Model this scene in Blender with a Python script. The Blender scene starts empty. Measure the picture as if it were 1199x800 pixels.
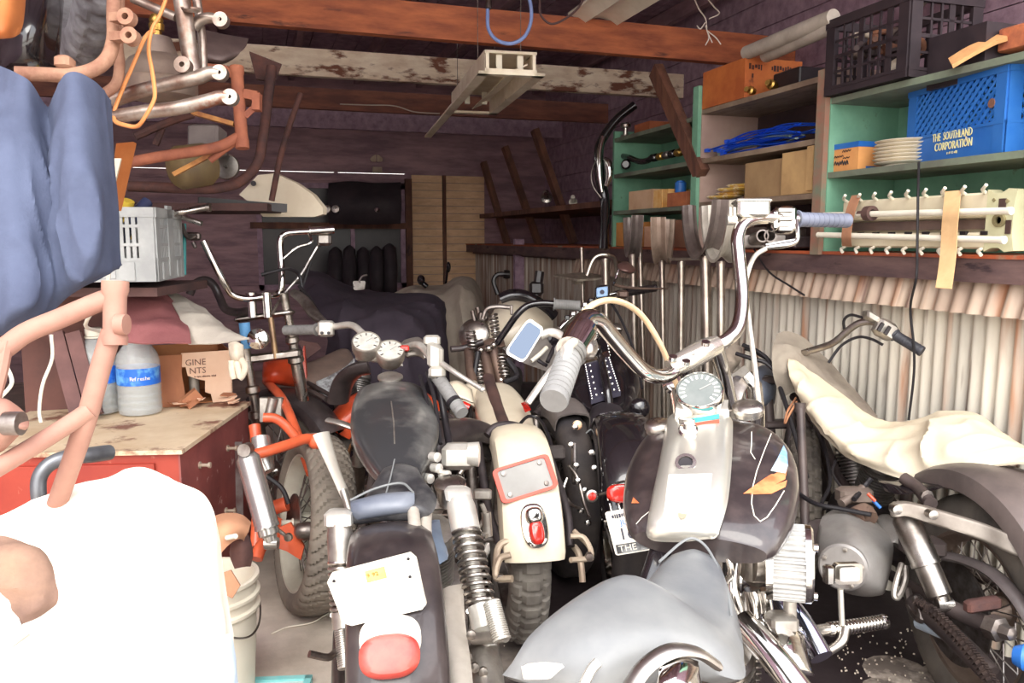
import bpy, bmesh, math, random
from mathutils import Vector as V, Matrix, Euler, noise
random.seed(7)
pi=math.pi
F=1199*28/36
PITCH=math.atan(120/F); YAW=math.atan(300/F*math.cos(PITCH))
CAMZ=1.3
CAM=V((0,0,CAMZ))
RC=Euler((pi/2-PITCH,0,-YAW)).to_matrix()
FWD=(RC@V((0,0,-1))); RGT=RC@V((1,0,0)); UPV=RC@V((0,1,0))
GF=V((FWD.x,FWD.y,0)).normalized()      # horizontal heading of the lens
Z3=V((0,0,1))
def p(x,y,d):   # measured point of the photograph at a distance d
    return CAM+RC@V(((x-599.5)/F*d,-(y-400)/F*d,-d))
def ray(x,y): return RC@V(((x-599.5)/F,-(y-400)/F,-1))
def pX(x,y,X):
    r=ray(x,y); return CAM+r*((X-CAM.x)/r.x)
def pY(x,y,Y):
    r=ray(x,y); return CAM+r*((Y-CAM.y)/r.y)
def pZ(x,y,z):
    r=ray(x,y); return CAM+r*((z-CAM.z)/r.z)
def pp(*a): return [p(*q) for q in a]

# ---------------------------------------------------------------- materials
def lin(c):
    o=[]
    for v in c[:3]:
        v/=255.0
        o.append(v/12.92 if v<=.04045 else ((v+.055)/1.055)**2.4)
    return (o[0],o[1],o[2],1)
MATS={}
def M(name,c1,c2=None,scale=8,rough=.5,metal=0,bump=0,c3=None,s3=3,t3=.55,coat=0,stretch=None,trans=0,alpha=1,ior=1.45,lo=.35,hi=.65,bscale=None,spec=.5,rough2=None):
    if name in MATS: return MATS[name]
    m=bpy.data.materials.new(name); m.use_nodes=True; MATS[name]=m
    nt=m.node_tree; N=nt.nodes; L=nt.links
    b=N['Principled BSDF']
    b.inputs['Roughness'].default_value=rough; b.inputs['Metallic'].default_value=metal
    b.inputs['Base Color'].default_value=lin(c1)
    b.inputs['Coat Weight'].default_value=coat; b.inputs['Coat Roughness'].default_value=.06
    b.inputs['Transmission Weight'].default_value=trans; b.inputs['IOR'].default_value=ior
    b.inputs['Alpha'].default_value=alpha; b.inputs['Specular IOR Level'].default_value=spec
    if c2 is None and not bump: return m
    tc=N.new('ShaderNodeTexCoord'); vec=tc.outputs['Object']
    if stretch:
        mp=N.new('ShaderNodeMapping'); mp.inputs['Scale'].default_value=stretch
        L.new(vec,mp.inputs['Vector']); vec=mp.outputs['Vector']
    def nz(s,det=6,ro=.62):
        n=N.new('ShaderNodeTexNoise'); n.inputs['Scale'].default_value=s; n.inputs['Detail'].default_value=det; n.inputs['Roughness'].default_value=ro
        L.new(vec,n.inputs['Vector']); return n
    def ramp(src,a,bb):
        r=N.new('ShaderNodeMapRange'); r.inputs['From Min'].default_value=a; r.inputs['From Max'].default_value=bb; r.clamp=True
        L.new(src,r.inputs['Value']); return r.outputs['Result']
    n=nz(scale); f=ramp(n.outputs['Fac'],lo,hi)
    if c2 is not None:
        mx=N.new('ShaderNodeMix'); mx.data_type='RGBA'
        mx.inputs[6].default_value=lin(c1); mx.inputs[7].default_value=lin(c2)
        L.new(f,mx.inputs[0]); out=mx.outputs[2]
        if c3 is not None:
            n3=nz(s3); f3=ramp(n3.outputs['Fac'],t3,t3+.08)
            m3=N.new('ShaderNodeMix'); m3.data_type='RGBA'; m3.inputs[7].default_value=lin(c3)
            L.new(f3,m3.inputs[0]); L.new(out,m3.inputs[6]); out=m3.outputs[2]
        L.new(out,b.inputs['Base Color'])
        if rough2 is not None:
            rr=N.new('ShaderNodeMapRange'); rr.inputs['To Min'].default_value=rough; rr.inputs['To Max'].default_value=rough2
            L.new(f,rr.inputs['Value']); L.new(rr.outputs['Result'],b.inputs['Roughness'])
    if bump:
        nb=nz(bscale or scale*2.5)
        bp=N.new('ShaderNodeBump'); bp.inputs['Strength'].default_value=bump; bp.inputs['Distance'].default_value=.02
        L.new(nb.outputs['Fac'],bp.inputs['Height']); L.new(bp.outputs['Normal'],b.inputs['Normal'])
    return m

# ---------------------------------------------------------------- geometry
def cr(P,n=6,closed=False):
    P=[V(q) for q in P]
    if len(P)<3 and not closed: return P
    out=[]; m=len(P); segs=m if closed else m-1
    for i in range(segs):
        if closed: a,b,c,d=P[(i-1)%m],P[i],P[(i+1)%m],P[(i+2)%m]
        else:
            b,c=P[i],P[i+1]; a=P[i-1] if i>0 else b*2-c; d=P[i+2] if i+2<m else c*2-b
        for k in range(n):
            t=k/n
            out.append(.5*((2*b)+(c-a)*t+(2*a-5*b+4*c-d)*t*t+(3*b-a-3*c+d)*t**3))
    if not closed: out.append(P[-1])
    return out
def crs(vals,n=6):
    Q=cr([V((v,0,0)) for v in vals],n); return [q.x for q in Q]
def basis(t,up=None):
    t=t.normalized(); up=V(up) if up is not None else (Z3 if abs(t.z)<.95 else V((1,0,0)))
    s=t.cross(up)
    if s.length<1e-6: s=t.cross(V((0,1,0)))
    s.normalize(); u=s.cross(t).normalized(); return t,s,u
class MB:
    def __init__(s): s.v=[]; s.f=[]
    def add(s,vs,fs):
        b=len(s.v); s.v+= [V(q) for q in vs]; s.f+=[tuple(b+i for i in q) for q in fs]; return s
    def loft(s,secs,cap=True,closed=False,wrap=True):
        n=len(secs[0]); vs=[q for S in secs for q in S]; fs=[]; m=len(secs)
        for i in range(m if closed else m-1):
            for j in range(n if wrap else n-1):
                a=i*n+j; b=i*n+(j+1)%n; c=((i+1)%m)*n+(j+1)%n; d=((i+1)%m)*n+j
                fs.append((a,b,c,d))
        if cap and not closed and wrap:
            fs.append(tuple(range(n))[::-1]); fs.append(tuple((m-1)*n+j for j in range(n)))
        return s.add(vs,fs)
    def tube(s,P,r,sm=5,seg=10,closed=False,cap=True,flat=1,up=None):
        P=[V(q) for q in P]
        if not isinstance(r,(list,tuple)): R=None
        else: R=list(r)
        if sm and len(P)>2:
            if R: R=crs(R,sm)
            P=cr(P,sm,closed)
        if R is None: R=[r]*len(P)
        m=len(P); secs=[]; pu=None
        for i in range(m):
            a=P[(i-1)%m] if (closed or i>0) else P[i]; b=P[(i+1)%m] if (closed or i<m-1) else P[i]
            t=b-a
            if t.length<1e-7: t=V((0,0,1))
            t.normalize()
            if pu is None: _,S,U=basis(t,up)
            else:
                S=t.cross(pu)
                if S.length<1e-6: _,S,U=basis(t)
                S.normalize(); U=S.cross(t).normalized()
            pu=U
            if up is not None: _,S,U=basis(t,up)
            rr=R[min(i,len(R)-1)]
            secs.append([P[i]+S*(rr*math.cos(2*pi*k/seg))+U*(rr*flat*math.sin(2*pi*k/seg)) for k in range(seg)])
        return s.loft(secs,cap=cap,closed=closed)
    def rod(s,a,b,r,seg=10): return s.tube([a,b],r,sm=0,seg=seg)
    def lathe(s,c,ax,prof,seg=24,up=None):
        c=V(c); t,S,U=basis(V(ax),up); secs=[]
        for (h,r) in prof:
            secs.append([c+t*h+S*(r*math.cos(2*pi*k/seg))+U*(r*math.sin(2*pi*k/seg)) for k in range(seg)])
        return s.loft(secs)
    def obox(s,c,sx,sy,sz,ax=None,ay=None,az=None,bev=0):
        c=V(c); ax=V(ax or (1,0,0)); ay=V(ay or (0,1,0)); az=V(az or (0,0,1))
        if bev<=0:
            vs=[c+ax*(sx/2*i)+ay*(sy/2*j)+az*(sz/2*k) for k in (-1,1) for j in (-1,1) for i in (-1,1)]
            return s.add(vs,[(0,2,3,1),(4,5,7,6),(0,1,5,4),(2,6,7,3),(0,4,6,2),(1,3,7,5)])
        secs=[]
        for (k,ins) in ((-1,bev),(-1+2*bev/sz,0),(1-2*bev/sz,0),(1,bev)):
            a=sx/2-ins; b=sy/2-ins; q=min(bev,a*.9,b*.9)
            loop=[(a,-b+q),(a,b-q),(a-q,b),(-a+q,b),(-a,b-q),(-a,-b+q),(-a+q,-b),(a-q,-b)]
            secs.append([c+ax*x+ay*y+az*(sz/2*k) for x,y in loop])
        return s.loft(secs)
    def beam(s,a,b,w,h,up=None,bev=0):
        a=V(a); b=V(b); t,S,U=basis(b-a,up)
        return s.obox((a+b)/2,w,(b-a).length,h,S,t,U,bev)
    def quadbox(s,q,th):          # q: four corners in order, th: thickness vector
        q=[V(k) for k in q]; th=V(th)
        vs=q+[k+th for k in q]
        return s.add(vs,[(0,1,2,3),(7,6,5,4),(0,4,5,1),(1,5,6,2),(2,6,7,3),(3,7,4,0)])
    def poly(s,pts,th):           # outline extruded along th
        pts=[V(k) for k in pts]; th=V(th); n=len(pts)
        vs=pts+[k+th for k in pts]
        fs=[tuple(range(n)),tuple(range(2*n-1,n-1,-1))]+[(i,n+i,n+(i+1)%n,(i+1)%n) for i in range(n)]
        return s.add(vs,fs)
    def ball(s,c,r,seg=14,sc=(1,1,1),ax=None):
        c=V(c); n=seg//2; t,S,U=basis(V(ax) if ax else V((0,0,1)))
        secs=[]
        for i in range(n+1):
            a=pi*i/n; rr=max(math.sin(a),.002)*r
            secs.append([c+t*(-math.cos(a)*r*sc[2])+S*(rr*sc[0]*math.cos(2*pi*k/seg))+U*(rr*sc[1]*math.sin(2*pi*k/seg)) for k in range(seg)])
        return s.loft(secs)
    def sheet(s,G,th=.004,n=4,wr=0,ws=9,dirv=None,seed=0,thick=True,an=(1,1,1)):   # cloth from a grid of points
        rows=[cr(r,n) for r in G]; cols=len(rows[0]); R=[]
        for j in range(cols): R.append(cr([rows[i][j] for i in range(len(rows))],n))
        m=len(R[0]); g=[[R[j][i] for j in range(cols)] for i in range(m)]
        nr=[[None]*cols for _ in range(m)]
        for i in range(m):
            for j in range(cols):
                a=g[i][min(j+1,cols-1)]-g[i][max(j-1,0)]; b=g[min(i+1,m-1)][j]-g[max(i-1,0)][j]
                k=a.cross(b); nr[i][j]=k.normalized() if k.length>1e-9 else V((0,0,1))
        sv=V((seed*3.1,seed*1.7,seed))
        if wr:
            for i in range(m):
                for j in range(cols):
                    q=g[i][j]; kq=V((q.dot(RGT)*an[0],q.dot(UPV)*an[1],q.dot(FWD)*an[2])); fl=1 if nr[i][j].dot(CAM-q)>0 else -1
                    wq=kq+V((noise.noise(q*5+sv),noise.noise(q*5.3-sv),noise.noise(q*4.7+sv*2)))*.05
                    h=noise.noise(wq*ws*.6+sv)
                    r=(1-abs(noise.noise(wq*ws*.7+sv*2)))**5+.5*(1-abs(noise.noise(wq*ws*1.6-sv)))**5
                    e=min(1,.25+2.2*min(i,m-1-i,j,cols-1-j)/min(m,cols))
                    g[i][j]=q+nr[i][j]*(fl*wr*e*(h*.8+(r-.3)*1.0))
        vs=[q for row in g for q in row]; N=len(vs); fs=[]
        for i in range(m-1):
            for j in range(cols-1): fs.append((i*cols+j,i*cols+j+1,(i+1)*cols+j+1,(i+1)*cols+j))
        if thick:
            vs2=[g[i][j]-nr[i][j]*th for i in range(m) for j in range(cols)]
            fs+= [tuple(N+k for k in q[::-1]) for q in fs]
            edge=[j for j in range(cols)]+[i*cols+cols-1 for i in range(1,m)]+[(m-1)*cols+j for j in range(cols-2,-1,-1)]+[i*cols for i in range(m-2,0,-1)]
            for a,b in zip(edge,edge[1:]+edge[:1]): fs.append((a,N+a,N+b,b))
            vs=vs+vs2
        return s.add(vs,fs)
    def pillow(s,G,th,n=6,w=.26):   # padded pad: passes through the grid of points, edges rounded over; th: thickness vector
        th=V(th); G=[[V(q) for q in r] for r in G]
        def sub(P):
            if len(P)<3: return [P[0].lerp(P[1],k/(2*n)) for k in range(2*n+1)]
            return cr(P,n)
        rows=[sub(r) for r in G]; cols=len(rows[0]); C=[sub([r[j] for r in rows]) for j in range(cols)]
        m=len(C[0]); top=[];bot=[]
        for i in range(m):
            for j in range(cols):
                q=C[j][i]; d=min(i/(m-1),1-i/(m-1),j/(cols-1),1-j/(cols-1))/w
                o=0 if d>=1 else 1-math.sqrt(max(0,1-(1-d)**2))
                top.append(q+th*(.5*o)); bot.append(q+th-th*(.5*o))
        vs=top+bot; N=len(top); fs=[]
        for i in range(m-1):
            for j in range(cols-1):
                q=(i*cols+j,i*cols+j+1,(i+1)*cols+j+1,(i+1)*cols+j); fs.append(q); fs.append(tuple(N+k for k in q[::-1]))
        return s.add(vs,fs)
    def text(s,txt,size,o,ax,ay,ext=.0015,align='LEFT',sx=1):
        cu=bpy.data.curves.new('t','FONT'); cu.body=txt; cu.size=size; cu.extrude=ext; cu.align_x=align; cu.resolution_u=2
        ob=bpy.data.objects.new('t',cu); bpy.context.scene.collection.objects.link(ob)
        bpy.context.view_layer.update()
        me=bpy.data.meshes.new_from_object(ob.evaluated_get(bpy.context.evaluated_depsgraph_get()))
        o=V(o); ax=V(ax).normalized(); ay=V(ay); ay=(ay-ax*ay.dot(ax)).normalized(); az=ax.cross(ay)
        s.add([o+ax*(q.co.x*sx)+ay*q.co.y+az*q.co.z for q in me.vertices],[tuple(f.vertices) for f in me.polygons])
        bpy.data.objects.remove(ob); bpy.data.curves.remove(cu); bpy.data.meshes.remove(me); return s
    def mesh(s,name,sharp=40,sub=0,crease=None):
        me=bpy.data.meshes.new(name); me.from_pydata([tuple(q) for q in s.v],[],s.f); me.validate()
        bm=bmesh.new(); bm.from_mesh(me); bmesh.ops.remove_doubles(bm,verts=bm.verts,dist=1e-6)
        bmesh.ops.recalc_face_normals(bm,faces=bm.faces); bm.to_mesh(me); bm.free()
        for q in me.polygons: q.use_smooth=True
        if not sub: me.set_sharp_from_angle(angle=math.radians(sharp))
        return me
COL=bpy.context.scene.collection
def marks(mb,o,ax,ay,L,h,seed):
    """a worn, unreadable line of print: small blocks of ink"""
    r=random.Random(seed); o=V(o); az=ax.cross(ay); x=0
    while x<L:
        w=h*r.uniform(.25,.5)
        if r.random()>.16: mb.obox(o+ax*(x+w/2)+ay*(h*r.uniform(.35,.6)),w,h*r.uniform(.5,1),.0012,ax,ay,az)
        x+=w+h*.16
def thing(name,label,cat,base,group=None):
    o=bpy.data.objects.new(name,None); COL.objects.link(o); o.location=V(base); o.empty_display_size=.05
    o['label']=label; o['category']=cat
    if group: o['group']=group
    return o
def wloc(o):
    l=V(o.location)
    return l
def part(name,mb,mat,parent,label=None,sharp=40,sub=0):
    if sub: sharp=70; sub=0
    me=mb.mesh(name,sharp,sub); me.materials.append(mat)
    o=bpy.data.objects.new(name,me); COL.objects.link(o)
    o.parent=parent
    r=parent
    if parent.type=='EMPTY': o.matrix_parent_inverse=Matrix.Translation(-V(parent.location))
    if label: o['label']=label
    if sub:
        md=o.modifiers.new('sub','SUBSURF'); md.levels=sub; md.render_levels=sub
    return o
def solo(name,mb,mat,label,cat,group=None,kind=None,sharp=40,sub=0):
    if sub: sharp=70; sub=0
    xs=[q.x for q in mb.v]; ys=[q.y for q in mb.v]; zs=[q.z for q in mb.v]
    b=V(((min(xs)+max(xs))/2,(min(ys)+max(ys))/2,min(zs)))
    mb.v=[q-b for q in mb.v]
    me=mb.mesh(name,sharp,sub); me.materials.append(mat)
    o=bpy.data.objects.new(name,me); COL.objects.link(o); o.location=b
    o['label']=label; o['category']=cat
    if group: o['group']=group
    if kind: o['kind']=kind
    if sub:
        md=o.modifiers.new('sub','SUBSURF'); md.levels=sub; md.render_levels=sub
    return o
def struct(name,mb,mat,parent=None,sharp=30):
    me=mb.mesh(name,sharp); me.materials.append(mat)
    o=bpy.data.objects.new(name,me); COL.objects.link(o)
    if parent: o.parent=parent
    else: o['kind']='structure'
    return o
def tire_mb(c,ax,R,w,pat=None,seg=160,prof=20,up=None,h=None):
    """a tyre: outer radius R, width w, tread pattern pat"""
    h=h or w; c=V(c); t,S,U=basis(V(ax),up); mb=MB(); secs=[]
    for i in range(seg):
        a=2*pi*i/seg; rad=S*math.cos(a)+U*math.sin(a); loop=[]
        for k in range(prof):
            b=2*pi*k/prof
            x=math.cos(b); y=math.sin(b)
            hx=w/2*(abs(x)**.75)*(1 if x>0 else -1); hy=h*.5*(abs(y)**.8)*(1 if y>0 else -1)
            r=(R-h*.5)+hy; off=hx
            if pat and y>.0:
                u=abs(off)/(w/2); ph=i/seg
                if pat=='chev':
                    q=(ph*44+u*1.5*(1 if off>0 else 1)+(0.5 if off>0 else 0))%1
                    if q<.27 and u>.06: r-=.010
                elif pat=='block':
                    q=(ph*40+(.5 if int(u*2.2)%2 else 0))%1
                    if q<.3 or abs(u-.42)<.09: r-=.009
                elif pat=='rib':
                    if abs(u-.3)<.08 or u<.06: r-=.004
                    q=(ph*60+u*.8)%1
                    if q<.2 and u>.45: r-=.004
            loop.append(c+rad*r+t*off)
        secs.append(loop)
    mb.loft(secs,closed=True); return mb
def wheel(parent,name,c,ax,R,w,tm,rm,pat=None,spokes=36,rimr=None,hubm=None,hubr=.035,seg=160,prof=20,disc=None,h=None):
    c=V(c); t,S,U=basis(V(ax)); rr=rimr or (R-(h or w)*.92)
    rim=MB(); secs=[]
    for i in range(64):
        a=2*pi*i/64; rad=S*math.cos(a)+U*math.sin(a)
        pr=[(-w*.42,.010),(-w*.40,.0),(-w*.25,-.006),(-w*.1,-.018),(w*.1,-.018),(w*.25,-.006),(w*.40,0),(w*.42,.010),(w*.36,.010),(w*.1,-.010),(-w*.1,-.010),(-w*.36,.010)]
        secs.append([c+t*x+rad*(rr+y) for x,y in pr])
    rim.loft(secs,closed=True)
    wo=part(name,rim,rm,parent)
    part('tire',tire_mb(c,ax,R,w,pat,seg,prof,h=h),tm,wo)
    h=MB(); h.lathe(c-t*.075,t,[(0,.012),(.01,.02),(.012,hubr*1.3),(.02,hubr*1.35),(.024,hubr),(.126,hubr),(.13,hubr*1.35),(.138,hubr*1.3),(.14,.02),(.15,.012)])
    h.rod(c-t*.11,c+t*.11,.010)
    part('hub',h,hubm or rm,wo)
    if spokes:
        sp=MB()
        for i in range(spokes):
            a=2*pi*i/spokes; sd=1 if i%2 else -1; b=a+(.5 if (i//2)%2 else -.5)
            sp.rod(c+t*(sd*.055)+(S*math.cos(b)+U*math.sin(b))*hubr*1.2,c+(S*math.cos(a)+U*math.sin(a))*(rr-.012),.0022,5)
        part('spokes',sp,M('spoke_steel',(170,165,160),(120,110,105),20,.35,.9),wo)
    if disc:
        d=MB(); d.lathe(c+t*disc[0],t,[(0,.05),(0,disc[1]),(.006,disc[1]),(.006,.05)],40)
        part('brake_disc',d,M('disc_steel',(150,145,140),(110,100,95),30,.35,.9),wo)
    return wo
def spring_mb(a,b,r,turns,wr,seg=8,per=16):
    a=V(a); b=V(b); t,S,U=basis(b-a); L=(b-a).length; n=int(turns*per); P=[]
    for i in range(n+1):
        k=i/n; q=2*pi*turns*k; P.append(a+t*(L*k)+S*(r*math.cos(q))+U*(r*math.sin(q)))
    return MB().tube(P,wr,sm=0,seg=seg)
def fender_mb(c,ax,R,w,a0,a1,up0,n=22,th=.004,flare=.7,dip=.05,taper0=1,taper1=1,ref=None):
    """curved mudguard over a wheel at c; angles measured round axis ax from direction up0"""
    c=V(c); t=V(ax).normalized(); U=V(up0); U=(U-t*U.dot(t)).normalized(); S=U.cross(t)
    mb=MB(); prof=[(-.5,-dip),(-.5,-dip*.55),(-.46,-dip*.2),(-.36,-dip*.03),(-.18,.004),(0,.007),(.18,.004),(.36,-dip*.03),(.46,-dip*.2),(.5,-dip*.55),(.5,-dip)]
    secs=[]
    for i in range(n+1):
        k=i/n; a=a0+(a1-a0)*k; rad=U*math.cos(a)+S*math.sin(a); ww=w*(taper0+(taper1-taper0)*k)
        e=1.0
        if i==0 or i==n: e=.97
        o=[c+rad*(R+y)+t*(x*ww*e) for x,y in prof]; inn=[c+rad*(R+y-th-(.003 if abs(x)<.4 else 0))+t*(x*(ww*e-2*th)) for x,y in prof]
        secs.append(o+inn[::-1])
    mb.loft(secs); return mb
def tank_mb(a,b,side,up,secs,n=28,sub=6,e=2.4):
    """fuel tank: axis a->b; secs=(t,half width,top,bottom)"""
    a=V(a); b=V(b); side=V(side).normalized(); up=V(up).normalized()
    T=crs([s[0] for s in secs],sub); Wd=crs([s[1] for s in secs],sub); Tp=crs([s[2] for s in secs],sub); Bt=crs([s[3] for s in secs],sub)
    S=[]
    for t,w,h,l in zip(T,Wd,Tp,Bt):
        c=a+(b-a)*t; w=max(w,.002); loop=[]
        for k in range(n):
            q=2*pi*k/n; x=math.cos(q); y=math.sin(q)
            X=w*abs(x)**(2/e)*(1 if x>=0 else -1); Y=abs(y)**(2/e)*(h if y>=0 else -l)
            loop.append(c+side*X+up*Y)
        S.append(loop)
    return MB().loft(S)
def bolt(mb,c,ax,r=.006,h=.006):
    c=V(c); mb.lathe(c,ax,[(0,r),(h,r),(h,0.001)],6)
# ---------------------------------------------------------------- materials used everywhere
CHROME=M('chrome',(225,222,218),(190,186,180),9,.07,1,rough2=.16)
CHROME_DULL=M('dull_chrome',(200,195,188),(140,130,122),14,.24,1,rough2=.42)
ALU=M('aluminium',(195,190,182),(150,142,134),12,.42,.85,bump=.05)
ALU_LIGHT=M('bright_alloy',(225,222,214),(195,188,178),12,.35,.55)
STEEL=M('steel',(150,143,138),(96,84,78),16,.4,.9)
RUBBER=M('rubber',(46,42,44),(74,66,62),9,.75)
RUBBER_DUST=M('dusty_rubber',(105,97,88),(70,64,60),7,.85)
BLACK=M('black_paint',(20,17,20),(34,29,32),14,.22,0,coat=.8)
BLACK_DUST=M('dusty_black_paint',(38,32,34),(78,68,66),6,.38,coat=.3)
BLACK_PLASTIC=M('black_plastic',(30,27,31),(44,39,42),12,.42)
VINYL=M('black_vinyl',(46,43,47),(66,62,64),5,.38,bump=.04,bscale=160,spec=.6)
RUST=M('rust',(150,88,62),(105,62,50),14,.8,.1,bump=.2)
RUST_DARK=M('dark_rust',(92,58,50),(58,40,40),14,.8,.1,bump=.2)
ORANGE=M('orange_paint',(214,78,40),(186,62,36),7,.35,coat=.4,c3=(120,58,40),s3=11,t3=.64)
CREAM=M('cream_paint',(222,210,188),(206,192,168),5,.35,coat=.4,c3=(150,112,84),s3=14,t3=.68)
WOOD_DARK=M('dark_wood',(178,150,166),(140,114,130),5,.85,bump=.2,stretch=(3,3,3))
WOOD_ORANGE=M('reddish_timber',(192,112,74),(146,82,60),4,.75,bump=.15,stretch=(1.2,6,6),c3=(104,64,54),s3=2.2,t3=.6)
WOOD_BROWN=M('brown_timber',(124,84,66),(84,56,48),5,.8,bump=.2,stretch=(2,2,1),c3=(60,42,40),s3=3,t3=.62)
WOOD_PEEL=M('peeling_white_timber',(240,226,204),(214,192,168),6,.85,bump=.25,stretch=(1,3,3),c3=(120,78,62),s3=4.4,t3=.52)
GREEN=M('green_paint',(126,176,148),(104,150,126),5,.6,bump=.06,c3=(84,92,74),s3=9,t3=.66)
SHELFWOOD=M('shelf_board',(150,132,112),(112,92,78),5,.75,bump=.1,stretch=(4,1,1),c3=(86,66,56),s3=6,t3=.62)
CARD=M('cardboard',(190,130,84),(170,110,70),4,.85)
RIM=M('grey_rim',(212,206,194),(172,164,152),9,.4,.25)
CABLE=M('black_cable',(30,27,30),None,rough=.5)

# ---------------------------------------------------------------- the room
XR=2.2      # right wall
YB=8.2      # back wall
fl=MB(); fl.obox((0,3.1,-.05),5.4,10.4,.1)
FLOORM=M('oily_concrete',(216,204,190),(172,160,147),3.2,.8,bump=.12,bscale=30,c3=(46,36,38),s3=1.1,t3=.60,rough2=.5)
_n=FLOORM.node_tree; _m3=[n for n in _n.nodes if n.type=='MIX'][-1]; _l=_m3.inputs[0].links[0]; _src=_l.from_socket
_tc=[n for n in _n.nodes if n.type=='TEX_COORD'][0]; _sx=_n.nodes.new('ShaderNodeSeparateXYZ'); _n.links.new(_tc.outputs['Object'],_sx.inputs[0])
_ns=[n for n in _n.nodes if n.type=='TEX_NOISE'][1]
_a=_n.nodes.new('ShaderNodeMath'); _a.operation='MULTIPLY_ADD'; _a.inputs[1].default_value=1.6; _n.links.new(_ns.outputs['Fac'],_a.inputs[0]); _n.links.new(_sx.outputs['X'],_a.inputs[2])
_r=_n.nodes.new('ShaderNodeMapRange'); _r.inputs['From Min'].default_value=1.12; _r.inputs['From Max'].default_value=1.5; _n.links.new(_a.outputs[0],_r.inputs['Value'])
_x=_n.nodes.new('ShaderNodeMath'); _x.operation='MAXIMUM'; _n.links.new(_src,_x.inputs[0]); _n.links.new(_r.outputs['Result'],_x.inputs[1]); _n.links.new(_x.outputs[0],_m3.inputs[0])
struct('floor',fl,FLOORM)
pt=MB()
for (X_c,Y_c,R_) in ((1.80,1.80,.10),(1.93,1.72,.09),(1.70,1.72,.08)): pt.lathe((X_c,Y_c,.0),(0,0,1),[(0,R_),(.002,R_*(.93)),(.0025,.01)],14)
struct('floor_patch',pt,M('pale_cement_patch',(196,182,168),(120,108,100),9,.8,lo=.4,hi=.55))
gr=MB(); gr.obox((0,-7,-.055),26,9.8,.1); struct('ground',gr,M('driveway',(226,220,208),(210,202,190),1.2,.9))

def corrug(mb,x,y0,y1,z0,z1,pitch,amp,th=.003,lean=0):
    n=int((y1-y0)/pitch*8); top=[];bot=[]
    for i in range(n+1):
        y=y0+(y1-y0)*i/n; a=amp*math.cos(2*pi*(y-y0)/pitch)
        a=amp*(1 if a>0 else -1)*abs(a/amp)**.7
        bot.append(V((x+a+lean*0,y,z0))); top.append(V((x+a-lean,y,z1)))
    if lean: bot,top=[b-V((lean,0,0)) for b in bot],[t+V((lean,0,0)) for t in top]
    S=[[bot[i],top[i],top[i]+V((th,0,0)),bot[i]+V((th,0,0))] for i in range(n+1)]
    mb.loft(S)
# galvanised sheet: rust bleeds in vertical streaks; brown-grey streaks grow with depth
mt=bpy.data.materials.new('corrugated_iron'); mt.use_nodes=True
def _iron(mt,base,lo2,deep=True):
    nt=mt.node_tree; N=nt.nodes; L=nt.links; b=N['Principled BSDF']; b.inputs['Roughness'].default_value=.62; b.inputs['Metallic'].default_value=.12
    tc=N.new('ShaderNodeTexCoord')
    def nz(sc,s,d=5):
        mp=N.new('ShaderNodeMapping'); mp.inputs['Scale'].default_value=sc; L.new(tc.outputs['Object'],mp.inputs['Vector'])
        n=N.new('ShaderNodeTexNoise'); n.inputs['Scale'].default_value=s; n.inputs['Detail'].default_value=d; L.new(mp.outputs['Vector'],n.inputs['Vector'])
        return n.outputs['Fac']
    def mr(s,a,c):
        r=N.new('ShaderNodeMapRange'); r.inputs['From Min'].default_value=a; r.inputs['From Max'].default_value=c; L.new(s,r.inputs['Value']); return r.outputs['Result']
    def mix(f,a,c):
        m=N.new('ShaderNodeMix'); m.data_type='RGBA'; L.new(f,m.inputs[0])
        if isinstance(a,tuple): m.inputs[6].default_value=lin(a)
        else: L.new(a,m.inputs[6])
        m.inputs[7].default_value=lin(c); return m.outputs[2]
    o=mix(mr(nz((1,3,.6),2.5),.35,.7),base,lo2)
    o=mix(mr(nz((1,9,.5),2),.56,.72),o,(172,116,80))
    o=mix(mr(nz((1,16,.9),2.2),.60,.74),o,(96,66,58))
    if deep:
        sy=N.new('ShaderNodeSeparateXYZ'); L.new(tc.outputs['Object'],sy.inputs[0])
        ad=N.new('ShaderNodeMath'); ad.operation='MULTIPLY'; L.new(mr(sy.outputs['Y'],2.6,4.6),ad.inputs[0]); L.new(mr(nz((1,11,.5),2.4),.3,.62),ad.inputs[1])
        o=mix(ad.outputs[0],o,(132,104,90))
    L.new(o,b.inputs['Base Color'])
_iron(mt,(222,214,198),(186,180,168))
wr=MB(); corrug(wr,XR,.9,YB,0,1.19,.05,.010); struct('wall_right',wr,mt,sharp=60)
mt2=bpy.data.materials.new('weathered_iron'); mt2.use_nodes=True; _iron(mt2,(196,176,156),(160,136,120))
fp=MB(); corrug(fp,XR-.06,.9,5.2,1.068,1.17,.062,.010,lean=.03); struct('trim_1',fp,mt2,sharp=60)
uw=MB()
for i in range(11):   # upper wall boards above the corrugated sheet
    uw.obox((3.0,4.5,1.21+i*.16),.03,7.5,.155)
uw.obox((3.03,4.5,2.05),.02,7.5,1.8)
struct('wall_right_upper',uw,WOOD_DARK)
lb=MB(); lb.obox((XR-.06,4.5,1.205),.08,7.4,.075); lb.obox((XR+.4,4.5,1.16),.86,7.4,.02); struct('trim_2',lb,M('purple_brown_board',(112,88,84),(78,60,62),4,.7,bump=.15,stretch=(4,1,4),c3=(56,42,46),s3=5,t3=.6))
lt=MB(); lt.obox((XR+.37,4.5,1.247),.95,7.4,.012); struct('trim_3',lt,M('rusty_ledge',(176,86,50),(130,70,52),6,.8,bump=.1,c3=(110,140,120),s3=4,t3=.6))
wl=MB()
for i in range(16): wl.obox((-2.45,4.4,.08+i*.17),.03,7.7,.165)
struct('wall_left',wl,WOOD_DARK)
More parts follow.
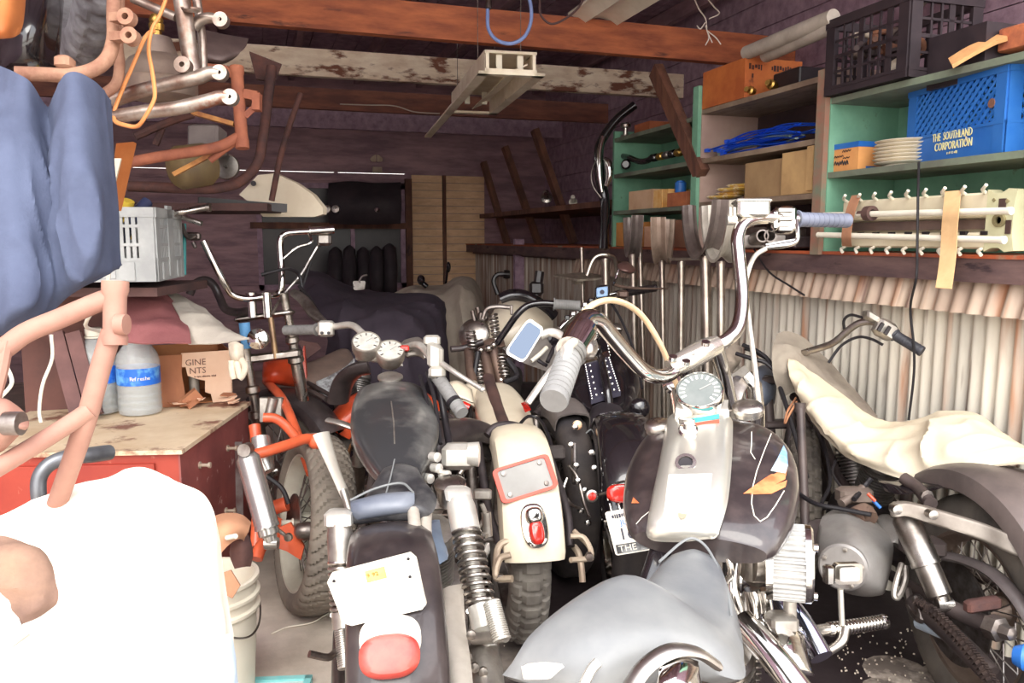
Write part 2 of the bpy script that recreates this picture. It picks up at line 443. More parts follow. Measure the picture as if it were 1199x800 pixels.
# back wall: boards, a slit of daylight under the top plate, a blocked window
wb=MB(); zs=pY(400,201,YB).z
def bx(mb,x0,x1,z0,z1,y,th): mb.obox(((x0+x1)/2,y,(z0+z1)/2),x1-x0,th,z1-z0)
xl=pY(475,250,YB).x; xr_=pY(566,250,YB).x
zw0=pY(400,338,YB).z; zw1=pY(400,215,YB).z
xw0=pY(300,250,YB).x; xw1=pY(474,250,YB).x
k=0; z=0
while z<zs-.02:
    z1=min(z+.17,zs-.012)
    if z1>zw0+.02 and z<zw1:
        bx(wb,-2.45,xw0,z+.003,z1,YB,.03)
        if z1>zw1: pass
        bx(wb,xw1,3.0,z+.003,z1,YB,.03)
    else: bx(wb,-2.45,3.0,z+.003,z1,YB,.03)
    z=z1
bx(wb,-2.45,3.0,zs-.0075,2.95,YB,.03); bx(wb,xl,3.0,zs-.03,zs+.01,YB+.03,.01); bx(wb,pY(391,200,YB).x,pY(396,200,YB).x,zs-.03,zs+.01,YB+.03,.01)
bx(wb,-2.45,xw0,0,zs-.010,YB+.025,.015); bx(wb,xw1,3.0,0,zs-.010,YB+.025,.015); bx(wb,xw0-.01,xw1+.01,0,zw0+.02,YB+.025,.015); bx(wb,xw0-.01,xw1+.01,zw1-.02,zs-.010,YB+.025,.015)
struct('wall_back',wb,M('back_boards',(176,142,146),(134,108,118),3,.85,bump=.2,stretch=(1,1,5)))
# pale tongue-and-groove panel beside the window
pn=MB(); z=0; zt=pY(520,206,YB).z
while z<zt-.01:
    z1=min(z+.078,zt)
    bx(pn,xl+.06,pY(517,250,YB).x,z+.003,z1-.002,YB-.03,.02); bx(pn,pY(521,250,YB).x,xr_,z+.003,z1-.002,YB-.03,.02); z=z1
struct('trim_4',pn,M('tan_board',(236,200,160),(214,174,136),3,.75,bump=.12,stretch=(2,1,7),c3=(120,84,66),s3=6,t3=.66))
ps=MB(); bx(ps,xl-.01,xl+.055,0,pY(480,210,YB).z,YB-.04,.06); bx(ps,pY(517.5,250,YB).x,pY(521,250,YB).x,0,zt,YB-.04,.045)
bx(ps,xw0-.06,xw1,pY(400,268,YB).z,pY(400,261,YB).z,YB-.04,.06)
struct('trim_5',ps,WOOD_BROWN)
wp=MB(); bx(wp,xw0,xw1,zw0,zw1,YB+.012,.01)
w1=struct('window_1',wp,M('grimy_glass',(36,30,36),(62,52,54),3,.35))
wf=MB(); xm=pY(412,240,YB).x
for (a,b,c,d) in ((xw0,xw0+.05,zw0,zw1),(xw1-.05,xw1,zw0,zw1),(xm-.02,xm+.02,zw0,zw1),(xw0,xw1,zw1-.05,zw1),(xw0,xw1,zw0,zw0+.05)): bx(wf,a,b,c,d,YB-.01,.03)
struct('window_frame',wf,WOOD_DARK,w1)
# ceiling boards, rafters and tie beams
ce=MB()
for i in range(30): ce.obox((-2.45+i*.19,4.9,2.93),.183,7.4,.025)
ce.obox((.25,4.9,2.95),5.7,7.4,.02)
struct('ceiling',ce,WOOD_DARK)
rf=MB()
for i in range(9): rf.obox((-2.1+i*.62,5.0,2.86),.05,7.1,.1)
struct('ceiling_rafters',rf,M('rafter_wood',(170,138,144),(134,108,118),4,.85,bump=.2,stretch=(3,1,3)))
def tie(n,Y,z0,h,mat,dz=0,th=.06):
    b=MB(); b.beam((-2.45,Y,z0+h/2),(2.98,Y,z0+h/2+dz),th,h,up=(0,0,1)); struct('trim_%d'%n,b,mat)
tie(6,2.72,2.33,.14,M('split_timber',(150,104,78),(96,64,52),4,.8,bump=.3,stretch=(1,6,6)))
tie(7,4.04,2.30,.165,WOOD_ORANGE,-.03)
tie(8,5.3,2.31,.165,WOOD_PEEL)
tie(9,6.6,2.31,.16,M('red_brown_timber',(150,98,80),(112,74,68),4,.8,bump=.2,stretch=(1,5,5)))
tie(10,7.7,2.31,.16,WOOD_DARK)
# knee braces on the right-hand wall
def brace(n,a,b,w,h,mat):
    m=MB(); m.beam(a,b,w,h,up=(0,1,0)); struct('trim_%d'%n,m,mat)
brace(11,p(768,82,4.25),p(822,205,3.92),.05,.085,M('brace_wood',(122,82,64),(84,54,46),5,.8,bump=.2,stretch=(4,4,1)))
brace(12,p(626,152,6.8),p(672,285,6.9),.05,.10,WOOD_BROWN)
brace(13,p(591,172,7.6),p(632,290,7.7),.05,.09,WOOD_BROWN)
brace(14,p(566,190,8.0),p(597,296,8.05),.05,.09,WOOD_BROWN)
# post at the far right and upright on the corrugated sheet
po=MB(); po.beam((XR-.05,6.55,0),(XR-.05,6.55,1.3),.06,.08); struct('trim_15',po,WOOD_DARK)
ra=MB(); ra.obox((XR+.4,6.3,1.53),.85,3.2,.04); struct('trim_16',ra,WOOD_BROWN)

# ---------------------------------------------------------------- camera, daylight
cd=bpy.data.cameras.new('camera'); cd.lens=28; cd.sensor_width=36; cd.clip_start=.05
co=bpy.data.objects.new('camera',cd); COL.objects.link(co); co.location=CAM; co.rotation_euler=(pi/2-PITCH,0,-YAW)
bpy.context.scene.camera=co
wd=bpy.data.worlds.new('world'); bpy.context.scene.world=wd; wd.use_nodes=True
nt=wd.node_tree; bg=nt.nodes['Background']
tc=nt.nodes.new('ShaderNodeTexCoord'); sx=nt.nodes.new('ShaderNodeSeparateXYZ'); nt.links.new(tc.outputs['Generated'],sx.inputs[0])
cr_=nt.nodes.new('ShaderNodeValToRGB'); e=cr_.color_ramp.elements
e[0].position=.48; e[0].color=(.45,.40,.35,1); e[1].position=.75; e[1].color=(1.0,1.02,1.08,1)
k=e.new(.52); k.color=(1.05,1.0,.93,1)
mp_=nt.nodes.new('ShaderNodeMapRange'); mp_.inputs['From Min'].default_value=-1; nt.links.new(sx.outputs['Z'],mp_.inputs['Value'])
nt.links.new(mp_.outputs['Result'],cr_.inputs['Fac']); nt.links.new(cr_.outputs['Color'],bg.inputs['Color'])
bg.inputs['Strength'].default_value=2.7
sd=bpy.data.lights.new('sun','SUN'); sd.energy=2.0; sd.angle=.7; sd.color=(1,.95,.86)
so=bpy.data.objects.new('sun',sd); COL.objects.link(so)
so.rotation_euler=V((.35,1,-1.05)).to_track_quat('-Z','Y').to_euler()
sc=bpy.context.scene
sc.view_settings.view_transform='Standard'; sc.view_settings.look='None'; sc.view_settings.gamma=1; sc.view_settings.use_curve_mapping=False
sc.view_settings.exposure=0.72
sc.cycles.max_bounces=10; sc.cycles.diffuse_bounces=5; sc.cycles.glossy_bounces=5; sc.cycles.transparent_max_bounces=10
sc.cycles.use_denoising=True
# ---------------------------------------------------------------- shelves along the right wall
XS=2.10   # shelf fronts
def X_(x,y): return pX(x,y,XS)
def shelf_unit(name,label,x0,x1,zl,mats,endm,toppart,side0=True,side1=True,back=None):
    ya=X_(x0,270).y; yb=X_(x1,270).y; y0,y1=min(ya,yb),max(ya,yb)
    t=thing(name,label,'shelf',(XS+.15,(y0+y1)/2,1.25))
    for i,z in enumerate(zl):
        b=MB(); b.obox((XS+.16,(y0+y1)/2,z-.011),.32,y1-y0,.022); part('shelf_board',b,mats[i],t)
    zt=toppart
    if side1: b=MB(); b.obox((XS+.16,y1+.012,(1.25+zt)/2),.32,.024,zt-1.25); part('side_panel',b,endm,t)
    if side0: b=MB(); b.obox((XS+.16,y0-.012,(1.25+zt)/2),.32,.024,zt-1.25); part('side_panel',b,endm,t)
    b=MB(); b.obox((XS+.325,(y0+y1)/2,(1.25+zt)/2),.012,y1-y0,zt-1.25); part('back_panel',b,back or GREEN,t)
    return t,y0,y1
MAUVE=M('mauve_board',(178,152,140),(158,132,122),5,.75,bump=.06)
GREENDK=M('dusty_green_board',(120,132,112),(92,92,82),5,.75,bump=.1)
uR,yR0,yR1=shelf_unit('green_shelf_unit','pale green wall shelf unit carrying the blue and black milk crates',1340,966,[1.83,1.553],[GREENDK,GREENDK],GREEN,1.83)
uM,yM0,yM1=shelf_unit('board_shelf_unit','bare board wall shelf unit with bundle of blue zip ties on it',958,818,[1.925,1.69,1.48],[SHELFWOOD]*3,MAUVE,1.95,back=M('dark_backing',(74,54,52),(54,40,42),5,.8))
uF,yF0,yF1=shelf_unit('dark_green_shelf_unit','green wall shelf unit behind slanting brace, holding boxes and levers',806,718,[1.905,1.69,1.47],[GREENDK]*3,GREEN,1.95,side0=False)
# front edge stile between the two units
b=MB(); b.obox((XS-.012,yR1+.03,1.59),.022,.05,.7); part('stile',b,M('worn_red_edge',(150,100,84),(110,126,106),7,.8),uR)
b=MB(); b.obox((XS-.01,yM1+.03,1.65),.02,.05,.78); part('stile',b,GREEN,uF)

# ---- milk crates
def crate(name,label,c,ax,ay,sx,sy,sz,mat,style,col_in=None,tilt=None,group=None):
    """open-topped crate; ax along sx, ay along sy"""
    c=V(c); ax=V(ax).normalized(); ay=V(ay).normalized(); az=Z3
    t=thing(name,label,'crate',c,group); w=.008
    fr=MB(); 
    for (n,u,L_,D) in ((ay,ax,sx,sy/2),(-ay,ax,sx,sy/2),(ax,ay,sy,sx/2),(-ax,ay,sy,sx/2)):
        o=c+n*D
        lowh=sz*.34 if style=='diag' else (sz*.10 if style=='grid' else sz*.3)
        fr.obox(o+az*(lowh/2),L_,w*1.2,lowh,u,n,az)
        fr.obox(o+az*(sz-.016),L_+.006,w*2.2,.032,u,n,az)
        fr.obox(o+az*(lowh),L_,w*1.8,.010,u,n,az)
        for s in (-1,1): fr.obox(o+u*(s*(L_/2-.022))+az*sz/2,.044,w*1.6,sz,u,n,az)
        x0,x1,z0,z1=-L_/2+.044,L_/2-.044,lowh,sz-.03
        if style=='diag':
            st=.030
            for sg in (1,-1):
                k=-int((x1-x0+z1-z0)/st)-1
                h=z1-z0
                a=x0-h
                while a<x1:
                    # line from (a,z0) rising to (a+h,z1), clipped to the opening
                    s0=max(0,(x0-a)); s1=min(h,(x1-a))
                    if s1-s0>.008:
                        xa,xb=(a+s0,a+s1) if sg>0 else (x1+x0-a-s0,x1+x0-a-s1)
                        fr.beam(o+u*xa+az*(z0+s0)+n*(.002*sg),o+u*xb+az*(z0+s1)+n*(.002*sg),.006,.010,up=tuple(u.cross(az)*.0+az+u))
                    a+=st
        elif style=='grid':
            nx=int((x1-x0)/.042); nz=4
            for i in range(1,nx): fr.obox(o+u*(x0+(x1-x0)*i/nx)+az*(z0+z1)/2,.008 if i%3 else .024,w*.8,z1-z0,u,n,az)
            for i in range(1,nz): fr.obox(o+az*(z0+(z1-z0)*i/nz),x1-x0,w*.8,.008 if i!=2 else .012,u,n,az)
        else:
            nx=int((x1-x0)/.018)
            for i in range(nx+1): fr.obox(o+u*(x0+(x1-x0)*i/nx)+az*(z0+z1)/2,.012,w*1.0,z1-z0,u,n,az)
            for zz in (.5,.75): fr.obox(o+az*(sz*zz),x1-x0,w*1.5,.010,u,n,az)
            fr.obox(o+az*(sz*.55)+n*.004,.07,w*1.2,sz,u,n,az)
            for s in (-1,1): fr.obox(o+u*(s*(L_/2-.09))+az*sz*.14,.05,w*2.4,sz*.24,u,n,az)
    part('body',fr,mat,t)
    bt=MB(); bt.obox(c+az*.006,sx,sy,.012,ax,ay,az); part('base',bt,mat,t)
    return t
BLUE=M('blue_plastic',(36,98,178),(52,112,186),7,.42,bump=.02)
qa=p(1062,187,2.82); qb=p(1176,163,2.36)
qa.z=qb.z=1.556
u=(qb-qa); L1=u.length; u.normalize(); n_=V((-u.y,u.x,0)); n_=n_ if n_.x>0 else -n_
cc=(qa+qb)/2+n_*.14
bc=crate('milk_crate','blue plastic milk crate with yellow lettering on the green shelf',cc,u,n_,L1,.28,.265,BLUE,'diag')
YEL=M('yellow_ink',(232,226,170),(224,214,150),30,.6)
tx=MB(); oo=cc-n_*.147; 
tx.text('THE  SOUTHLAND',.037,oo-u*.09+Z3*.066,u,Z3,.001,sx=.62)
tx.text('CORPORATION',.037,oo-u*.076+Z3*.034,u,Z3,.001,sx=.68)
marks(tx,oo-u*.012+Z3*.018,u,Z3,.05,.009,3)
part('lettering',tx,YEL,bc,'cream yellow stencil lettering')
RUSTHOLE=M('worn_hole',(150,106,82),(120,84,70),20,.7)
hh=MB()
for s in (.5,): hh.lathe(oo+u*(L1/2-.055)+Z3*.15+n_*.002,-n_,[(0,.014),(.004,.014),(.004,.008)],14)
part('corner_hole',hh,RUSTHOLE,bc)
JUNK=[M('junk_a',(120,104,96),(80,66,62),20,.5,.5),M('junk_b',(84,72,72),(52,44,46),20,.5,.3),M('junk_c',(214,200,180),(160,140,120),20,.5),M('junk_d',(140,92,66),(90,60,50),20,.6)]
random.seed(3)
for i in range(9):
    m=MB(); c=cc+u*random.uniform(-L1*.38,L1*.38)+n_*random.uniform(-.10,.10)+Z3*random.uniform(.05,.13)
    ax=V((random.uniform(-1,1),random.uniform(-1,1),random.uniform(-.4,.4))).normalized()
    if i%3==0: m.lathe(c,ax,[(0,.02),(.02,.028),(.05,.028),(.06,.012),(.09,.012),(.09,.004)],14)
    elif i%3==1: m.lathe(c,ax,[(0,.034),(.006,.036),(.012,.034),(.012,.022),(0,.022)],20)
    else: m.tube([c,c+ax*.05+Z3*.02,c+ax*.11],.009)
    solo('crate_part',m,JUNK[(i*2+2)%4],'assorted metal part lying inside the blue milk crate','part',group='metal parts inside the blue milk crate')
# black crate full of parts on the upper shelf
ka=p(966,117,3.02); kb=p(1068,90,2.62); ka.z=kb.z=1.834
ub=(kb-ka); L2=.40; ub.normalize(); nb=V((-ub.y,ub.x,0)); nb=nb if nb.x>0 else -nb
kc=ka+ub*.2+nb*.15
BLKP=M('black_crate_plastic',(52,42,46),(38,31,36),10,.5)
crate('milk_crate','black plastic milk crate packed with metal parts, highest on the green shelf',kc,ub,nb,L2,.30,.275,BLKP,'grid')
for i in range(16):
    m=MB(); c=kc+ub*random.uniform(-.15,.15)+nb*random.uniform(-.11,.10)+Z3*random.uniform(.05,.2)
    ax=V((random.uniform(-1,1),random.uniform(-1,1),random.uniform(-.5,.5))).normalized()
    if i%3==0: m.lathe(c,ax,[(0,.015),(.02,.024),(.06,.024),(.07,.01),(.10,.01),(.10,.003)],12)
    elif i%3==1: m.lathe(c,ax,[(0,.03),(.008,.034),(.016,.03),(.016,.018),(0,.018)],18)
    else: m.tube([c,c+ax*.06+Z3*.02,c+ax*.12],.010)
    solo('crate_part',m,JUNK[i%4],'assorted metal part packed inside the black milk crate','part',group='metal parts inside the black milk crate')
# low box of odds behind the black crate, wood offcuts on top
m=MB(); q=p(1118,75,2.55); m.obox(q+V((.1,0,.02)),.22,.2,.17,ub,nb,Z3); solo('tool_box',m,BLKP,'dark box on the shelf top beyond the black crate','box')
m=MB(); m.sheet([[p(1112,72,2.5),p(1135,58,2.48),p(1160,48,2.46),p(1176,42,2.45)],[p(1116,80,2.44),p(1140,66,2.43),p(1165,53,2.42),p(1180,48,2.41)]],.012,4); solo('bark_offcut',m,M('pale_wood',(206,158,104),(180,126,82),9,.8,bump=.2),'curved pale wood offcut lying over the blue crate','wood')
m=MB(); m.obox(p(1192,42,2.38)+V((.05,0,0)),.14,.10,.07,ub,nb,Z3,.004); solo('wood_block',m,WOOD_ORANGE,'orange wood block on top of the blue crate','wood')
m=MB(); m.obox(p(1145,88,2.56)+V((0.02,0,-.01)),.03,.006,.05,ub,nb,Z3); solo('yellow_packet',m,M('amber',(226,150,40),(200,120,30),20,.5),'small amber packet between the two milk crates','packet')
# hand-lettered cigar box and stack of paper plates
def yd(x): return X_(x,190).y
t=thing('parts_box','small cardboard box with blue stripe and handwriting, beside white plates','box',(XS+.09,yd(985),1.555))
y1=yd(966)-.01; y0=yd(998)
b=MB(); b.obox((XS+.10,(y0+y1)/2,1.606),.15,y1-y0,.102); part('carton',b,M('orange_card',(222,160,98),(206,140,84),6,.8),t)
b=MB(); b.obox((XS+.10,(y0+y1)/2,1.648),.153,y1-y0+.003,.02); b.obox((XS+.12,(y0+y1)/2-.02,1.562),.118,y1-y0-.035,.012); part('blue_band',b,BLUE,t)
b=MB()
rnd=random.Random(5)
INK=M('black_ink',(40,32,34))
for z_,y0_,L_,am in ((1.628,.055,.045,.004),(1.611,.012,.05,.004),(1.603,.06,.035,.003),(1.586,.014,.075,.009)):
    n=int(L_/.006); b.tube([(XS+.0242,y1-y0_-L_*i/n,z_+am*(1 if i%2 else -1)*rnd.uniform(.5,1)) for i in range(n+1)],.0016 if am<.008 else .0026,sm=3,seg=5)
part('handwriting',b,INK,t)
for i in range(7):
    m=MB(); r=.112; c=(XS+.125,yd(1024)-.02+rnd.uniform(-.006,.006),1.558+i*.0125)
    m.lathe(c,(0,0,1),[(0,r*.72),(.0035,r*.72),(.009,r*.96),(.0115,r),(.0125,r),(.0125,r*.98),(.006,r*.74),(.004,.001)],40)
    solo('paper_plate',m,M('white_paper',(240,232,214),(226,216,196),20,.6),'white plate in the stack beside the lettered box','plate',group='stack of white plates on the green shelf')
# slotted cream housing with hooks, two white rods and tape strips, standing on the ledge
CRP=M('cream_plastic',(222,212,186),(206,194,166),6,.45,c3=(176,150,122),s3=9,t3=.66)
t=thing('slotted_panel','cream slotted plastic housing with white hooks, standing on the ledge','panel',(XS,2.2,1.256))
A=X_(984,270); B=X_(1190,270); yA,yB_=A.y,B.y; zb,zt=1.272,1.44
b=MB(); b.obox((XS+.02,(yA+yB_)/2+.04,1.402),.05,yA-yB_-.10,.075,bev=.006); b.obox((XS+.02,(yA+yB_)/2+.04,1.295),.05,yA-yB_-.10,.05,bev=.006); b.obox((XS+.045,(yA+yB_)/2+.04,1.35),.02,yA-yB_-.10,.16); part('housing',b,CRP,t)
b=MB(); b.obox((XS+.03,(yA+yB_)/2+.03,1.345),.03,yA-yB_-.12,.030); part('slot',b,M('slot_brown',(112,92,84),(92,76,72),10,.6),t)
WHITE=M('white_plastic',(236,230,214),(222,214,196),9,.4)
for k in range(9):
    y=yA-.03-(yA-yB_-.14)*k/8
    for (z,dz) in ((1.437,.022),(1.272,-.02)):
        b=MB(); b.tube([(XS,y,z),(XS-.022,y-.006,z+dz*.4),(XS-.034,y-.022,z+dz*.7),(XS-.038,y-.032,z+dz)],.0055,seg=8); part('hook',b,WHITE,t)
    b=MB(); b.obox((XS-.006,y-.01,1.318),.012,.022,.012); part('slot_hole',b,BLACK_PLASTIC,t)
b=MB(); z0,z1=1.262,1.447
n=12; out=[]
for (yy,zz) in ((yB_+.10,z1),(yB_+.075,z1-.012),(yB_+.05,z1-.012),(yB_+.03,z1),(yB_,z1-.004),(yB_+.008,z1-.05),(yB_+.008,z0+.05),(yB_,z0+.004),(yB_+.03,z0),(yB_+.05,z0+.012),(yB_+.075,z0+.012),(yB_+.10,z0)): out.append(V((XS-.006,yy,zz)))
b.poly(out,(.05,0,0)); part('end_plate',b,M('cream_plastic_end',(206,204,168),(190,186,150),6,.5),t)
b=MB(); b.lathe((XS-.006,yB_+.05,1.355),(-1,0,0),[(0,.02),(.01,.02),(.01,.011),(0,.011)],20)
for (dy,dz,r) in ((.03,.055,.007),(.075,.06,.006),(.03,-.06,.006),(.075,-.055,.006)): b.lathe((XS-.006,yB_+dy,1.355+dz),(-1,0,0),[(0,r),(.004,r),(.004,.001)],4)
part('end_boss',b,M('olive_plastic',(150,140,104),(120,110,80),9,.5),t)
b=MB(); b.obox((XS-.008,yB_+.045,1.405),.006,.022,.026); part('end_slot',b,M('slot_dark',(74,56,52)),t)
b=MB(); b.obox((XS-.008,yB_+.02,1.335),.006,.016,.04); part('end_slot',b,M('slot_dark',None),t)
for k,(xa,ya,xb,yb,nm) in enumerate(((965,252,1180,247,'upper'),(958,275,1172,281,'lower'))):
    a=pX(xa,ya,XS-.045); c=pX(xb,yb,XS-.045); m=MB(); m.rod(a,c,.0105,14); m.lathe(c,(c-a),[(0,.0105),(.001,.012),(.012,.012),(.012,.004)],14)
    solo('white_rod',m,WHITE,'white rod taped across the cream slotted housing, the %s of two'%nm,'rod')
m=MB(); c=pX(1017,250,XS-.045); m.lathe(c-V((0,-.01,0)),(0,-1,0),[(0,.014),(0,.026),(.03,.026),(.03,.014),(.0,.014)],22); m.lathe(c,(0,1,0),[(0,.0105),(.05,.0105)],12); solo('rubber_collar',m,M('brown_rubber',(96,70,64),(74,56,54),9,.7),'brown rubber ring around the upper white rod','ring')
TAPE=M('masking_tape',(222,184,136),(206,166,120),14,.7)
a,b_=pX(1118,228,XS-.06),pX(1105,345,XS-.11)
m=MB(); W_=V((0,.030,0)); P_=[pX(1116,224,XS-.02),pX(1114,246,XS-.064),pX(1112,268,XS-.062),pX(1111,292,XS-.066),pX(1108,318,XS-.09),pX(1105,338,XS-.13)]
m.sheet([[q-W_ for q in P_],[q for q in P_],[q+W_ for q in P_]],.002,5); solo('tape_strip',m,TAPE,'long tan tape strip dangling below the ledge','tape')
m=MB(); P_=[pX(1003,229,XS-.02),pX(997,245,XS-.064),pX(993,262,XS-.06),pX(991,278,XS-.062),pX(992,288,XS-.03)]; W_=V((0,.024,0))
m.sheet([[q-W_ for q in P_],[q for q in P_],[q+W_ for q in P_]],.002,5); solo('tape_strip',m,M('brown_tape',(176,128,98),(156,110,84),14,.7),'short brown tape strip binding the near ends of rods','tape')
m=MB(); m.tube([pX(1076,190,XS-.03),pX(1075,230,XS-.08),pX(1074,292,XS-.09),pX(1073,325,XS-.12),pX(1066,360,XS-.08),pX(1070,405,XS-.07),pX(1070,440,XS-.06),pX(1064,492,XS-.06)],.0042,seg=7); solo('hanging_cable',m,CABLE,'black cable hanging from the blue crate down the corrugated wall','cable')

# ---- things on the middle unit
def bxm(x0,x1,z0,z1,dep0=.02,dep1=.28):
    a=X_(x0,200).y; c=X_(x1,200).y
    return (XS+(dep0+dep1)/2,(a+c)/2,(z0+z1)/2),dep1-dep0,abs(a-c),z1-z0
t=thing('wooden_box','orange wooden box with black stencil on the top board shelf','box',(XS+.1,X_(860,100).y,1.926))
c,sx,sy,sz=bxm(820,868,1.927,2.10,.0,.30); b=MB(); b.obox(c,sx,sy,sz); part('carcass',b,M('orange_crate_wood',(196,112,56),(166,86,44),7,.7,bump=.1,c3=(110,60,40),s3=9,t3=.62),t)
b=MB(); y0=c[1]-sy/2
marks(b,(XS+.02,y0-.001,2.05),V((1,0,0)),Z3,.26,.026,5); part('stencil',b,M('stencil_black',(70,40,34)),t)
b=MB(); marks(b,(XS+.01,y0-.001,2.015),V((1,0,0)),Z3,.03,.024,7); part('stencil',b,M('stencil_black',None),t)
m=MB(); c,sx,sy,sz=bxm(872,915,1.927,2.02,.10,.3); m.obox(c,sx,sy*.7,sz,bev=.005)
solo('small_black_box',m,BLACK_PLASTIC,'black box of fittings on the shelf before the orange box','box')
for k,x in enumerate((868,892)):
    m=MB(); q=X_(x,105); m.lathe(V((XS+.07,q.y,1.955)),(-1,-.5,.1),[(0,.012),(.02,.012),(.022,.02),(.05,.02),(.055,.012),(.075,.012),(.075,.003)],14); solo('brass_fitting',m,M('brass',(196,158,84),(150,116,62),20,.3,.9),'brass fitting at the shelf edge, %s orange box'%('touching the' if k==0 else 'further from the'),'fitting')
# blue zip ties
ZT=M('blue_nylon',(28,82,216),(40,98,226),9,.4)
rnd=random.Random(11)
for i in range(26):
    y0=X_(832+rnd.uniform(-8,14),175).y; z=1.697+ (i%7)*.011; x=XS+.02+rnd.uniform(0,.13)
    Lz=rnd.uniform(.42,.62); m=MB()
    P_=[V((x,y0,z)),V((x+rnd.uniform(-.01,.03),y0-Lz*.35,z+rnd.uniform(.0,.02))),V((x+rnd.uniform(0,.05),y0-Lz*.7,z+rnd.uniform(.0,.03))),V((x+rnd.uniform(.0,.08),y0-Lz,z+rnd.uniform(.0,.02)))]
    m.tube(P_,.0095,seg=6,flat=.35); m.obox(P_[0]+V((0,.008,0)),.018,.03,.016)
    solo('zip_tie',m,ZT if i<22 else M('clear_nylon',(150,168,160),(130,150,146),9,.4),'blue zip tie in the bundle on the middle shelf' if i<22 else 'clear greenish zip tie at the tail of the bundle','zip tie',group='bundle of blue zip ties' if i<22 else 'clear zip ties')
# cartons, wooden drawer and yellow packets on the lower shelf
c,sx,sy,sz=bxm(868,912,1.482,1.635,.03,.25); m=MB(); m.obox(c,sx,sy,sz); m.obox((c[0]-sx/2-.004,c[1],c[2]),.008,sy+.004,sz+.006); solo('tan_box',m,M('khaki_card',(166,136,98),(146,116,84),7,.8),'broad khaki box on the lower board shelf','box')
c,sx,sy,sz=bxm(913,952,1.482,1.655,.01,.24); m=MB(); m.obox(c,sx,sy,sz); m.obox((XS+.005,c[1]-sy/2+.02,c[2]+.01),.012,.04,sz); solo('tan_box',m,M('pale_tan_card',(196,160,110),(170,136,94),7,.8),'taller pale tan box on lower board shelf, beside the stile','box')
YP=M('yellow_packet',(226,186,90),(240,226,200),26,.6,lo=.45,hi=.55)
for i in range(4):
    m=MB(); y=X_(838+i*6,215).y; q=V((XS+.05+.03*(i%2),y,1.49+.016*i)); m.pillow([[q+V((a,b,0.004*((a>0)+(b>0)))) for b in (-.10,0,.10)] for a in (-.045,0,.045)],(0,0,.018))
    solo('paper_packet',m,YP,'yellow and white packet in the small heap beside the khaki box','packet',group='yellow packets on the lower board shelf',sub=2)
for i in range(3):   # dark scrap on the ledge under the unit
    m=MB(); q=V((XS+.08,X_(868+i*22,265).y,1.262)); m.obox(q+V((0,0,.025+.02*(i%2))),.16,.22,.05+.04*(i%2),bev=.006); solo('parts_tray',m,JUNK[(i+1)%2],['dark low tray on the ledge nearest the rims','taller dark tray mid ledge behind chrome riser','dark tray on the ledge beside the green unit'][i],'tray')
m=MB()
for dx in (0,.026): m.lathe(p(884+dx*340,280,3.3),FWD*-1,[(0,.022),(0,.026),(.10,.026),(.10,.02),(.0,.02)],20)
m.obox(p(893,283,3.33),.18,.03,.05,RGT,FWD,UPV); solo('twin_tube_bracket',m,STEEL,'grey bracket with two round openings behind the chrome handlebar','bracket')

# ---- things on the far unit
c,sx,sy,sz=bxm(737,765,1.47,1.575,.0,.22); m=MB(); m.obox(c,sx,sy,sz); solo('carton',m,M('buff_card',(206,172,140),(190,152,120),6,.8),'buff carton on lowest green shelf behind the black pipe','box')
c,sx,sy,sz=bxm(766,783,1.47,1.565,.0,.2); m=MB(); m.obox(c,sx,sy,sz); m.obox((c[0]-.002,c[1],c[2]),sx,.04,sz+.003); solo('carton',m,M('yellow_card',(210,150,76),(226,190,130),14,.8),'yellow printed carton next to the buff one','box')
c,sx,sy,sz=bxm(784,806,1.47,1.54,-.01,.2); m=MB(); m.obox(c,sx,sy,sz); solo('carton',m,M('rust_card',(180,108,70),(150,88,60),14,.8),'reddish brown carton near the slanting brace','box')
m=MB(); c,sx,sy,sz=bxm(785,790,1.545,1.595,.02,.1); m.lathe((XS+.05,c[1],1.545),Z3,[(0,.03),(.05,.03),(.055,.022),(.06,.022),(.06,.002)],16); solo('blue_tin',m,BLUE,'small blue tin on the reddish brown carton','tin')
c,sx,sy,sz=bxm(733,750,1.905,1.965,.05,.22); m=MB(); m.obox(c,sx,sy,sz); solo('carton',m,M('brown_card',(170,98,62),(150,82,54),9,.8),'brown carton on the highest green shelf','box')
m=MB(); q=V((XS+.03,X_(727,158).y,1.907)); m.lathe(q,Z3,[(0,.025),(.01,.028),(.012,.014),(.05,.014),(.055,.03),(.07,.034),(.08,.026),(.085,.004)],18); solo('glass_knob',m,CHROME_DULL,'small chrome knob on the highest green shelf end','knob')
m=MB(); q=lambda x,y:pX(x,y,XS+.06); m.tube([q(722,182),q(735,184),q(748,189),q(758,188),q(764,184)],.018,seg=10); m.lathe(q(734,193),(-.6,-.8,0),[(0,.02),(.02,.03),(.03,.03),(.04,.02),(.04,.003)],16); solo('lever_arm',m,BLACK,'black curved lever with bright boss on middle green shelf','lever')
for i in range(5):
    m=MB(); a=q(762+i*7,186-i*1.5); m.lathe(a,(.2,-1,.1),[(0,.012),(.02,.022),(.05,.022),(.06,.01),(.1,.01),(.1,.002)],12); solo('linkage_part',m,[BLACK,M('brass',None) if 'brass' in MATS else STEEL,STEEL][i%3],'small linkage part in the row beside black lever','part',group='small parts on middle green shelf')
for i in range(3):   # cartons on the ledge below, seen between the rims
    x0=[716,752,785][i]; c,sx,sy,sz=bxm(x0,x0+26,1.256,1.40-.03*(i==1),.02,.22); m=MB(); m.obox(c,sx,sy,sz); solo('carton',m,[M('ochre_card',(206,140,74),(180,116,60),7,.8),M('rose_card',(206,160,130),(186,138,112),7,.8),M('dim_card',(150,104,80),(120,82,66),7,.8)][i],['ochre carton on the ledge beside the long black pipe','rosy carton on the ledge behind the spread rims','dim brown carton on ledge beneath reddish carton'][i],'box')

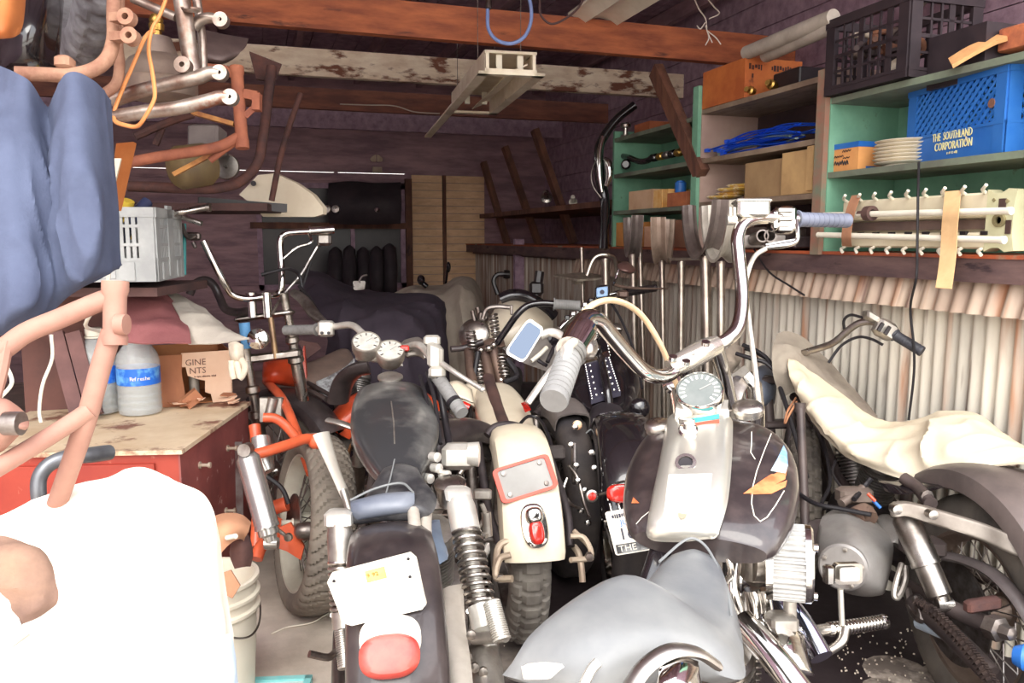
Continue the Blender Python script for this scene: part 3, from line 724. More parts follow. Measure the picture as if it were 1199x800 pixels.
# ---- wheel rims and fender bands hung below the shelves
def rim_ring(label,cx,cy,d,R,yaw,w,mat,a0=0,a1=2*pi):
    c=p(cx,cy,d); ax=V((math.cos(yaw),math.sin(yaw),0)); U=Z3; S=ax.cross(U); mb=MB(); secs=[]
    n=72; full=abs(a1-a0)>6.2
    pr=[(-.5,.014),(-.46,0),(-.3,-.004),(-.14,-.016),(.14,-.016),(.3,-.004),(.46,0),(.5,.014),(.44,.014),(.12,-.010),(-.12,-.010),(-.44,.014)]
    for i in range(n if full else n+1):
        a=a0+(a1-a0)*i/n; rad=U*math.cos(a)+S*math.sin(a)
        secs.append([c+ax*(x*w)+rad*(R+y) for x,y in pr])
    mb.loft(secs,closed=full); o=solo('wheel_rim',mb,mat,label,'wheel rim'); 
    return o
DKRIM=M('dark_rim',(134,122,116),(100,88,84),9,.4,.25)
rim_ring('steel half rim hung lowest, close beside the tall chrome riser',847,226,3.25,.27,-.35,.075,RIM,1.72,4.56)
rim_ring('dark half rim hanging just behind the steel one',824,228,3.5,.27,-.3,.07,DKRIM,1.70,4.58)
rim_ring('brownish half rim hung second from the black pipe',777,254,3.85,.215,-.6,.07,M('brown_rim',(176,154,138),(136,116,102),9,.45,.2),1.6,4.68)
rim_ring('dark drilled half rim nearest the long black pipe',741,252,4.15,.205,-.35,.06,DKRIM,1.6,4.68)
# fork tubes and pipes standing along the corrugated wall
TUBE=M('satin_tube',(205,196,184),(160,146,134),12,.28,.9)
for k,(xt,yt,xb,d,r,lab) in enumerate(((681,290,687,5.0,.012,'thin bright fork tube under the flat bracket'),(709,303,712,4.6,.024,'thick fork tube capped by the bent hoop'),(741,298,745,4.5,.022,'fork tube standing beneath the dark drilled rim'),(749,280,756,4.3,.013,'slim steel rod rising beside the dark drilled rim'),(775,305,778,4.0,.015,'fork tube standing directly below the brownish rim'),(798,306,797,3.8,.017,'steel fork tube with flat flange on top'),(826,300,830,3.5,.024,'thick fork tube standing left of the chrome riser'),(844,306,845,3.4,.018,'thinner fork tube standing close against the chrome riser'))):
    a=p(xt,yt,d); c=p(xb,520,d+.05); 
    t_=(c-a).normalized(); c=a+t_*((a.z)/(-t_.z))
    m=MB(); m.rod(c,a,r,16); m.lathe(a-Z3*.02,Z3,[(0,r),(.0,r*1.12),(.014,r*1.12),(.018,r*.6),(.018,.002)],16)
    if k==5: m.obox(a+Z3*.01,.16,.05,.012)
    if k==1: m.tube([p(687,323,4.6),p(694,305,4.6),p(702,299,4.6),p(712,299,4.6),p(720,304,4.62),p(722,325,4.65)],.011,seg=8)
    solo('fork_tube',m,TUBE,lab,'tube')
m=MB(); m.poly(pp((648,322,4.9),(664,325,4.75),(676,327.5,4.65),(706,325,4.7),(700,321,4.85),(680,319,5.0)),(0,0,-.012)); m.obox(p(676,330,4.8),.05,.05,.03); solo('flat_bracket',m,M('drilled_plate',(190,178,160),(130,116,104),30,.5,.4),'flat drilled plate bracket resting on the thin fork tube','bracket')
# long black and chrome exhaust pipe against the far shelf end
m=MB(); m.tube(pp((743,123,4.75),(722,140,4.75),(706,162,4.75),(701,180,4.75),(703,210,4.75),(708,235,4.75),(708,262,4.72),(707,292,4.7)),[.026,.026,.028,.030,.032,.030,.026,.03],seg=12)
t=thing('exhaust_pipe','long black exhaust pipe standing against the far green shelf unit','pipe',p(707,292,4.7)); part('pipe',m,BLACK,t)
m=MB(); m.tube(pp((706,160,4.70),(702,178,4.69),(702,205,4.69),(705,225,4.70)),[.012,.017,.017,.012],seg=10); part('heat_shield',m,CHROME,t)
m=MB(); m.tube(pp((708,186,4.66),(712,190,4.64),(714,205,4.64),(710,218,4.66)),[.010,.02,.02,.012],seg=10); part('chrome_clamp',m,CHROME,t)
m=MB(); m.tube(pp((701,182,4.72),(693,200,4.72),(694,217,4.72),(704,232,4.72)),.004,seg=6); part('wire_loop',m,STEEL,t)
m=MB(); m.tube([pX(883,292,XS-.05),pX(900,318,XS-.1),pX(925,335,XS-.1),pX(942,346,XS-.1)],.004,seg=6); solo('cable_end',m,CABLE,'thin black wire drooping over the corrugated strip','cable')
# dark leaning sheet things deep on the shelf wall
for k,(x,y,d,r) in enumerate(((640,232,6.7,.05),(671,237,6.6,.035))):
    m=MB(); q=p(x,y,d); m.lathe(q,(-.3,-.7,.4),[(0,r),(.01,r),(.02,r*.6),(.09,r*.5),(.09,.004)],14); solo('pale_funnel',m,WHITE if k else CHROME_DULL,['pale shiny cone on the ledge between the two far braces','small white cone on the far ledge by the thick brace'][k],'cone')
# ---------------------------------------------------------------- lamps, hoses and wires under the roof
LAMPW=M('enamel_lamp',(244,234,214),(222,206,182),7,.5,.1,bump=.04,c3=(130,100,82),s3=10,t3=.66)
t=thing('fluorescent_light','long unlit fluorescent light fixture hanging below the peeling white beam','light',p(560,110,4.2))
zf=2.06
def fz(x,y,z=zf): return pZ(x,y,z)
A,B,C,D=fz(560,86),fz(635,92),fz(568,136),fz(514,130); E=fz(497,161); E2=fz(507,164)
dirL=(E-A).normalized(); acr=(B-A); acr-=dirL*acr.dot(dirL); wid=acr.length; acr.normalize(); LL=(C-B).dot(dirL)
def fq(u,v,z): return A+dirL*u+acr*v+Z3*z
m=MB()
L_=(E-A).length
for v0,v1,u1 in ((-.0,.05,L_),(wid-.05,wid,LL)): m.quadbox([fq(0,v0,0),fq(0,v1,0),fq(u1,v1,0),fq(u1,v0,0)],Z3*.012)
m.quadbox([fq(0,0,0),fq(0,wid,0),fq(.05,wid,0),fq(.05,0,0)],Z3*.013); m.quadbox([fq(LL-.05,0,0),fq(LL-.05,wid,0),fq(LL,wid,0),fq(LL,0,0)],Z3*.013)
part('rim_frame',m,LAMPW,t)
m=MB(); m.quadbox([fq(.06,.04,.012),fq(.06,.045,.012),fq(LL-.02,.045,.012),fq(LL-.02,.04,.012)],Z3*.10); m.quadbox([fq(.06,wid-.045,.012),fq(.06,wid-.04,.012),fq(LL-.02,wid-.04,.012),fq(LL-.02,wid-.045,.012)],Z3*.10)
m.quadbox([fq(.06,.04,.112),fq(.06,wid-.04,.112),fq(LL-.02,wid-.04,.112),fq(LL-.02,.04,.112)],Z3*.008); part('housing',m,LAMPW,t)
m=MB(); m.quadbox([fq(.06,wid*.5,.02),fq(.06,wid*.78,.06),fq(LL-.06,wid*.78,.06),fq(LL-.06,wid*.5,.02)],Z3*.006); part('reflector',m,LAMPW,t)
m=MB(); m.quadbox([fq(.02,.035,.01),fq(.02,wid-.035,.01),fq(.05,wid-.035,.01),fq(.05,.035,.01)],Z3*.02); 
for v in (.04,wid-.055): m.quadbox([fq(.02,v,.01),fq(.02,v+.015,.01),fq(.05,v+.015,.01),fq(.05,v,.01)],Z3*.10)
m.quadbox([fq(.02,.035,.10),fq(.02,wid-.035,.10),fq(.05,wid-.035,.10),fq(.05,.035,.10)],Z3*.012); part('end_frame',m,LAMPW,t)
for u in (.055,LL-.2):
    for v in (.3,.62):
        m=MB(); m.quadbox([fq(u,wid*v,.03),fq(u,wid*v+.028,.03),fq(u+.02,wid*v+.028,.03),fq(u+.02,wid*v,.03)],Z3*.07); m.lathe(fq(u-.004,wid*v+.014,.045),dirL,[(0,.012),(.012,.012),(.012,.002)],12); part('lamp_holder',m,WHITE,t)
for u in (.3,1.0):
    for v in (.05,wid-.05):
        m=MB(); m.rod(fq(u,v,.11),fq(u,v,.55),.002,5); part('hanging_wire',m,STEEL,t)
t=thing('fluorescent_light','white ribbed light fixture against the roof, near end over orange beam','light',p(690,30,4.3))
a0,a1=pZ(665,26,2.42),pZ(722,34,2.42); dv=V((0,-1,0)); ac=(a1-a0); ac=V((ac.length,0,0)); 
m=MB(); S=[]
for u in (0,1.3):
    top=[];
    for k in range(13): top.append(a0+dv*u+V((.27*k/12,0,.035*abs(math.sin(pi*1.5*k/12+pi/2)) )))
    S.append(top+[q+Z3*.012 for q in top[::-1]])
m.loft(S); part('reflector',m,WHITE,t)
m=MB(); q=a0+V((.07,.01,-.012)); m.obox(q,.028,.02,.05); part('lamp_holder',m,WHITE,t)
m=MB(); m.obox(a0+V((.13,-.65,.065)),.1,1.3,.05); part('ballast_box',m,LAMPW,t)
for k,((xa,ya,da),(xb,yb,db)) in enumerate((((874,62,3.55),(976,20,2.97)),((897,65,3.5),(974,31,3.0)))):
    m=MB(); m.tube([p(xa,ya,da),p(xb,yb,db)],.030,sm=0,seg=16); solo('grey_pipe',m,M('grey_tube',(186,176,164),(150,140,130),7,.5),['upper grey pipe lying along the roof over the orange box','lower grey pipe beside it, lying along the roof over the orange box'][k],'pipe')
m=MB(); m.tube(pp((571,-6,3.6),(571,14,3.6),(572,34,3.6),(582,47,3.6),(598,51,3.6),(613,44,3.6),(621,28,3.6),(622,10,3.6),(618,-8,3.6)),.0085,seg=9); 
t=thing('air_hose','pale blue hose loop hanging in front of the orange beam','hose',p(598,51,3.6)); part('hose',m,M('pale_blue_hose',(150,172,226),(130,152,210),9,.35),t)
m=MB(); m.rod(p(572,-6,3.59),p(572,10,3.59),.014,10); part('coupling',m,STEEL,t)
m=MB(); m.tube(pp((632,0,3.8),(633,17,3.8),(645,28,3.8),(662,22,3.8),(678,8,3.8),(684,-6,3.8)),.0055,seg=7); solo('loose_cable',m,M('brown_cable',(92,70,70)),'dull brown cable loop between blue hose and ribbed light','cable')
m=MB()
for pts in (((812,-4),(818,10),(826,22),(828,36),(834,50)),((826,-4),(836,8),(842,16),(830,22)),((826,26),(820,34),(816,30)),((828,36),(838,44),(844,52)),((826,30),(830,44),(826,53))): m.tube(pp(*[(x,y,3.4) for x,y in pts]),.0028,seg=5)
solo('wire_tangle',m,M('pale_wire',(170,156,146)),'frayed pale wires dangling near the top of the brace','wire')
m=MB(); m.tube(pp((398,122,5.2),(430,123,5.2),(462,124,5.2),(485,131,5.2),(515,133,5.2)),.004,seg=6); solo('lamp_cable',m,M('pale_wire',None),'thin pale cable running along the beam to the light','cable')
m=MB(); q=p(441,187,7.9)
for s in (-1,1): m.poly([q+RGT*(s*x)+Z3*z for x,z in ((.004,-.02),(.05,-.02),(.065,.005),(.045,.03),(.02,.045),(.004,.05))],(0,.01,0))
m.obox(q+V((0,-.02,-.10)),.09,.06,.05); solo('bulb_holder',m,M('dim_cream',(190,170,150),(160,140,120),9,.6),'small pale twin disc lamp on the back beam','lamp')

# ---------------------------------------------------------------- pile along the left side
DENIM=M('denim_cloth',(84,92,116),(64,70,92),4,.9,bump=.12,bscale=90)
m=MB()
m.sheet([pp((-30,70,1.75),(0,78,1.72),(28,92,1.68),(58,128,1.74),(80,88,1.68),(108,96,1.72),(126,118,1.8)),
 pp((-30,180,1.62),(0,180,1.60),(30,196,1.62),(60,172,1.70),(85,166,1.64),(112,176,1.67),(131,190,1.78)),
 pp((-30,290,1.60),(0,285,1.57),(34,290,1.58),(60,270,1.66),(90,262,1.62),(116,256,1.64),(136,250,1.76)),
 pp((-30,372,1.58),(0,366,1.55),(36,352,1.56),(66,330,1.64),(92,322,1.63),(118,312,1.66),(138,303,1.78)),
 pp((-30,398,1.62),(0,389,1.60),(40,376,1.62),(68,352,1.68),(94,333,1.68),(118,322,1.70),(140,309,1.80))],.006,14,.020,9,seed=2,an=(1,.16,1))
solo('denim_cloth',m,DENIM,'faded blue cloth hanging in folds beneath the rusty lugged frame','cloth')
m=MB(); m.pillow([pp((-25,-20,1.75),(10,-20,1.78),(28,-20,1.85)),pp((-25,20,1.72),(8,24,1.75),(24,18,1.82)),pp((-25,42,1.72),(4,42,1.74),(18,36,1.8))],(0,.05,.0)); solo('wood_wedge',m,M('varnished_wood',(206,130,76),(180,104,56),5,.5,bump=.06),'varnished orange wood piece at the upper left corner','wood',sub=2)
m=MB(); m.pillow([pp((-20,-30,2.05),(20,-30,1.98),(52,-25,2.0),(66,-20,2.1)),pp((-20,30,2.0),(20,30,1.93),(48,30,1.95),(62,30,2.05)),pp((-10,66,2.0),(22,64,1.94),(46,66,1.97),(58,68,2.05)),pp((-10,82,2.02),(22,82,1.99),(44,80,2.0),(54,78,2.05))],(0,.14,0)); solo('black_tank',m,BLACK,'glossy black tank hanging behind the wood piece and blue cloth','tank',sub=2)
# hanging tyre seen edge-on
c=p(88,-95,2.45); t=thing('spare_tire','grey worn spare tire hanging edge-on among the rusty frames','tire',c-Z3*.42); part('tread',tire_mb(c,V((.93,.35,0)),.44,.125,'block',352,30),M('worn_tire',(150,150,154),(96,92,96),9,.8),t)
RUSTP=M('pale_rust',(176,136,112),(142,100,82),18,.8,.1,bump=.25)
# rusty frame with two lugs
t=thing('motorcycle_chassis','pale rusty bent frame tube with two round lugs over blue cloth','motorcycle chassis',p(80,90,1.9))
m=MB(); m.tube(pp((18,86,1.82),(50,87,1.84),(80,88,1.86),(108,82,1.88),(126,68,1.9),(133,45,1.92),(133,15,1.94),(134,-30,1.96)),.0165,seg=12); part('main_tube',m,RUSTP,t)
for x,y in ((149,21),(153,43)):
    m=MB(); q=p(x,y,1.88); m.lathe(q,FWD*-1,[(-.012,.008),(-.012,.02),(.012,.02),(.012,.008),(-.012,.008)],18); m.beam(p(134,y+1,1.9),p(x-5,y,1.885),.02,.03,up=(0,1,0)); part('lug',m,RUSTP,t)
m=MB(); m.obox(p(76,74,1.86),.036,.04,.03,RGT,FWD,UPV,.006); part('boss',m,RUSTP,t)
m=MB(); m.tube(pp((120,112,1.97),(136,98,1.98),(140,75,1.99),(138,50,2.0),(140,-10,2.0)),.013,seg=10); part('rear_tube',m,RUSTP,t)
# steel-bright frame
SCR=M('scratched_steel',(176,166,156),(130,104,92),15,.38,.75,bump=.05,c3=(146,96,76),s3=9,t3=.6)
t=thing('motorcycle_chassis','scratched bare steel frame with flattened tube ends, wrapped by orange cord','motorcycle chassis',p(220,110,2.1))
m=MB(); m.tube(pp((211,-12,2.08),(216,20,2.08),(222,60,2.1),(228,90,2.1)),.022,seg=14); part('down_tube',m,SCR,t)
m=MB(); m.tube(pp((229,-10,2.14),(236,40,2.15),(238,82,2.15)),.012,seg=10); part('rear_tube',m,SCR,t)
def fork_end(P_,d,r):
    m=MB(); n=len(P_); m.tube(pp(*[(x,y,d) for x,y in P_]),[r]*(n-2)+[r*.95,r*.8],seg=12)
    x,y=P_[-1]; q=p(x,y,d-.004); m.lathe(q,FWD*-1,[(-.01,.005),(-.01,.020),(.01,.020),(.01,.005),(-.01,.005)],18); return m
part('upper_arm',fork_end(((131,118),(160,108),(195,99),(228,92),(245,86),(258,86)),2.05,.019),SCR,t)
part('lower_arm',fork_end(((133,137),(170,131),(205,127),(240,119),(258,114),(270,114.5)),2.0,.018),SCR,t)
part('top_arm',fork_end(((226,32),(234,24),(245,21),(259,24)),2.12,.015),SCR,t)
m=MB(); m.tube(pp((155,-2,2.1),(178,8,2.1),(206,20,2.1)),.012,seg=10); part('cross_tube',m,SCR,t)
m=MB(); q=p(215,77,2.04); m.lathe(q,FWD*-1,[(-.012,.007),(-.012,.021),(.012,.021),(.012,.007),(-.012,.007)],18); part('axle_lug',m,SCR,t)
m=MB(); q=p(224,11,2.06); m.lathe(q,V((0,-.4,1)),[(-.005,.022),(.004,.026),(.004,.020),(-.005,.018),(-.005,.022)],22); part('ring',m,SCR,t)
m=MB(); m.tube(pp((196,-6,1.98),(188,16,1.97),(178,34,1.97),(174,58,1.96),(178,82,1.95),(181,104,1.94),(180,118,1.94),(168,140,1.94),(160,148,1.95),(148,147,1.96),(135,142,1.98),(134,130,1.99),(142,108,1.99),(155,78,1.98),(168,48,1.98),(175,38,1.985),(182,36,1.99)),.0055,seg=8,flat=.8)
solo('orange_cord',m,M('orange_cord',(222,150,92),(200,126,72),9,.6),'orange cord looped over the scratched steel frame','cord')
# round metal can with brass neck
t=thing('metal_tank','round dull metal tank with brass neck behind the steel frame','tank',p(188,115,2.35)-Z3*.06)
m=MB(); q=p(188,118,2.35); m.lathe(q,(0,0,1),[(0,.005),(0,.07),(.012,.10),(.028,.106),(.055,.106),(.06,.11),(.064,.106),(.09,.098),(.115,.08),(.13,.055),(.16,.045),(.18,.038),(.18,.005)],40); part('body',m,M('tank_metal',(158,140,126),(124,108,100),7,.45,.55),t)
m=MB(); m.lathe(q+Z3*.178,(0,0,1),[(0,.014),(.02,.014),(.02,.02),(.038,.022),(.042,.018),(.05,.02),(.065,.014),(.07,.004)],18); part('brass_neck',m,M('brass',None),t,'brass neck')
# curved mudguard scrap hanging under the roof
m=MB(); q=p(243,62,2.75); m.sheet([pp((236,36,2.7),(262,42,2.72),(291,47,2.75)),pp((236,52,2.62),(262,56,2.64),(286,57,2.68)),pp((237,66,2.6),(258,70,2.61),(274,66,2.65)),pp((238,72,2.64),(254,74,2.65),(264,72,2.67))],.006,6); solo('mudguard_scrap',m,M('grey_brown_metal',(112,94,90),(84,70,68),8,.5,.3),'dark curved mudguard scrap beneath the orange beam end','mudguard')
# rust brown frame with neck
RB=M('red_rust',(162,98,72),(128,74,58),14,.8,.05,bump=.2)
t=thing('motorcycle_chassis','reddish rust frame with upright steering neck and bracket','motorcycle chassis',p(280,170,2.6))
m=MB(); m.lathe(p(284,174,2.6),p(277,80,2.6)-p(284,174,2.6),[(0,.014),(0,.022),(.03,.022),(.035,.020),(.24,.020),(.245,.023),(.268,.023),(.268,.014)],16); part('neck',m,RB,t)
m=MB(); m.tube(pp((152,190,2.45),(190,183,2.5),(230,177,2.55),(258,171,2.58),(280,160,2.6)),.017,seg=12); part('lower_tube',m,RB,t)
m=MB(); m.tube(pp((232,78,2.6),(250,80,2.6),(265,82,2.6),(278,92,2.6)),.014,seg=10); part('stub_tube',m,RB,t)
m=MB(); m.tube(pp((246,188,2.6),(262,176,2.6),(280,164,2.6)),.011,seg=10); part('top_tube',m,RB,t)
m=MB(); m.beam(p(286,110,2.6),p(302,113,2.6),.03,.02,up=(0,1,0)); m.beam(p(287,136,2.6),p(300,124,2.6),.02,.015,up=(0,1,0)); m.obox(p(301,120,2.6),.025,.03,.055,RGT,FWD,UPV); part('bracket',m,RB,t)
for k,(a,b) in enumerate((((226,132),(275,146)),((204,204),(272,168)))):
    m=MB(); m.beam(p(a[0],a[1],2.62),p(b[0],b[1],2.62),.014,.03,up=(0,1,0)); part('gold_plate' if k==0 else 'flaked_plate',m,M('flaked_gold',(200,146,84),(150,96,64),16,.6,.3),t)
# darker frame
t=thing('motorcycle_chassis','dark rust frame whose tube drops from the peeling beam','motorcycle chassis',p(300,210,3.0))
m=MB(); m.tube(pp((318,78,3.05),(312,130,3.03),(308,160,3.0),(302,190,3.0),(284,211,2.95),(262,219,2.9),(232,221,2.85),(150,218,2.8)),.019,seg=12); part('main_tube',m,RUST_DARK,t)
m=MB(); m.tube(pp((352,110,3.3),(338,150,3.25),(328,185,3.2),(318,235,3.2)),.012,seg=10); part('strut',m,RUST_DARK,t)
m=MB(); m.tube(pp((158,160,2.75),(200,142,2.8),(226,134,2.85)),.014,seg=8); m.tube(pp((182,170,2.8),(190,150,2.8)),.012,seg=8); part('cross_tube',m,RUST_DARK,t)
m=MB(); m.poly(pp((292,60,3.1),(330,75,3.1),(322,96,3.1),(300,92,3.1)),(0,.03,0)); part('gusset',m,RUST_DARK,t)
# olive tank and grey box in the shadow behind
m=MB(); m.lathe(p(200,198,2.75),p(246,192,2.85)-p(200,198,2.75),[(0,.02),(.01,.06),(.03,.075),(.13,.075),(.15,.06),(.155,.01)],24); solo('olive_canister',m,M('olive',(122,104,66),(90,74,56),6,.55),'olive brown canister lying under the red rust tube','canister')
m=MB(); m.obox(p(243,165,2.9),.11,.1,.10,RGT,FWD,UPV,.008); solo('grey_box',m,M('dim_grey',(122,112,108),(100,90,88),8,.6),'dim grey box wedged behind the red rust frame','box')
m=MB(); q=p(266,196,3.05); m.lathe(q,(-.2,-1,.1),[(-.02,.02),(0,.045),(.012,.05),(.02,.046),(.022,.002)],24); m.rod(p(251,190,3.05),p(251,205,3.05),.008,8); solo('round_lamp',m,CHROME_DULL,'small round chrome lamp behind the dark rust frame','lamp')
m=MB(); m.poly(pp((280,228,3.6),(302,205,3.6),(322,203,3.6),(346,214,3.6),(366,228,3.6),(378,243,3.6),(378,251,3.6),(368,254,3.6),(308,254,3.6),(296,240,3.6)),(.02,.03,0)); 
t=thing('fairing_panel','cream rounded fairing panel lying on the dark rack','fairing',p(340,254,3.6)); part('panel',m,M('dim_cream_paint',(226,214,190),(206,192,168),5,.5),t)
m=MB(); q=p(297,215,3.58); m.lathe(q,FWD*-1,[(0,.012),(.006,.012),(.006,.002)],12); part('hole_grommet',m,BLACK_PLASTIC,t)
# wooden rack carrying all of it
t=thing('wooden_rack','dark wooden rack of planks and posts holding the frames at left','rack',(-1.5,3.4,0))
for (x0,x1,y,d0,d1) in ((-160,325,243,3.3,3.5),(-200,216,338,2.9,2.95)):
    m=MB(); a=p(x0,y,d0); b=p(x1,y,d1); m.beam(a,V((b.x,b.y,a.z)),.5,.03,up=(0,0,1)); part('plank',m,M('rack_wood',(92,66,62),(64,46,46),5,.85,bump=.2),t)
m=MB(); m.beam(p(232,236,3.25),p(335,244,3.4),.05,.035); part('rail',m,BLACK_PLASTIC,t)
# cream backed wooden panel
t=thing('framed_panel','orange wood framed panel with cream face, behind the blue cloth','panel',p(140,240,2.2))
m=MB(); m.quadbox(pp((136,168,2.2),(156,166,2.25),(138,246,2.25),(126,246,2.2)),FWD*.02); part('wood_frame',m,M('varnished_wood',None),t)
m=MB(); m.quadbox(pp((128,186,2.19),(143,186,2.19),(134,222,2.19),(126,240,2.19)),FWD*-.006); part('cream_face',m,CREAM,t)
# grey crate with oddments
GREYP=M('grey_plastic',(176,178,176),(150,152,152),8,.5)
qa=p(141,326,2.62); qb=p(184,331,2.66); qc=p(213,328,2.95); zc=(qa.z+qb.z+qc.z)/3
u1=V((qa.x-qb.x,qa.y-qb.y,0)); u2=V((qc.x-qb.x,qc.y-qb.y,0)); 
u1n=(V((-1,.12,0))).normalized(); u2n=V((-u1n.y,u1n.x,0)); u2n=u2n if u2n.y>0 else -u2n
qb.z=zc; cen=qb+u1n*.16+u2n*.2
gc=crate('plastic_crate','grey plastic crate of oddments on the rack beside the blue cloth',cen,u1n,u2n,.32,.40,.245,GREYP,'slat')
m=MB(); m.obox(cen+V((.0,-.05,.2)),.10,.12,.12); m.tube([cen+V((.03,-.1,.22)),cen+V((.05,-.12,.27))],.02); solo('yellow_bottle',m,M('yellow_plastic',(222,190,70)),'yellow capped bottle poking out of the grey crate','bottle')
m=MB(); m.tube([cen+V((-.02,-.14,.04)),cen+V((.05,-.1,.2)),cen+V((.10,-.05,.27))],.02); solo('navy_tube',m,M('navy',(52,58,90)),'dark navy tube leaning inside the grey crate','tube')
m=MB(); m.rod(p(216,262,3.1),p(216,322,3.1),.007); solo('teal_rod',m,M('teal',(70,150,150)),'thin teal rod upright at the corner of the grey crate','rod')
m=MB(); m.tube(pp((193,252,2.9),(215,248,2.9),(242,243,2.95)),.012); m.rod(p(213,254,2.95),p(236,262,2.95),.010); m.lathe(p(242,243,2.95),RGT,[(0,.016),(.014,.016),(.014,.003)],12); solo('bent_tube',m,CHROME_DULL,'pair of dull bent tubes lying on top of the grey crate','tube')

# ---------------------------------------------------------------- red cabinet, jugs, cartons
zt=.655
a,b,c,d=pZ(20,531,zt),pZ(213,527,zt),pZ(294,470,zt),pZ(120,474,zt)
ux=(b-a).normalized(); uy=(c-b).normalized(); 
a=b-ux*.78; d=a+(c-b); 
REDC=M('red_cabinet_paint',(166,66,50),(148,54,44),4,.5,bump=.05,c3=(206,140,116),s3=14,t3=.66)
REDS=M('worn_red_side',(158,88,82),(126,70,68),5,.6,bump=.08,c3=(214,188,178),s3=16,t3=.62)
t=thing('red_cabinet','red wooden cabinet with plywood top under the water jugs','cabinet',V(((a.x+c.x)/2,(a.y+c.y)/2,0)))
th=.014
m=MB(); m.quadbox([q-Z3*th for q in (a,b,c,d)],Z3*th); PLY=M('worn_plywood',(226,206,176),(206,180,146),5,.75,bump=.08,c3=(136,94,76),s3=5.5,t3=.565); part('top',m,PLY,t,'worn pale plywood top')
ins=ux*-.02+uy*.02
B0=[a+ux*.0+uy*.02,b-ux*.02+uy*.02,c-ux*.02-uy*.0,d]
B0=[V((q.x,q.y,0)) for q in B0]
m=MB(); m.quadbox(B0,Z3*(zt-th-.004)); part('carcass',m,REDC,t)
m=MB(); nf=V((uy.y,-uy.x,0)); nf=nf if nf.dot(ux)>0 else -nf
q=[B0[1]+Z3*.01,B0[2]+Z3*.01,B0[2]+Z3*(zt-th-.006),B0[1]+Z3*(zt-th-.006)]; m.quadbox(q,nf*.006); part('side_skin',m,REDS,t)
nf2=V((-ux.y*-1,-ux.x,0)); nf2=V((ux.y,-ux.x,0)); nf2=nf2 if nf2.y<0 else -nf2
m=MB(); q0=B0[0]+ux*.04; q1=B0[1]-ux*.07; m.quadbox([q0+Z3*.30,q1+Z3*.30,q1+Z3*(zt-.045),q0+Z3*(zt-.045)],nf2*.012); part('drawer',m,REDC,t)
m=MB(); m.quadbox([q0+Z3*.04,q1+Z3*.04,q1+Z3*.28,q0+Z3*.28],nf2*.012); part('door',m,REDC,t)
m=MB(); w=B0[1]-ux*.36+nf2*.014+Z3*(zt-.04); m.obox(w,.09,.01,.018,ux,nf2,Z3); part('hasp',m,STEEL,t)
for k,(f,z) in enumerate(((.22,.10),(.62,.12),(.86,.30),(.55,.34))):
    m=MB(); q=B0[1]+(B0[2]-B0[1])*f+Z3*(zt-z)+nf*.006; m.lathe(q,nf,[(0,.012),(.006,.012),(.006,.006),(.03,.006),(.03,.010),(.038,.010),(.038,.002)],10); part('bolt',m,M('pale_bolt',(206,190,170),(180,160,140),9,.5,.4),t)
m=MB(); q=B0[1]+(B0[2]-B0[1])*.70+nf*.008; m.beam(q+Z3*.10,q+(B0[2]-B0[1])*.05+Z3*(zt-.12),.006,.05,up=tuple(nf)); part('strap',m,M('grey_strap',(150,144,142),(110,84,80),10,.5,.4),t)
BOTM=M('clear_plastic',(222,226,224),(236,238,236),9,rough=.16,alpha=.26)
WATER=M('water',(186,190,184),(170,176,172),9,rough=.05,alpha=.3)
LBL=M('blue_label',(40,106,206),(110,176,232),11,.45,lo=.5,hi=.6)
def jug(x,yb,d,sc,label):
    q=pZ(x,yb,zt+.001); t=thing('water_jug',label,'jug',q); R=.076*sc; h=1*sc
    prof=[(0,R*.8),(.006,R*.96),(.02,R)]
    for k in range(3): z=.03+k*.024; prof+=[(z,R),(z+.008,R*.965),(z+.016,R)]
    prof+=[(.11,R*.99),(.115,R*.97),(.175,R*.97),(.18,R)]
    prof+=[(.20,R*.985),(.225,R*.9),(.25,R*.7),(.272,R*.42),(.28,R*.33),(.296,R*.33)]
    prof=[(z*h,r) for z,r in prof]; inn=[(z+(.002 if i==0 else 0),r-.0018) for i,(z,r) in enumerate(prof)][::-1]
    m=MB(); m.lathe(q,Z3,prof+inn,36); part('bottle',m,BOTM,t)
    m=MB(); m.lathe(q+Z3*.003,Z3,[(0,R*.76),(.018,R*.965),(.10*h,R*.95),(.101*h,.002)],32); part('water',m,WATER,t)
    m=MB(); m.lathe(q+Z3*.115*h,Z3,[(0,R*.975),(0,R*.985),(.062*h,R*.985),(.062*h,R*.975),(0,R*.975)],40); lb_=part('label',m,LBL,t,'blue paper label')
    m=MB(); m.lathe(q+Z3*.296*h,Z3,[(-.012,R*.40),(.0,R*.42),(.014,R*.42),(.016,R*.40),(.016,.002)],28); m.lathe(q+Z3*.277*h,Z3,[(0,R*.34),(0,R*.46),(.006,R*.46),(.006,R*.34)],28); part('cap',m,WHITE,t)
    return t,q,R,h
j1,q1,R1,h1=jug(165,484,2.8,1.0,'water jug with blue label standing nearer the cardboard box')
jug(117,483,2.9,1.02,'water jug mostly behind the pink frame tube')
m=MB(); nv=(CAM-q1); nv.z=0; nv.normalize(); sv=Z3.cross(nv)
for i,ch in enumerate('Refreshe'):
    an=(-.42+i*.115); rad=nv*math.cos(an)+sv*math.sin(an); m.text(ch,.020,q1+Z3*.135+rad*(R1*1.0),(sv*math.cos(an)-nv*math.sin(an)),Z3,.0006)
part('label_lettering',m,WHITE,j1)
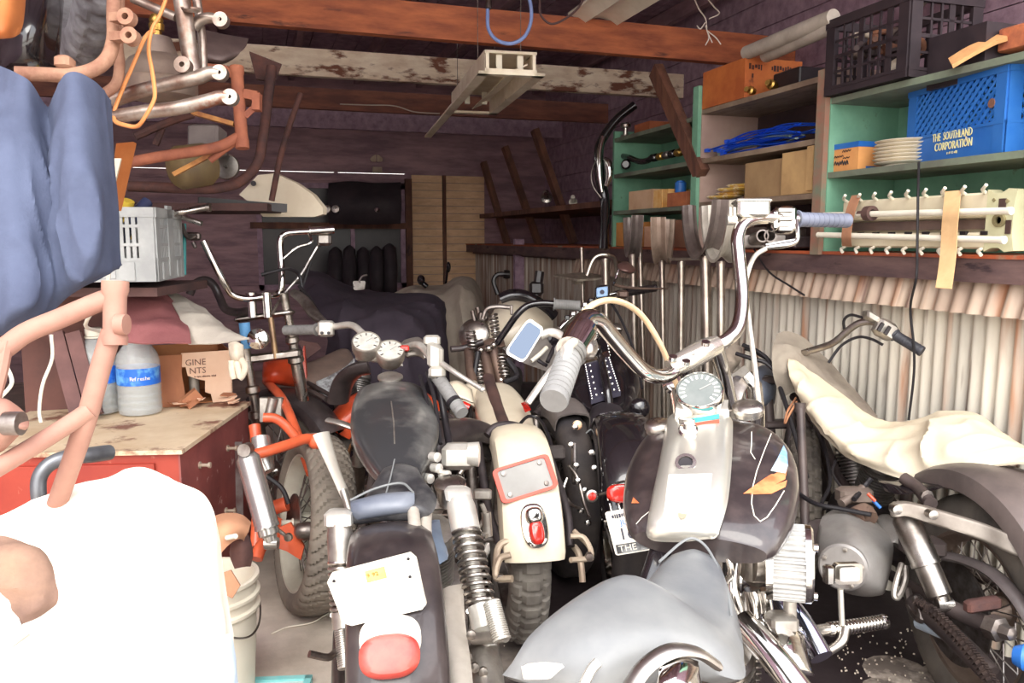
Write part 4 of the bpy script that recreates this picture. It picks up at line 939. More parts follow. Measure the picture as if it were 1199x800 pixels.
# cardboard carton with torn front
t=thing('cardboard_box','torn cardboard box with faded print behind the water jugs','box',pZ(230,472,zt))
k0,k1,k2=pZ(186,478,zt),pZ(273,470,zt),None; k0.z=k1.z=zt+.002
kx=(k1-k0); w_=kx.length; kx.normalize(); ky=V((-kx.y,kx.x,0)); hh=.205
def K(u,v,z): return k0+kx*(u*w_)+ky*v+Z3*z
CARDP=M('pale_cardboard',(240,206,178),(228,188,158),5,.85); CARDD=M('torn_cardboard',(186,128,92),(160,106,78),7,.9,stretch=(1,1,.3))
m=MB()
m.poly([K(.33,0,hh),K(1,0,hh),K(1,0,0),K(.72,0,0),K(.70,0,.035),K(.62,0,.045),K(.63,0,.09),K(.52,0,.10),K(.40,0,.115),K(.38,0,.15),K(.33,0,.15)],ky*.005); part('front_face',m,CARDP,t)
m=MB(); m.poly([K(-.04,-.006,hh*.98),K(.34,-.004,hh*.98),K(.32,-.004,.13),K(.36,-.004,.02),K(.26,-.02,.0),K(.05,-.006,0)],ky*.005); part('torn_flap',m,CARDD,t)
m=MB(); m.quadbox([K(0,.01,0),K(1,.01,0),K(1,.30,0),K(0,.30,0)],Z3*.004); m.quadbox([K(0,.30,0),K(1,.30,0),K(1,.30,hh),K(0,.30,hh)],ky*.005); m.quadbox([K(1,0,0),K(1,.3,0),K(1,.3,hh),K(1,0,hh)],kx*-.005); m.quadbox([K(0,0,0),K(0,.3,0),K(0,.3,hh),K(0,0,hh)],kx*.005); part('carton_walls',m,CARD,t)
m=MB(); m.text('GINE',.034,K(.37,-.002,.155),kx,Z3,.0006); m.text('NTS',.034,K(.42,-.002,.122),kx,Z3,.0006); marks(m,K(.46,-.002,.105),kx,Z3,.085,.007,4); part('print',m,M('brown_ink',(120,82,72)),t)
m=MB(); m.lathe(K(.50,.05,0),Z3,[(0,.02),(.10,.02),(.11,.016),(.11,.003)],16); solo('grey_cylinder',m,M('grey_can',(150,140,128),(120,110,100),9,.5,.3),'grey cylinder standing in the torn opening of the cardboard box','can')
rnd=random.Random(4)
for i in range(14):
    f=rnd.uniform(.15,1.05); q=K(f,-rnd.uniform(.02,.10),.004+.002*i); s=rnd.uniform(.012,.035); an=rnd.uniform(0,6)
    m=MB(); m.poly([q+V((s*math.cos(an+e_)*rnd.uniform(.7,1.3),s*math.sin(an+e_)*rnd.uniform(.7,1.3),rnd.uniform(0,.01))) for e_ in (0,1.3,2.5,3.9,5.1)],Z3*.003)
    solo('cardboard_scrap',m,[CARDP,CARDD][i%2],'torn cardboard scrap lying on plywood before the box','scrap',group='torn cardboard scraps on the plywood top')
m=MB(); q=K(.42,-.05,.004); m.obox(q+Z3*.03,.065,.05,.045,(kx*.8+Z3*.6).normalized(),(ky),(Z3*.8-kx*.6).normalized()); solo('parts_tag_box',m,CARDD,'small tilted printed carton leaning among the cardboard scraps','box')
# cloths over the box
m=MB(); m.sheet([pp((148,337,3.05),(166,338,3.1),(186,340,3.12),(200,352,3.14)),pp((146,356,2.92),(168,352,2.95),(190,352,2.98),(208,366,3.0)),pp((146,385,2.82),(170,382,2.85),(196,380,2.86),(220,384,2.88)),pp((150,402,2.80),(172,404,2.78),(198,403,2.78),(224,404,2.80))],.006,10,.016,10,seed=5,an=(.5,1.2,.8)); solo('red_cloth',m,M('faded_red_cloth',(156,98,98),(132,78,80),6,.9,bump=.1,bscale=120),'faded red cloth draped on the cardboard box','cloth')
m=MB(); m.sheet([pp((188,340,3.14),(200,343,3.15),(222,354,3.15),(240,364,3.12)),pp((200,356,3.02),(216,362,3.02),(240,372,3.0),(262,384,2.98)),pp((212,376,2.92),(230,381,2.9),(256,388,2.88),(282,395,2.86)),pp((222,404,2.86),(242,404,2.82),(264,402,2.82),(292,398,2.84))],.006,10,.014,9,seed=8,an=(.5,1.2,.8)); solo('grey_cloth',m,M('grey_cloth',(204,196,182),(180,170,158),6,.9,bump=.1,bscale=120),'pale grey cloth draped beside the red one on the carton','cloth')
GLV=M('white_glove',(222,210,190),(200,186,166),20,.9,bump=.1)
t=thing('work_glove','white work glove hanging off the grey cloth beside the fork','glove',p(278,440,2.78))
m=MB(); m.pillow([pp((266,402,2.80),(275,400,2.77),(284,404,2.78)),pp((267,414,2.78),(276,414,2.75),(285,416,2.77)),pp((270,424,2.79),(277,424,2.76),(284,424,2.78))],FWD*.02); part('palm',m,GLV,t,sub=2)
for P_ in (((271,422),(272,436),(274,444)),((277,423),(280,436),(281,443)),((282,420),(287,430),(284,440),(281,444))): m=MB(); m.tube(pp(*[(x,y,2.775) for x,y in P_]),[.012,.012,.010] if len(P_)==3 else [.012,.012,.011,.009]); part('finger',m,GLV,t)
# brown boards and pale cables behind the jugs
m=MB(); m.quadbox(pp((20,330,3.0),(150,322,3.1),(140,478,3.1),(30,486,3.0)),FWD*.03); solo('brown_board',m,M('dim_brown_board',(112,72,62),(84,54,50),4,.7,bump=.1),'dark brown board standing behind the water jugs','board')
for k,(x0,x1) in enumerate(((66,92),(86,112))): 
    m=MB(); m.beam(p(x0,390,2.9),p(x1,486,2.85),.05,.03,up=(0,1,0)); solo('brown_batten',m,M('dim_brown_slat',(120,84,80),(92,64,62),6,.7),['narrow brown slat leaning behind the pink frame, further left','narrow brown slat leaning behind the pink frame, closer to jugs'][k],'board')
m=MB(); m.tube(pp((60,392,2.5),(61,420,2.5),(50,450,2.5),(46,480,2.5),(48,495,2.5)),.0055,seg=7); solo('white_cable',m,WHITE,'white cable running down behind the pink frame','cable')
m=MB(); m.tube(pp((-5,412,2.0),(8,430,2.0),(14,448,2.0),(4,462,2.0),(-6,470,2.0)),.005,seg=7); solo('white_cable',m,WHITE,'short white cable bent at the left edge above the pink frame','cable')
m=MB(); m.tube(pp((130,300,2.0),(126,330,2.0),(120,348,2.0),(100,380,2.1),(116,388,2.3)),.005,seg=7); solo('white_strap',m,WHITE,'white strap hanging from the blue cloth hem by the pink neck','strap')
# ---------------------------------------------------------------- pink primer frame
PINK=M('pink_primer',(166,126,110),(150,108,94),9,.7,c3=(136,88,72),s3=5,t3=.6)
t=thing('motorcycle_chassis','pinkish primer frame close to the lens, standing over white sheet','motorcycle chassis',p(60,600,1.3)-Z3*.2)
m=MB(); n0=p(135,330,1.3); n1=p(134,404,1.3); m.lathe(n1,n0-n1,[(0,.013),(0,.020),(.012,.021),(.02,.018),(.078,.018),(.088,.021),(.104,.021),(.104,.014),(.05,.013)],20); part('head_tube',m,PINK,t)
m=MB(); m.tube(pp((-40,430,1.22),(0,411,1.24),(30,390,1.26),(70,373,1.28),(120,352,1.3),(134,350,1.3)),.0165,seg=14); part('top_tube',m,PINK,t)
m=MB(); m.tube(pp((131,388,1.3),(118,430,1.3),(100,495,1.31),(72,575,1.36),(60,612,1.42),(46,660,1.47)),.0165,seg=14); part('down_tube',m,PINK,t)
m=MB(); m.tube(pp((-40,568,1.2),(0,546,1.22),(50,516,1.26),(85,494,1.29),(106,480,1.3)),.0145,seg=14); part('lower_tube',m,PINK,t)
m=MB(); m.lathe(p(144,380,1.29),RGT,[(-.01,.006),(-.01,.017),(.006,.017),(.006,.006)],14); m.obox(p(139,388,1.3),.02,.02,.03); part('stop_lug',m,PINK,t)
m=MB(); m.pillow([pp((-30,470,1.22),(0,468,1.2),(22,488,1.2)),pp((-30,500,1.2),(-2,496,1.18),(26,502,1.18)),pp((-30,535,1.22),(-4,530,1.2),(10,510,1.2))],FWD*.03); part('gusset',m,PINK,t,sub=2)
m=MB(); m.lathe(p(22,496,1.19),RGT,[(-.02,.010),(-.02,.018),(.004,.018),(.004,.010)],16); part('bushing',m,STEEL,t)
m=MB(); m.tube(pp((8,400,1.24),(0,440,1.23),(-8,470,1.22)),.010,seg=8); part('rear_strut',m,PINK,t)
m=MB(); m.tube(pp((128,530,1.75),(105,533,1.7),(78,536,1.66),(58,544,1.64),(46,560,1.63),(46,585,1.63),(52,610,1.66)),[.017,.017,.016,.015,.015,.015,.015],seg=14); solo('bent_pipe',m,M('gunmetal',(116,118,122),(84,84,88),9,.35,.5),'dark hooked pipe standing in front of the red cabinet','pipe')
# ---------------------------------------------------------------- white sheet over a heap, rags
def pps(*a): return [p(x,y,1.2+(d-1.2)*.3) for x,y,d in a]
SHEET=M('white_sheet',(244,238,222),(238,230,212),3,.9)
m=MB()
m.sheet([pps((-40,625,1.75),(0,608,1.78),(40,590,1.84),(90,575,1.9),(128,566,1.93),(165,552,1.95),(200,566,1.93),(232,578,1.92),(248,600,1.95)),
 pps((-40,640,1.55),(0,632,1.58),(45,625,1.62),(95,615,1.68),(130,606,1.7),(165,596,1.72),(205,606,1.72),(240,622,1.75),(252,640,1.9)),
 pps((-40,690,1.44),(0,690,1.46),(60,680,1.5),(105,670,1.52),(140,660,1.54),(175,655,1.55),(215,665,1.57),(250,680,1.64),(262,690,1.82)),
 pps((-40,745,1.34),(0,745,1.35),(60,740,1.37),(110,730,1.39),(150,725,1.40),(185,722,1.42),(225,730,1.45),(258,742,1.54),(270,744,1.75)),
 pps((-40,820,1.26),(0,820,1.27),(60,820,1.29),(110,815,1.30),(150,812,1.31),(190,810,1.33),(230,812,1.37),(264,812,1.46),(274,805,1.68)),
 pps((-40,930,1.22),(0,930,1.23),(60,930,1.24),(110,930,1.25),(150,930,1.26),(190,928,1.28),(235,925,1.32),(268,920,1.42),(276,900,1.62)),[V((q.x,q.y,.01)) for q in pps((-40,930,1.20),(0,930,1.21),(60,930,1.22),(110,930,1.23),(150,930,1.24),(190,928,1.26),(235,925,1.31),(268,920,1.42),(276,900,1.62))]],.006,11,.030,7,seed=3,an=(1,.45,.8))
solo('white_sheet',m,SHEET,'big sunlit white sheet heaped before the red cabinet','sheet')
def pps(*a): return [p(x,y,1.14+(d-1.3)*.3) for x,y,d in a]
BRAG=M('brown_rag',(150,118,98),(108,84,74),7,.9,bump=.15,bscale=60)
m=MB(); m.sheet([pps((-30,634,1.5),(0,630,1.5),(25,640,1.48),(42,650,1.49)),pps((-30,655,1.42),(2,650,1.42),(34,654,1.41),(58,668,1.44)),pps((-30,690,1.40),(6,684,1.39),(40,682,1.38),(66,690,1.42)),pps((-20,725,1.38),(14,716,1.37),(42,708,1.36),(68,700,1.41)),pps((0,736,1.37),(22,732,1.36),(40,724,1.36),(62,708,1.40))],.006,6,.016,12,seed=4); solo('brown_rag',m,BRAG,'crumpled brown cloth in the opening of the white sheet','rag')
m=MB(); m.sheet([pps((-30,655,1.40),(-8,656,1.39),(10,664,1.40)),pps((-30,690,1.36),(-4,690,1.35),(18,700,1.36)),pps((-30,730,1.33),(0,730,1.32),(28,736,1.34)),pps((-30,760,1.31),(6,762,1.30),(36,744,1.32))],.006,6,.012,14,seed=9); solo('grey_rag',m,M('grey_rag',(206,202,192),(160,156,150),7,.9),'grey rag hanging from the sheet opening at the left edge','rag')
m=MB(); m.sheet([pps((250,746,1.5),(258,745,1.52),(268,742,1.6)),pps((252,775,1.46),(262,775,1.48),(272,772,1.58)),pps((254,815,1.42),(266,815,1.45),(276,810,1.55))],.004,5,.006,12); solo('pale_blue_cloth',m,M('pale_blue_cloth',(196,210,222),(170,186,200),7,.9),'pale bluish cloth hem below the white sheet corner','cloth')
# bucket of scraps
t=thing('white_bucket','white plastic bucket full of brown scraps between sheet and cabinet','bucket',pZ(245,780,0))
q=p(246,700,2.26); q.z=0; R=.128
BUC=M('bucket_white',(240,232,214),(228,218,198),4,.4)
m=MB(); m.lathe(q,Z3,[(0,.01),(0,R*.86),(.25,R*.98),(.26,R*1.06),(.268,R*1.06),(.272,R*.99),(.295,R),(.30,R*1.07),(.308,R*1.07),(.312,R),(.34,R),(.345,R*1.06),(.355,R*1.06),(.355,R*.97),(.02,R*.84),(.02,.01)],44); part('tub',m,BUC,t)
m=MB(); m.tube([q+V((R*1.05*math.cos(a_),R*1.05*math.sin(a_),.30-.10*math.sin((a_+2.2)*1.0)**2)) for a_ in [-2.2+i*.39 for i in range(9)]],.003,seg=6); part('wire_handle',m,STEEL,t)
LEA=M('brown_leather',(196,146,112),(170,120,92),7,.7,bump=.08)
m=MB(); m.sheet([[p(242,622,2.2),p(248,612,2.2),p(262,606,2.2),p(280,607,2.2),p(291,616,2.2)],[p(244,640,2.14),p(252,628,2.12),p(264,618,2.12),p(278,617,2.14),p(288,622,2.16)],[p(250,660,2.14),p(258,650,2.12),p(268,636,2.12),p(276,630,2.14),p(283,630,2.18)]],.012,6); solo('leather_scrap',m,LEA,'curled tan leather scrap standing up in the white bucket','leather')
m=MB(); m.pillow([pp((270,624,2.22),(284,616,2.22),(294,626,2.24)),pp((268,640,2.2),(283,634,2.18),(296,640,2.22)),pp((272,652,2.2),(284,650,2.19),(294,648,2.22))],(0,.03,-.06)); solo('wood_chunk',m,M('purple_brown_wood',(126,92,86),(98,72,70),9,.8,bump=.2),'dark purplish chunk standing in the white bucket','wood',sub=1)
m=MB(); m.poly(pp((258,672,2.10),(270,668,2.1),(281,686,2.1),(272,701,2.1),(258,694,2.1)),FWD*.006); solo('tan_flap',m,LEA,'tan card flap hanging over the bucket rim','flap')
m=MB(); m.rod(p(266,630,2.1),p(276,628,2.08),.007); solo('pale_stub',m,WHITE,'pale stub lying on the bucket scraps','stub')
m=MB(); a0,b0=pZ(240,795,.02),pZ(366,790,.02); e_=(b0-a0).normalized(); f_=V((-e_.y,e_.x,0)); L0=(b0-a0).length
t=thing('teal_tray','teal edged flat tray lying on the floor at bottom','tray',a0-Z3*.02)
for (u0,u1,v0,v1) in ((0,L0,-.02,0),(0,L0,-.30,-.28),(0,.02,-.30,0),(L0-.02,L0,-.30,0)):
    m=MB(); m.quadbox([a0-Z3*.02+e_*u0+f_*v0,a0-Z3*.02+e_*u1+f_*v0,a0-Z3*.02+e_*u1+f_*v1,a0-Z3*.02+e_*u0+f_*v1],Z3*.02); part('edge_strip',m,M('teal_edge',(110,190,190),(150,206,204),8,.5),t)
m=MB(); m.quadbox([a0-Z3*.016+e_*.02-f_*.28,a0-Z3*.016+e_*(L0-.02)-f_*.28,a0-Z3*.016+e_*(L0-.02)-f_*.02,a0-Z3*.016+e_*.02-f_*.02],Z3*.008); part('pane',m,M('pale_pane',(206,214,210),(186,196,192),5,.2),t)
# ---------------------------------------------------------------- motorcycles: shared pieces
from mathutils.bvhtree import BVHTree
GRh=V((RGT.x,RGT.y,0)).normalized()
def hd(x,d): return (GRh*x+GF*d).normalized()
def hitter(obj):
    me=obj.data; mw=Matrix.Identity(4)
    bv=BVHTree.FromPolygons([q.co.copy() for q in me.vertices],[tuple(f.vertices) for f in me.polygons])
    def h(x,y,off=.0015):
        r=ray(x,y).normalized(); loc,n,i,ds=bv.ray_cast(CAM,r)
        if loc is None: return None
        if n.dot(r)>0: n=-n
        return loc+n*off
    return h
def decal(h,pts,th=.0008,n=3,fan=True):
    """thin painted patch laid on the surface that h samples: outline subdivided and fanned"""
    m=MB(); out=[]
    k=len(pts)
    for i in range(k):
        a,b=pts[i],pts[(i+1)%k]
        for j in range(n): out.append((a[0]+(b[0]-a[0])*j/n,a[1]+(b[1]-a[1])*j/n))
    cx=sum(q[0] for q in out)/len(out); cy=sum(q[1] for q in out)/len(out)
    rings=[]
    for f in (1,.66,.33): rings.append([h(cx+(x-cx)*f,cy+(y-cy)*f) for x,y in out])
    c=h(cx,cy)
    if c is None or any(q is None for r in rings for q in r): return None
    vs=[q for r in rings for q in r]+[c]; N=len(out); fs=[]
    for r in range(2):
        for i in range(N): fs.append((r*N+i,r*N+(i+1)%N,(r+1)*N+(i+1)%N,(r+1)*N+i))
    for i in range(N): fs.append((2*N+i,2*N+(i+1)%N,3*N))
    m.add(vs,fs); return m
def stripe(h,pts,r=.002,n=5):
    P_=[]
    for a,b in zip(pts,pts[1:]):
        for j in range(n): 
            q=h(a[0]+(b[0]-a[0])*j/n,a[1]+(b[1]-a[1])*j/n,.0006)
            if q is not None: P_.append(q)
    q=h(*pts[-1],.0006)
    if q is not None: P_.append(q)
    return MB().tube(P_,r,sm=2,seg=6,flat=.5) if len(P_)>2 else None
def cylinder_mb(c,ax,L,r,fins=11):
    prof=[(0,.005),(0,r*.8)]
    for i in range(fins):
        z=L*.1+L*.7*i/fins; prof+=[(z,r*.72),(z+.001,r),(z+L*.7/fins*.38,r),(z+L*.7/fins*.4,r*.72)]
    prof+=[(L*.82,r*.8),(L*.84,r*.95),(L*.97,r*.9),(L,r*.6),(L,.004)]
    return MB().lathe(c,ax,prof,22)
def engine(root,c,fw,mat,mat2,s=1.0):
    c=V(c)-Z3*.07; s*=.86; sd=fw.cross(Z3)
    m=MB(); m.lathe(c-sd*.11*s,sd,[(0,.02),(0,.10*s),(.02*s,.125*s),(.20*s,.125*s),(.22*s,.10*s),(.22*s,.02)],28); m.obox(c-fw*.17*s+Z3*.01,.18*s,.22*s,.17*s,sd,fw,Z3,.02); part('crankcase',m,mat,root)
    for a in (.40,-.40):
        ax=(Z3*math.cos(a)+fw*math.sin(a)); part('cylinder',cylinder_mb(c+ax*.11*s,ax,.21*s,.075*s),mat2,root)
    m=MB(); m.lathe(c+sd*.115*s+Z3*-.0,sd,[(0,.09*s),(.012,.092*s),(.02,.08*s),(.022,.003)],26); part('cam_cover',m,mat2,root)
def chassis(root,ra,fa,fw,mat,top,r=.016):
    """frame rails from the rear axle to the steering neck at top"""
    sd=fw.cross(Z3); ra=V(ra); fa=V(fa); top=V(top)
    for s in (-1,1):
        m=MB(); m.tube([ra+sd*(.12*s)+Z3*.02,ra+fw*.38+sd*(.13*s)-Z3*.02,ra+fw*.55+sd*(.13*s)-Z3*.12,ra+fw*.95+sd*(.11*s)-Z3*.11,top-fw*.12+sd*(.06*s)-Z3*.30,top-fw*.03+sd*.02*s-Z3*.06],r,seg=10); part('frame_rail',m,mat,root)
    m=MB(); m.tube([top-Z3*.03,top-fw*.35-Z3*.12,ra+fw*.42+Z3*.28,ra+fw*.40+Z3*.02],r*1.1,seg=10); part('backbone_tube',m,mat,root)
def fork(root,fa,top,fw,mat_t,mat_l,gap=.095,r=.020,name='fork_leg'):
    sd=fw.cross(Z3); fa=V(fa); top=V(top)
    for s in (-1,1):
        m=MB(); a=fa+sd*(gap*s); b=top+sd*(gap*s); d=b-a
        m.lathe(a,d,[(-.03,.012),(-.03,r*1.35),(d.length*.42,r*1.35),(d.length*.43,r*1.5),(d.length*.45,r),(d.length,r),(d.length+.004,r*.5),(d.length+.004,.002)],16); part(name,m,mat_l if s<0 else mat_l,root)
    for f in (.62,.97):
        m=MB(); q=fa+(top-fa)*f; m.obox(q,gap*2+.055,.06,.028,sd,fw,(top-fa).normalized(),.008); part('triple_clamp',m,mat_t,root)
def grip_mb(a,b,r,ribs=9,flare=True):
    a=V(a); b=V(b); d=b-a; L=d.length; prof=[(0,.003),(0,r*1.25 if flare else r),(.006,r*1.25 if flare else r),(.008,r)]
    for i in range(ribs):
        z=.012+(L-.024)*i/ribs; prof+=[(z,r),(z+(L-.024)/ribs*.75,r),(z+(L-.024)/ribs*.78,r*.95),(z+(L-.024)/ribs*.97,r*.95)]
    prof+=[(L-.006,r*1.04),(L,r*.96),(L,.003)]
    return MB().lathe(a,d,prof,18)
def peg_mb(a,b,r,n=16):
    a=V(a); b=V(b); d=b-a; L=d.length; prof=[(0,.003),(0,r*.8)]
    for i in range(n): z=L*.04+L*.9*i/n; prof+=[(z,r),(z+L*.9/n*.55,r),(z+L*.9/n*.6,r*.84),(z+L*.9/n*.95,r*.84)]
    prof+=[(L*.95,r*1.05),(L,r),(L,.003)]
    return MB().lathe(a,d,prof,16)
def shock_mb(a,b,r,shroud=.55):
    a=V(a); b=V(b); d=b-a; L=d.length
    m=MB(); m.lathe(a,d,[(.02,.004),(.02,r*.7),(.035,r),(L*shroud,r),(L*shroud+.002,r*1.04),(L*shroud+.012,r*1.04),(L*shroud+.014,r*.86),(L*.88,r*.86),(L*.90,r*.6),(L*.95,r*.55),(L*.95,.004)],28)
    for q in (a+d*.03,a+d*.97): m.lathe(q-RGT*.02,RGT,[(0,.006),(0,.018),(.04,.018),(.04,.006)],16)
    return m
def gauge(root,c,n,r,up,face,label,ring=None,depth=.05,ticks=11,needle=(230,225,210)):
    """round instrument: chrome case, dial, ticks"""
    c=V(c); n=V(n).normalized(); m=MB(); m.lathe(c-n*depth,n,[(0,.004),(0,r*.8),(depth*.4,r*.98),(depth*.9,r*1.0),(depth,r*.99),(depth+.004,r*.93),(depth-.003,r*.88)],36); g=part('gauge_case',m,ring or CHROME,root)
    m=MB(); m.lathe(c-n*.003,n,[(0,.003),(0,r*.885),(.003,r*.885),(.003,.002)],32); part('dial',m,face,g)
    up=V(up); up=(up-n*up.dot(n)).normalized(); rt=up.cross(n)*-1
    m=MB()
    for i in range(ticks):
        a=-2.2+4.4*i/(ticks-1); dv=up*math.cos(a)+rt*math.sin(a); m.beam(c+n*.0004+dv*r*.60,c+n*.0004+dv*r*.82,.004 if i%2==0 else .0022,.001,up=tuple(n))
    part('dial_marks',m,M('dial_marks_'+label,needle),g)
    m=MB(); m.beam(c+n*.0012,c+n*.0012+(up*.5-rt*.6)*r*.7,.0025,.001,up=tuple(n)); part('needle',m,M('needle_'+label,(150,150,146) if label!='e' else (200,70,50)),g)
    return g
LEVERM=M('lever_alloy',(226,222,212),(190,184,176),12,.3,.7)
GRIPG=M('grey_grip',(132,131,129),(112,110,108),12,.7); GRIPB=M('black_grip',(44,44,50),(66,66,72),12,.5); GRIPS=M('slate_grip',(108,112,128),(92,96,110),12,.42)
GLASS_MIRROR=M('mirror_glass',(92,100,112),None,rough=.03,metal=1)
REDLENS=M('red_lens',(206,48,36),(176,36,30),30,.18,coat=.7)
PINKLENS=M('faded_lens',(204,84,72),(186,64,58),26,.4,coat=.15)
ENG=M('engine_alloy',(152,146,140),(112,104,98),9,.42,.7,bump=.05); ENGD=M('engine_dark',(78,70,70),(52,46,48),9,.55,.5,bump=.08)
SEATD=M('worn_black_seat',(46,45,48),(112,110,108),6,.40,bump=.05,lo=.4,hi=.7)
LEATH=M('black_leather',(38,34,38),(58,52,56),6,.45,bump=.05)
INKM=M('plate_ink',(40,38,60)); INKB=M('plate_blue',(70,130,190))
# ================================================================ A: black bike in the foreground with tall bars
fA=hd(.38,.925); sA=fA.cross(Z3)
base=p(660,770,.93); base.z=0
A=thing('motorcycle','black motorcycle closest to camera with tall chrome handlebars and winged tank','motorcycle',base)
Pt0=p(842,482,1.72); Pt1=p(818,610,1.33)
axA=(Pt1-Pt0).normalized(); sdA=sA; upA=sdA.cross(axA)*1; upA=upA if upA.z>0 else -upA
Pt0=Pt0-upA*.055; Pt1=Pt1-upA*.05
TANKA=M('dusty_gloss_black',(44,37,38),(66,56,55),26,.30,coat=.55,lo=.42,hi=.7,c3=(96,84,82),s3=5,t3=.6)
tkA=part('fuel_tank',tank_mb(Pt0,Pt1,sdA,upA,[(-.03,.075,.03,.04),(.06,.125,.052,.045),(.25,.155,.064,.05),(.5,.163,.064,.055),(.75,.152,.056,.05),(.93,.13,.04,.04),(1.0,.11,.02,.025)],n=40,sub=8,e=2.5),TANKA,A)
hA=hitter(tkA)
# console
SILV=M('brushed_console',(228,226,216),(206,202,192),3,.28,.75)
m=MB(); m.sheet([[(hA(x,y,o) or p(x,y,d)) for x,o in zip((x0,x0+(x1-x0)*.12,x0+(x1-x0)*.5,x0+(x1-x0)*.88,x1),(.001,.018,.022,.018,.001))] for x0,x1,y,d in ((792,852,474,1.66),(789,852,486,1.63),(786,852,500,1.6),(779,850,545,1.47),(770,845,590,1.37),(765,836,620,1.30))]+[[(hA(x,y,o) or p(x,y,1.3)) for x,o in ((764,.0005),(773,.006),(800,.007),(828,.006),(837,.0005))] for y in (626,)],.012,6); cs=part('console',m,SILV,A,'brushed silver tank console',sharp=60)
hC0=hitter(cs)
hC=lambda x,y,o=.001: hC0(x,y,o)
def consq(pts,mat,name,off=.010,lab=None):
    qs=[hC(x,y,.001) or ((hA(x,y,.018) or p(x,y,1.45))+upA*off) for x,y in pts]; m=MB(); m.poly(qs,upA*.003); return part(name,m,mat,cs,lab)
d_=decal(hC,((783,556),(834,555),(827,612),(776,612)),n=4)
if d_: part('cover_plate',d_,M('mirror_plate',(232,232,226),(216,214,206),3,.40,.5),cs)
consq(((799,494),(842,487),(842,492),(798,499)),M('teal_stripe',(70,150,150)),'teal_stripe',.004)
consq(((798,500),(842,493),(842,496),(798,503)),M('red_stripe',(196,84,64)),'red_stripe',.004)
nsp=(upA*.86-fA*.5).normalized()
gauge(A,p(820,464,1.645)+nsp*.02,nsp,.0495,fA,M('grey_dial',(104,110,108),(116,120,118),30,.5),'a',needle=(240,238,226),ticks=15,depth=.045)
m=MB(); c=hC(806,506,0) or hA(806,506,.02); m.lathe(c,nsp,[(0,.017),(.008,.019),(.014,.015),(.016,.008),(.03,.006),(.03,.001)],20); m.obox(c+nsp*.032,.030,.008,.02,sA,fA,nsp,.002); part('ignition_switch',m,CHROME,cs)
m=MB(); c=hC(803,543,0) or hA(803,543,.02); m.lathe(c,nsp,[(0,.019),(.005,.019),(.005,.013),(.0,.012)],22); part('socket_ring',m,CHROME,cs)
m=MB(); m.lathe(c,nsp,[(0,.012),(.002,.012),(.002,.001)],18); part('socket',m,BLACK_PLASTIC,cs)
m=MB(); c=hC(799,606,.004) or hA(799,606,.03); m.poly([c+sA*x-axA*y for x,y in ((-.008,.008),(.008,.008),(.006,-.004),(0,-.010),(-.006,-.004))],upA*.001); part('badge',m,M('badge_grey',(150,140,120)),cs)
for (x,y,r) in ((876,486,.031),(770,500,.028)):
    m=MB(); c=hA(x,y+4,-.004) or p(x,y,1.62); m.lathe(c,upA,[(0,r*.9),(.008,r*.92),(.010,r*1.03),(.018,r*1.03),(.024,r*.85),(.027,r*.5),(.0275,.002)],30); part('filler_cap',m,CHROME_DULL,A)
CRS=M('cream_stripe',(226,218,200))
for pts in (((910,492),(903,508),(894,530),(886,552),(881,572),(880,590),(883,604),(890,611),(898,606),(908,592),(918,575)),((880,506),(880,518),(879,530),(884,538)),((762,598),(752,606),(745,614))):
    s_=stripe(hA,pts,.0009)
    if s_: part('pinstripe',s_,CRS,A)
WINGO=M('wing_orange',(214,134,88),(186,96,60),40,.35,coat=.5); WINGB=M('wing_blue',(98,146,200),(196,206,206),22,.35,coat=.5)
for k,pts in enumerate((((870,579),(892,563),(903,556),(920,556),(919,562),(904,570),(889,578)),((878,580),(903,570),(921,563),(919,571),(903,579)),((892,569),(906,556),(921,548),(920,557),(908,563)))):
    d_=decal(hA,pts,n=2)
    if d_: part('wing_feathers',d_,WINGO,tkA,'orange painted feathers')
for pts in (((902,552),(910,538),(917,522),(921,530),(922,546),(919,555)),((914,530),(914,516),(914,504),(919,516),(922,534))):
    d_=decal(hA,pts,n=2)
    if d_: part('wing_body',d_,WINGB,tkA,'pale blue painted wing')
FLN=M('feather_line',(120,62,44),None,rough=.4)
for k in range(5):
    s_=stripe(hA,((919-k*1.5,557+k*4),(905-k*2,563+k*3.2),(890-k*3,571+k*2)),.0007)
    if s_: part('feather_line',s_,FLN,tkA)
d_=decal(hA,((742,583),(749,590),(740,590)),n=2)
if d_: part('wing_tip',d_,WINGO,tkA,'orange painted wing tip')
# seat
m=MB(); m.pillow([pp(*r) for r in (
 ((797,632,1.30),(813,627,1.30),(832,634,1.30)),
 ((768,656,1.24),(811,650,1.23),(854,668,1.22)),
 ((748,676,1.17),(800,680,1.15),(868,712,1.12)),
 ((738,682,1.12),(786,697,1.09),(872,745,1.04)),
 ((712,666,1.08),(772,688,1.04),(868,768,.96)),
 ((668,686,1.03),(735,710,.98),(800,752,.93)),
 ((622,722,.98),(688,738,.93),(732,776,.90)),
 ((588,762,.94),(636,774,.91),(684,788,.89)))],-Z3*.062); SEATA=M('seat_vinyl_a',(92,94,98),(126,126,124),3,.36,bump=.03,bscale=140); stA=part('seat',m,SEATA,A,sub=3)
m=MB(); m.tube(pp((772,658,1.235),(800,634,1.285),(816,632,1.29),(832,648,1.265),(850,690,1.18),(856,722,1.10)),.0022,seg=6); part('seat_seam',m,M('seam_grey',(120,122,122)),stA)
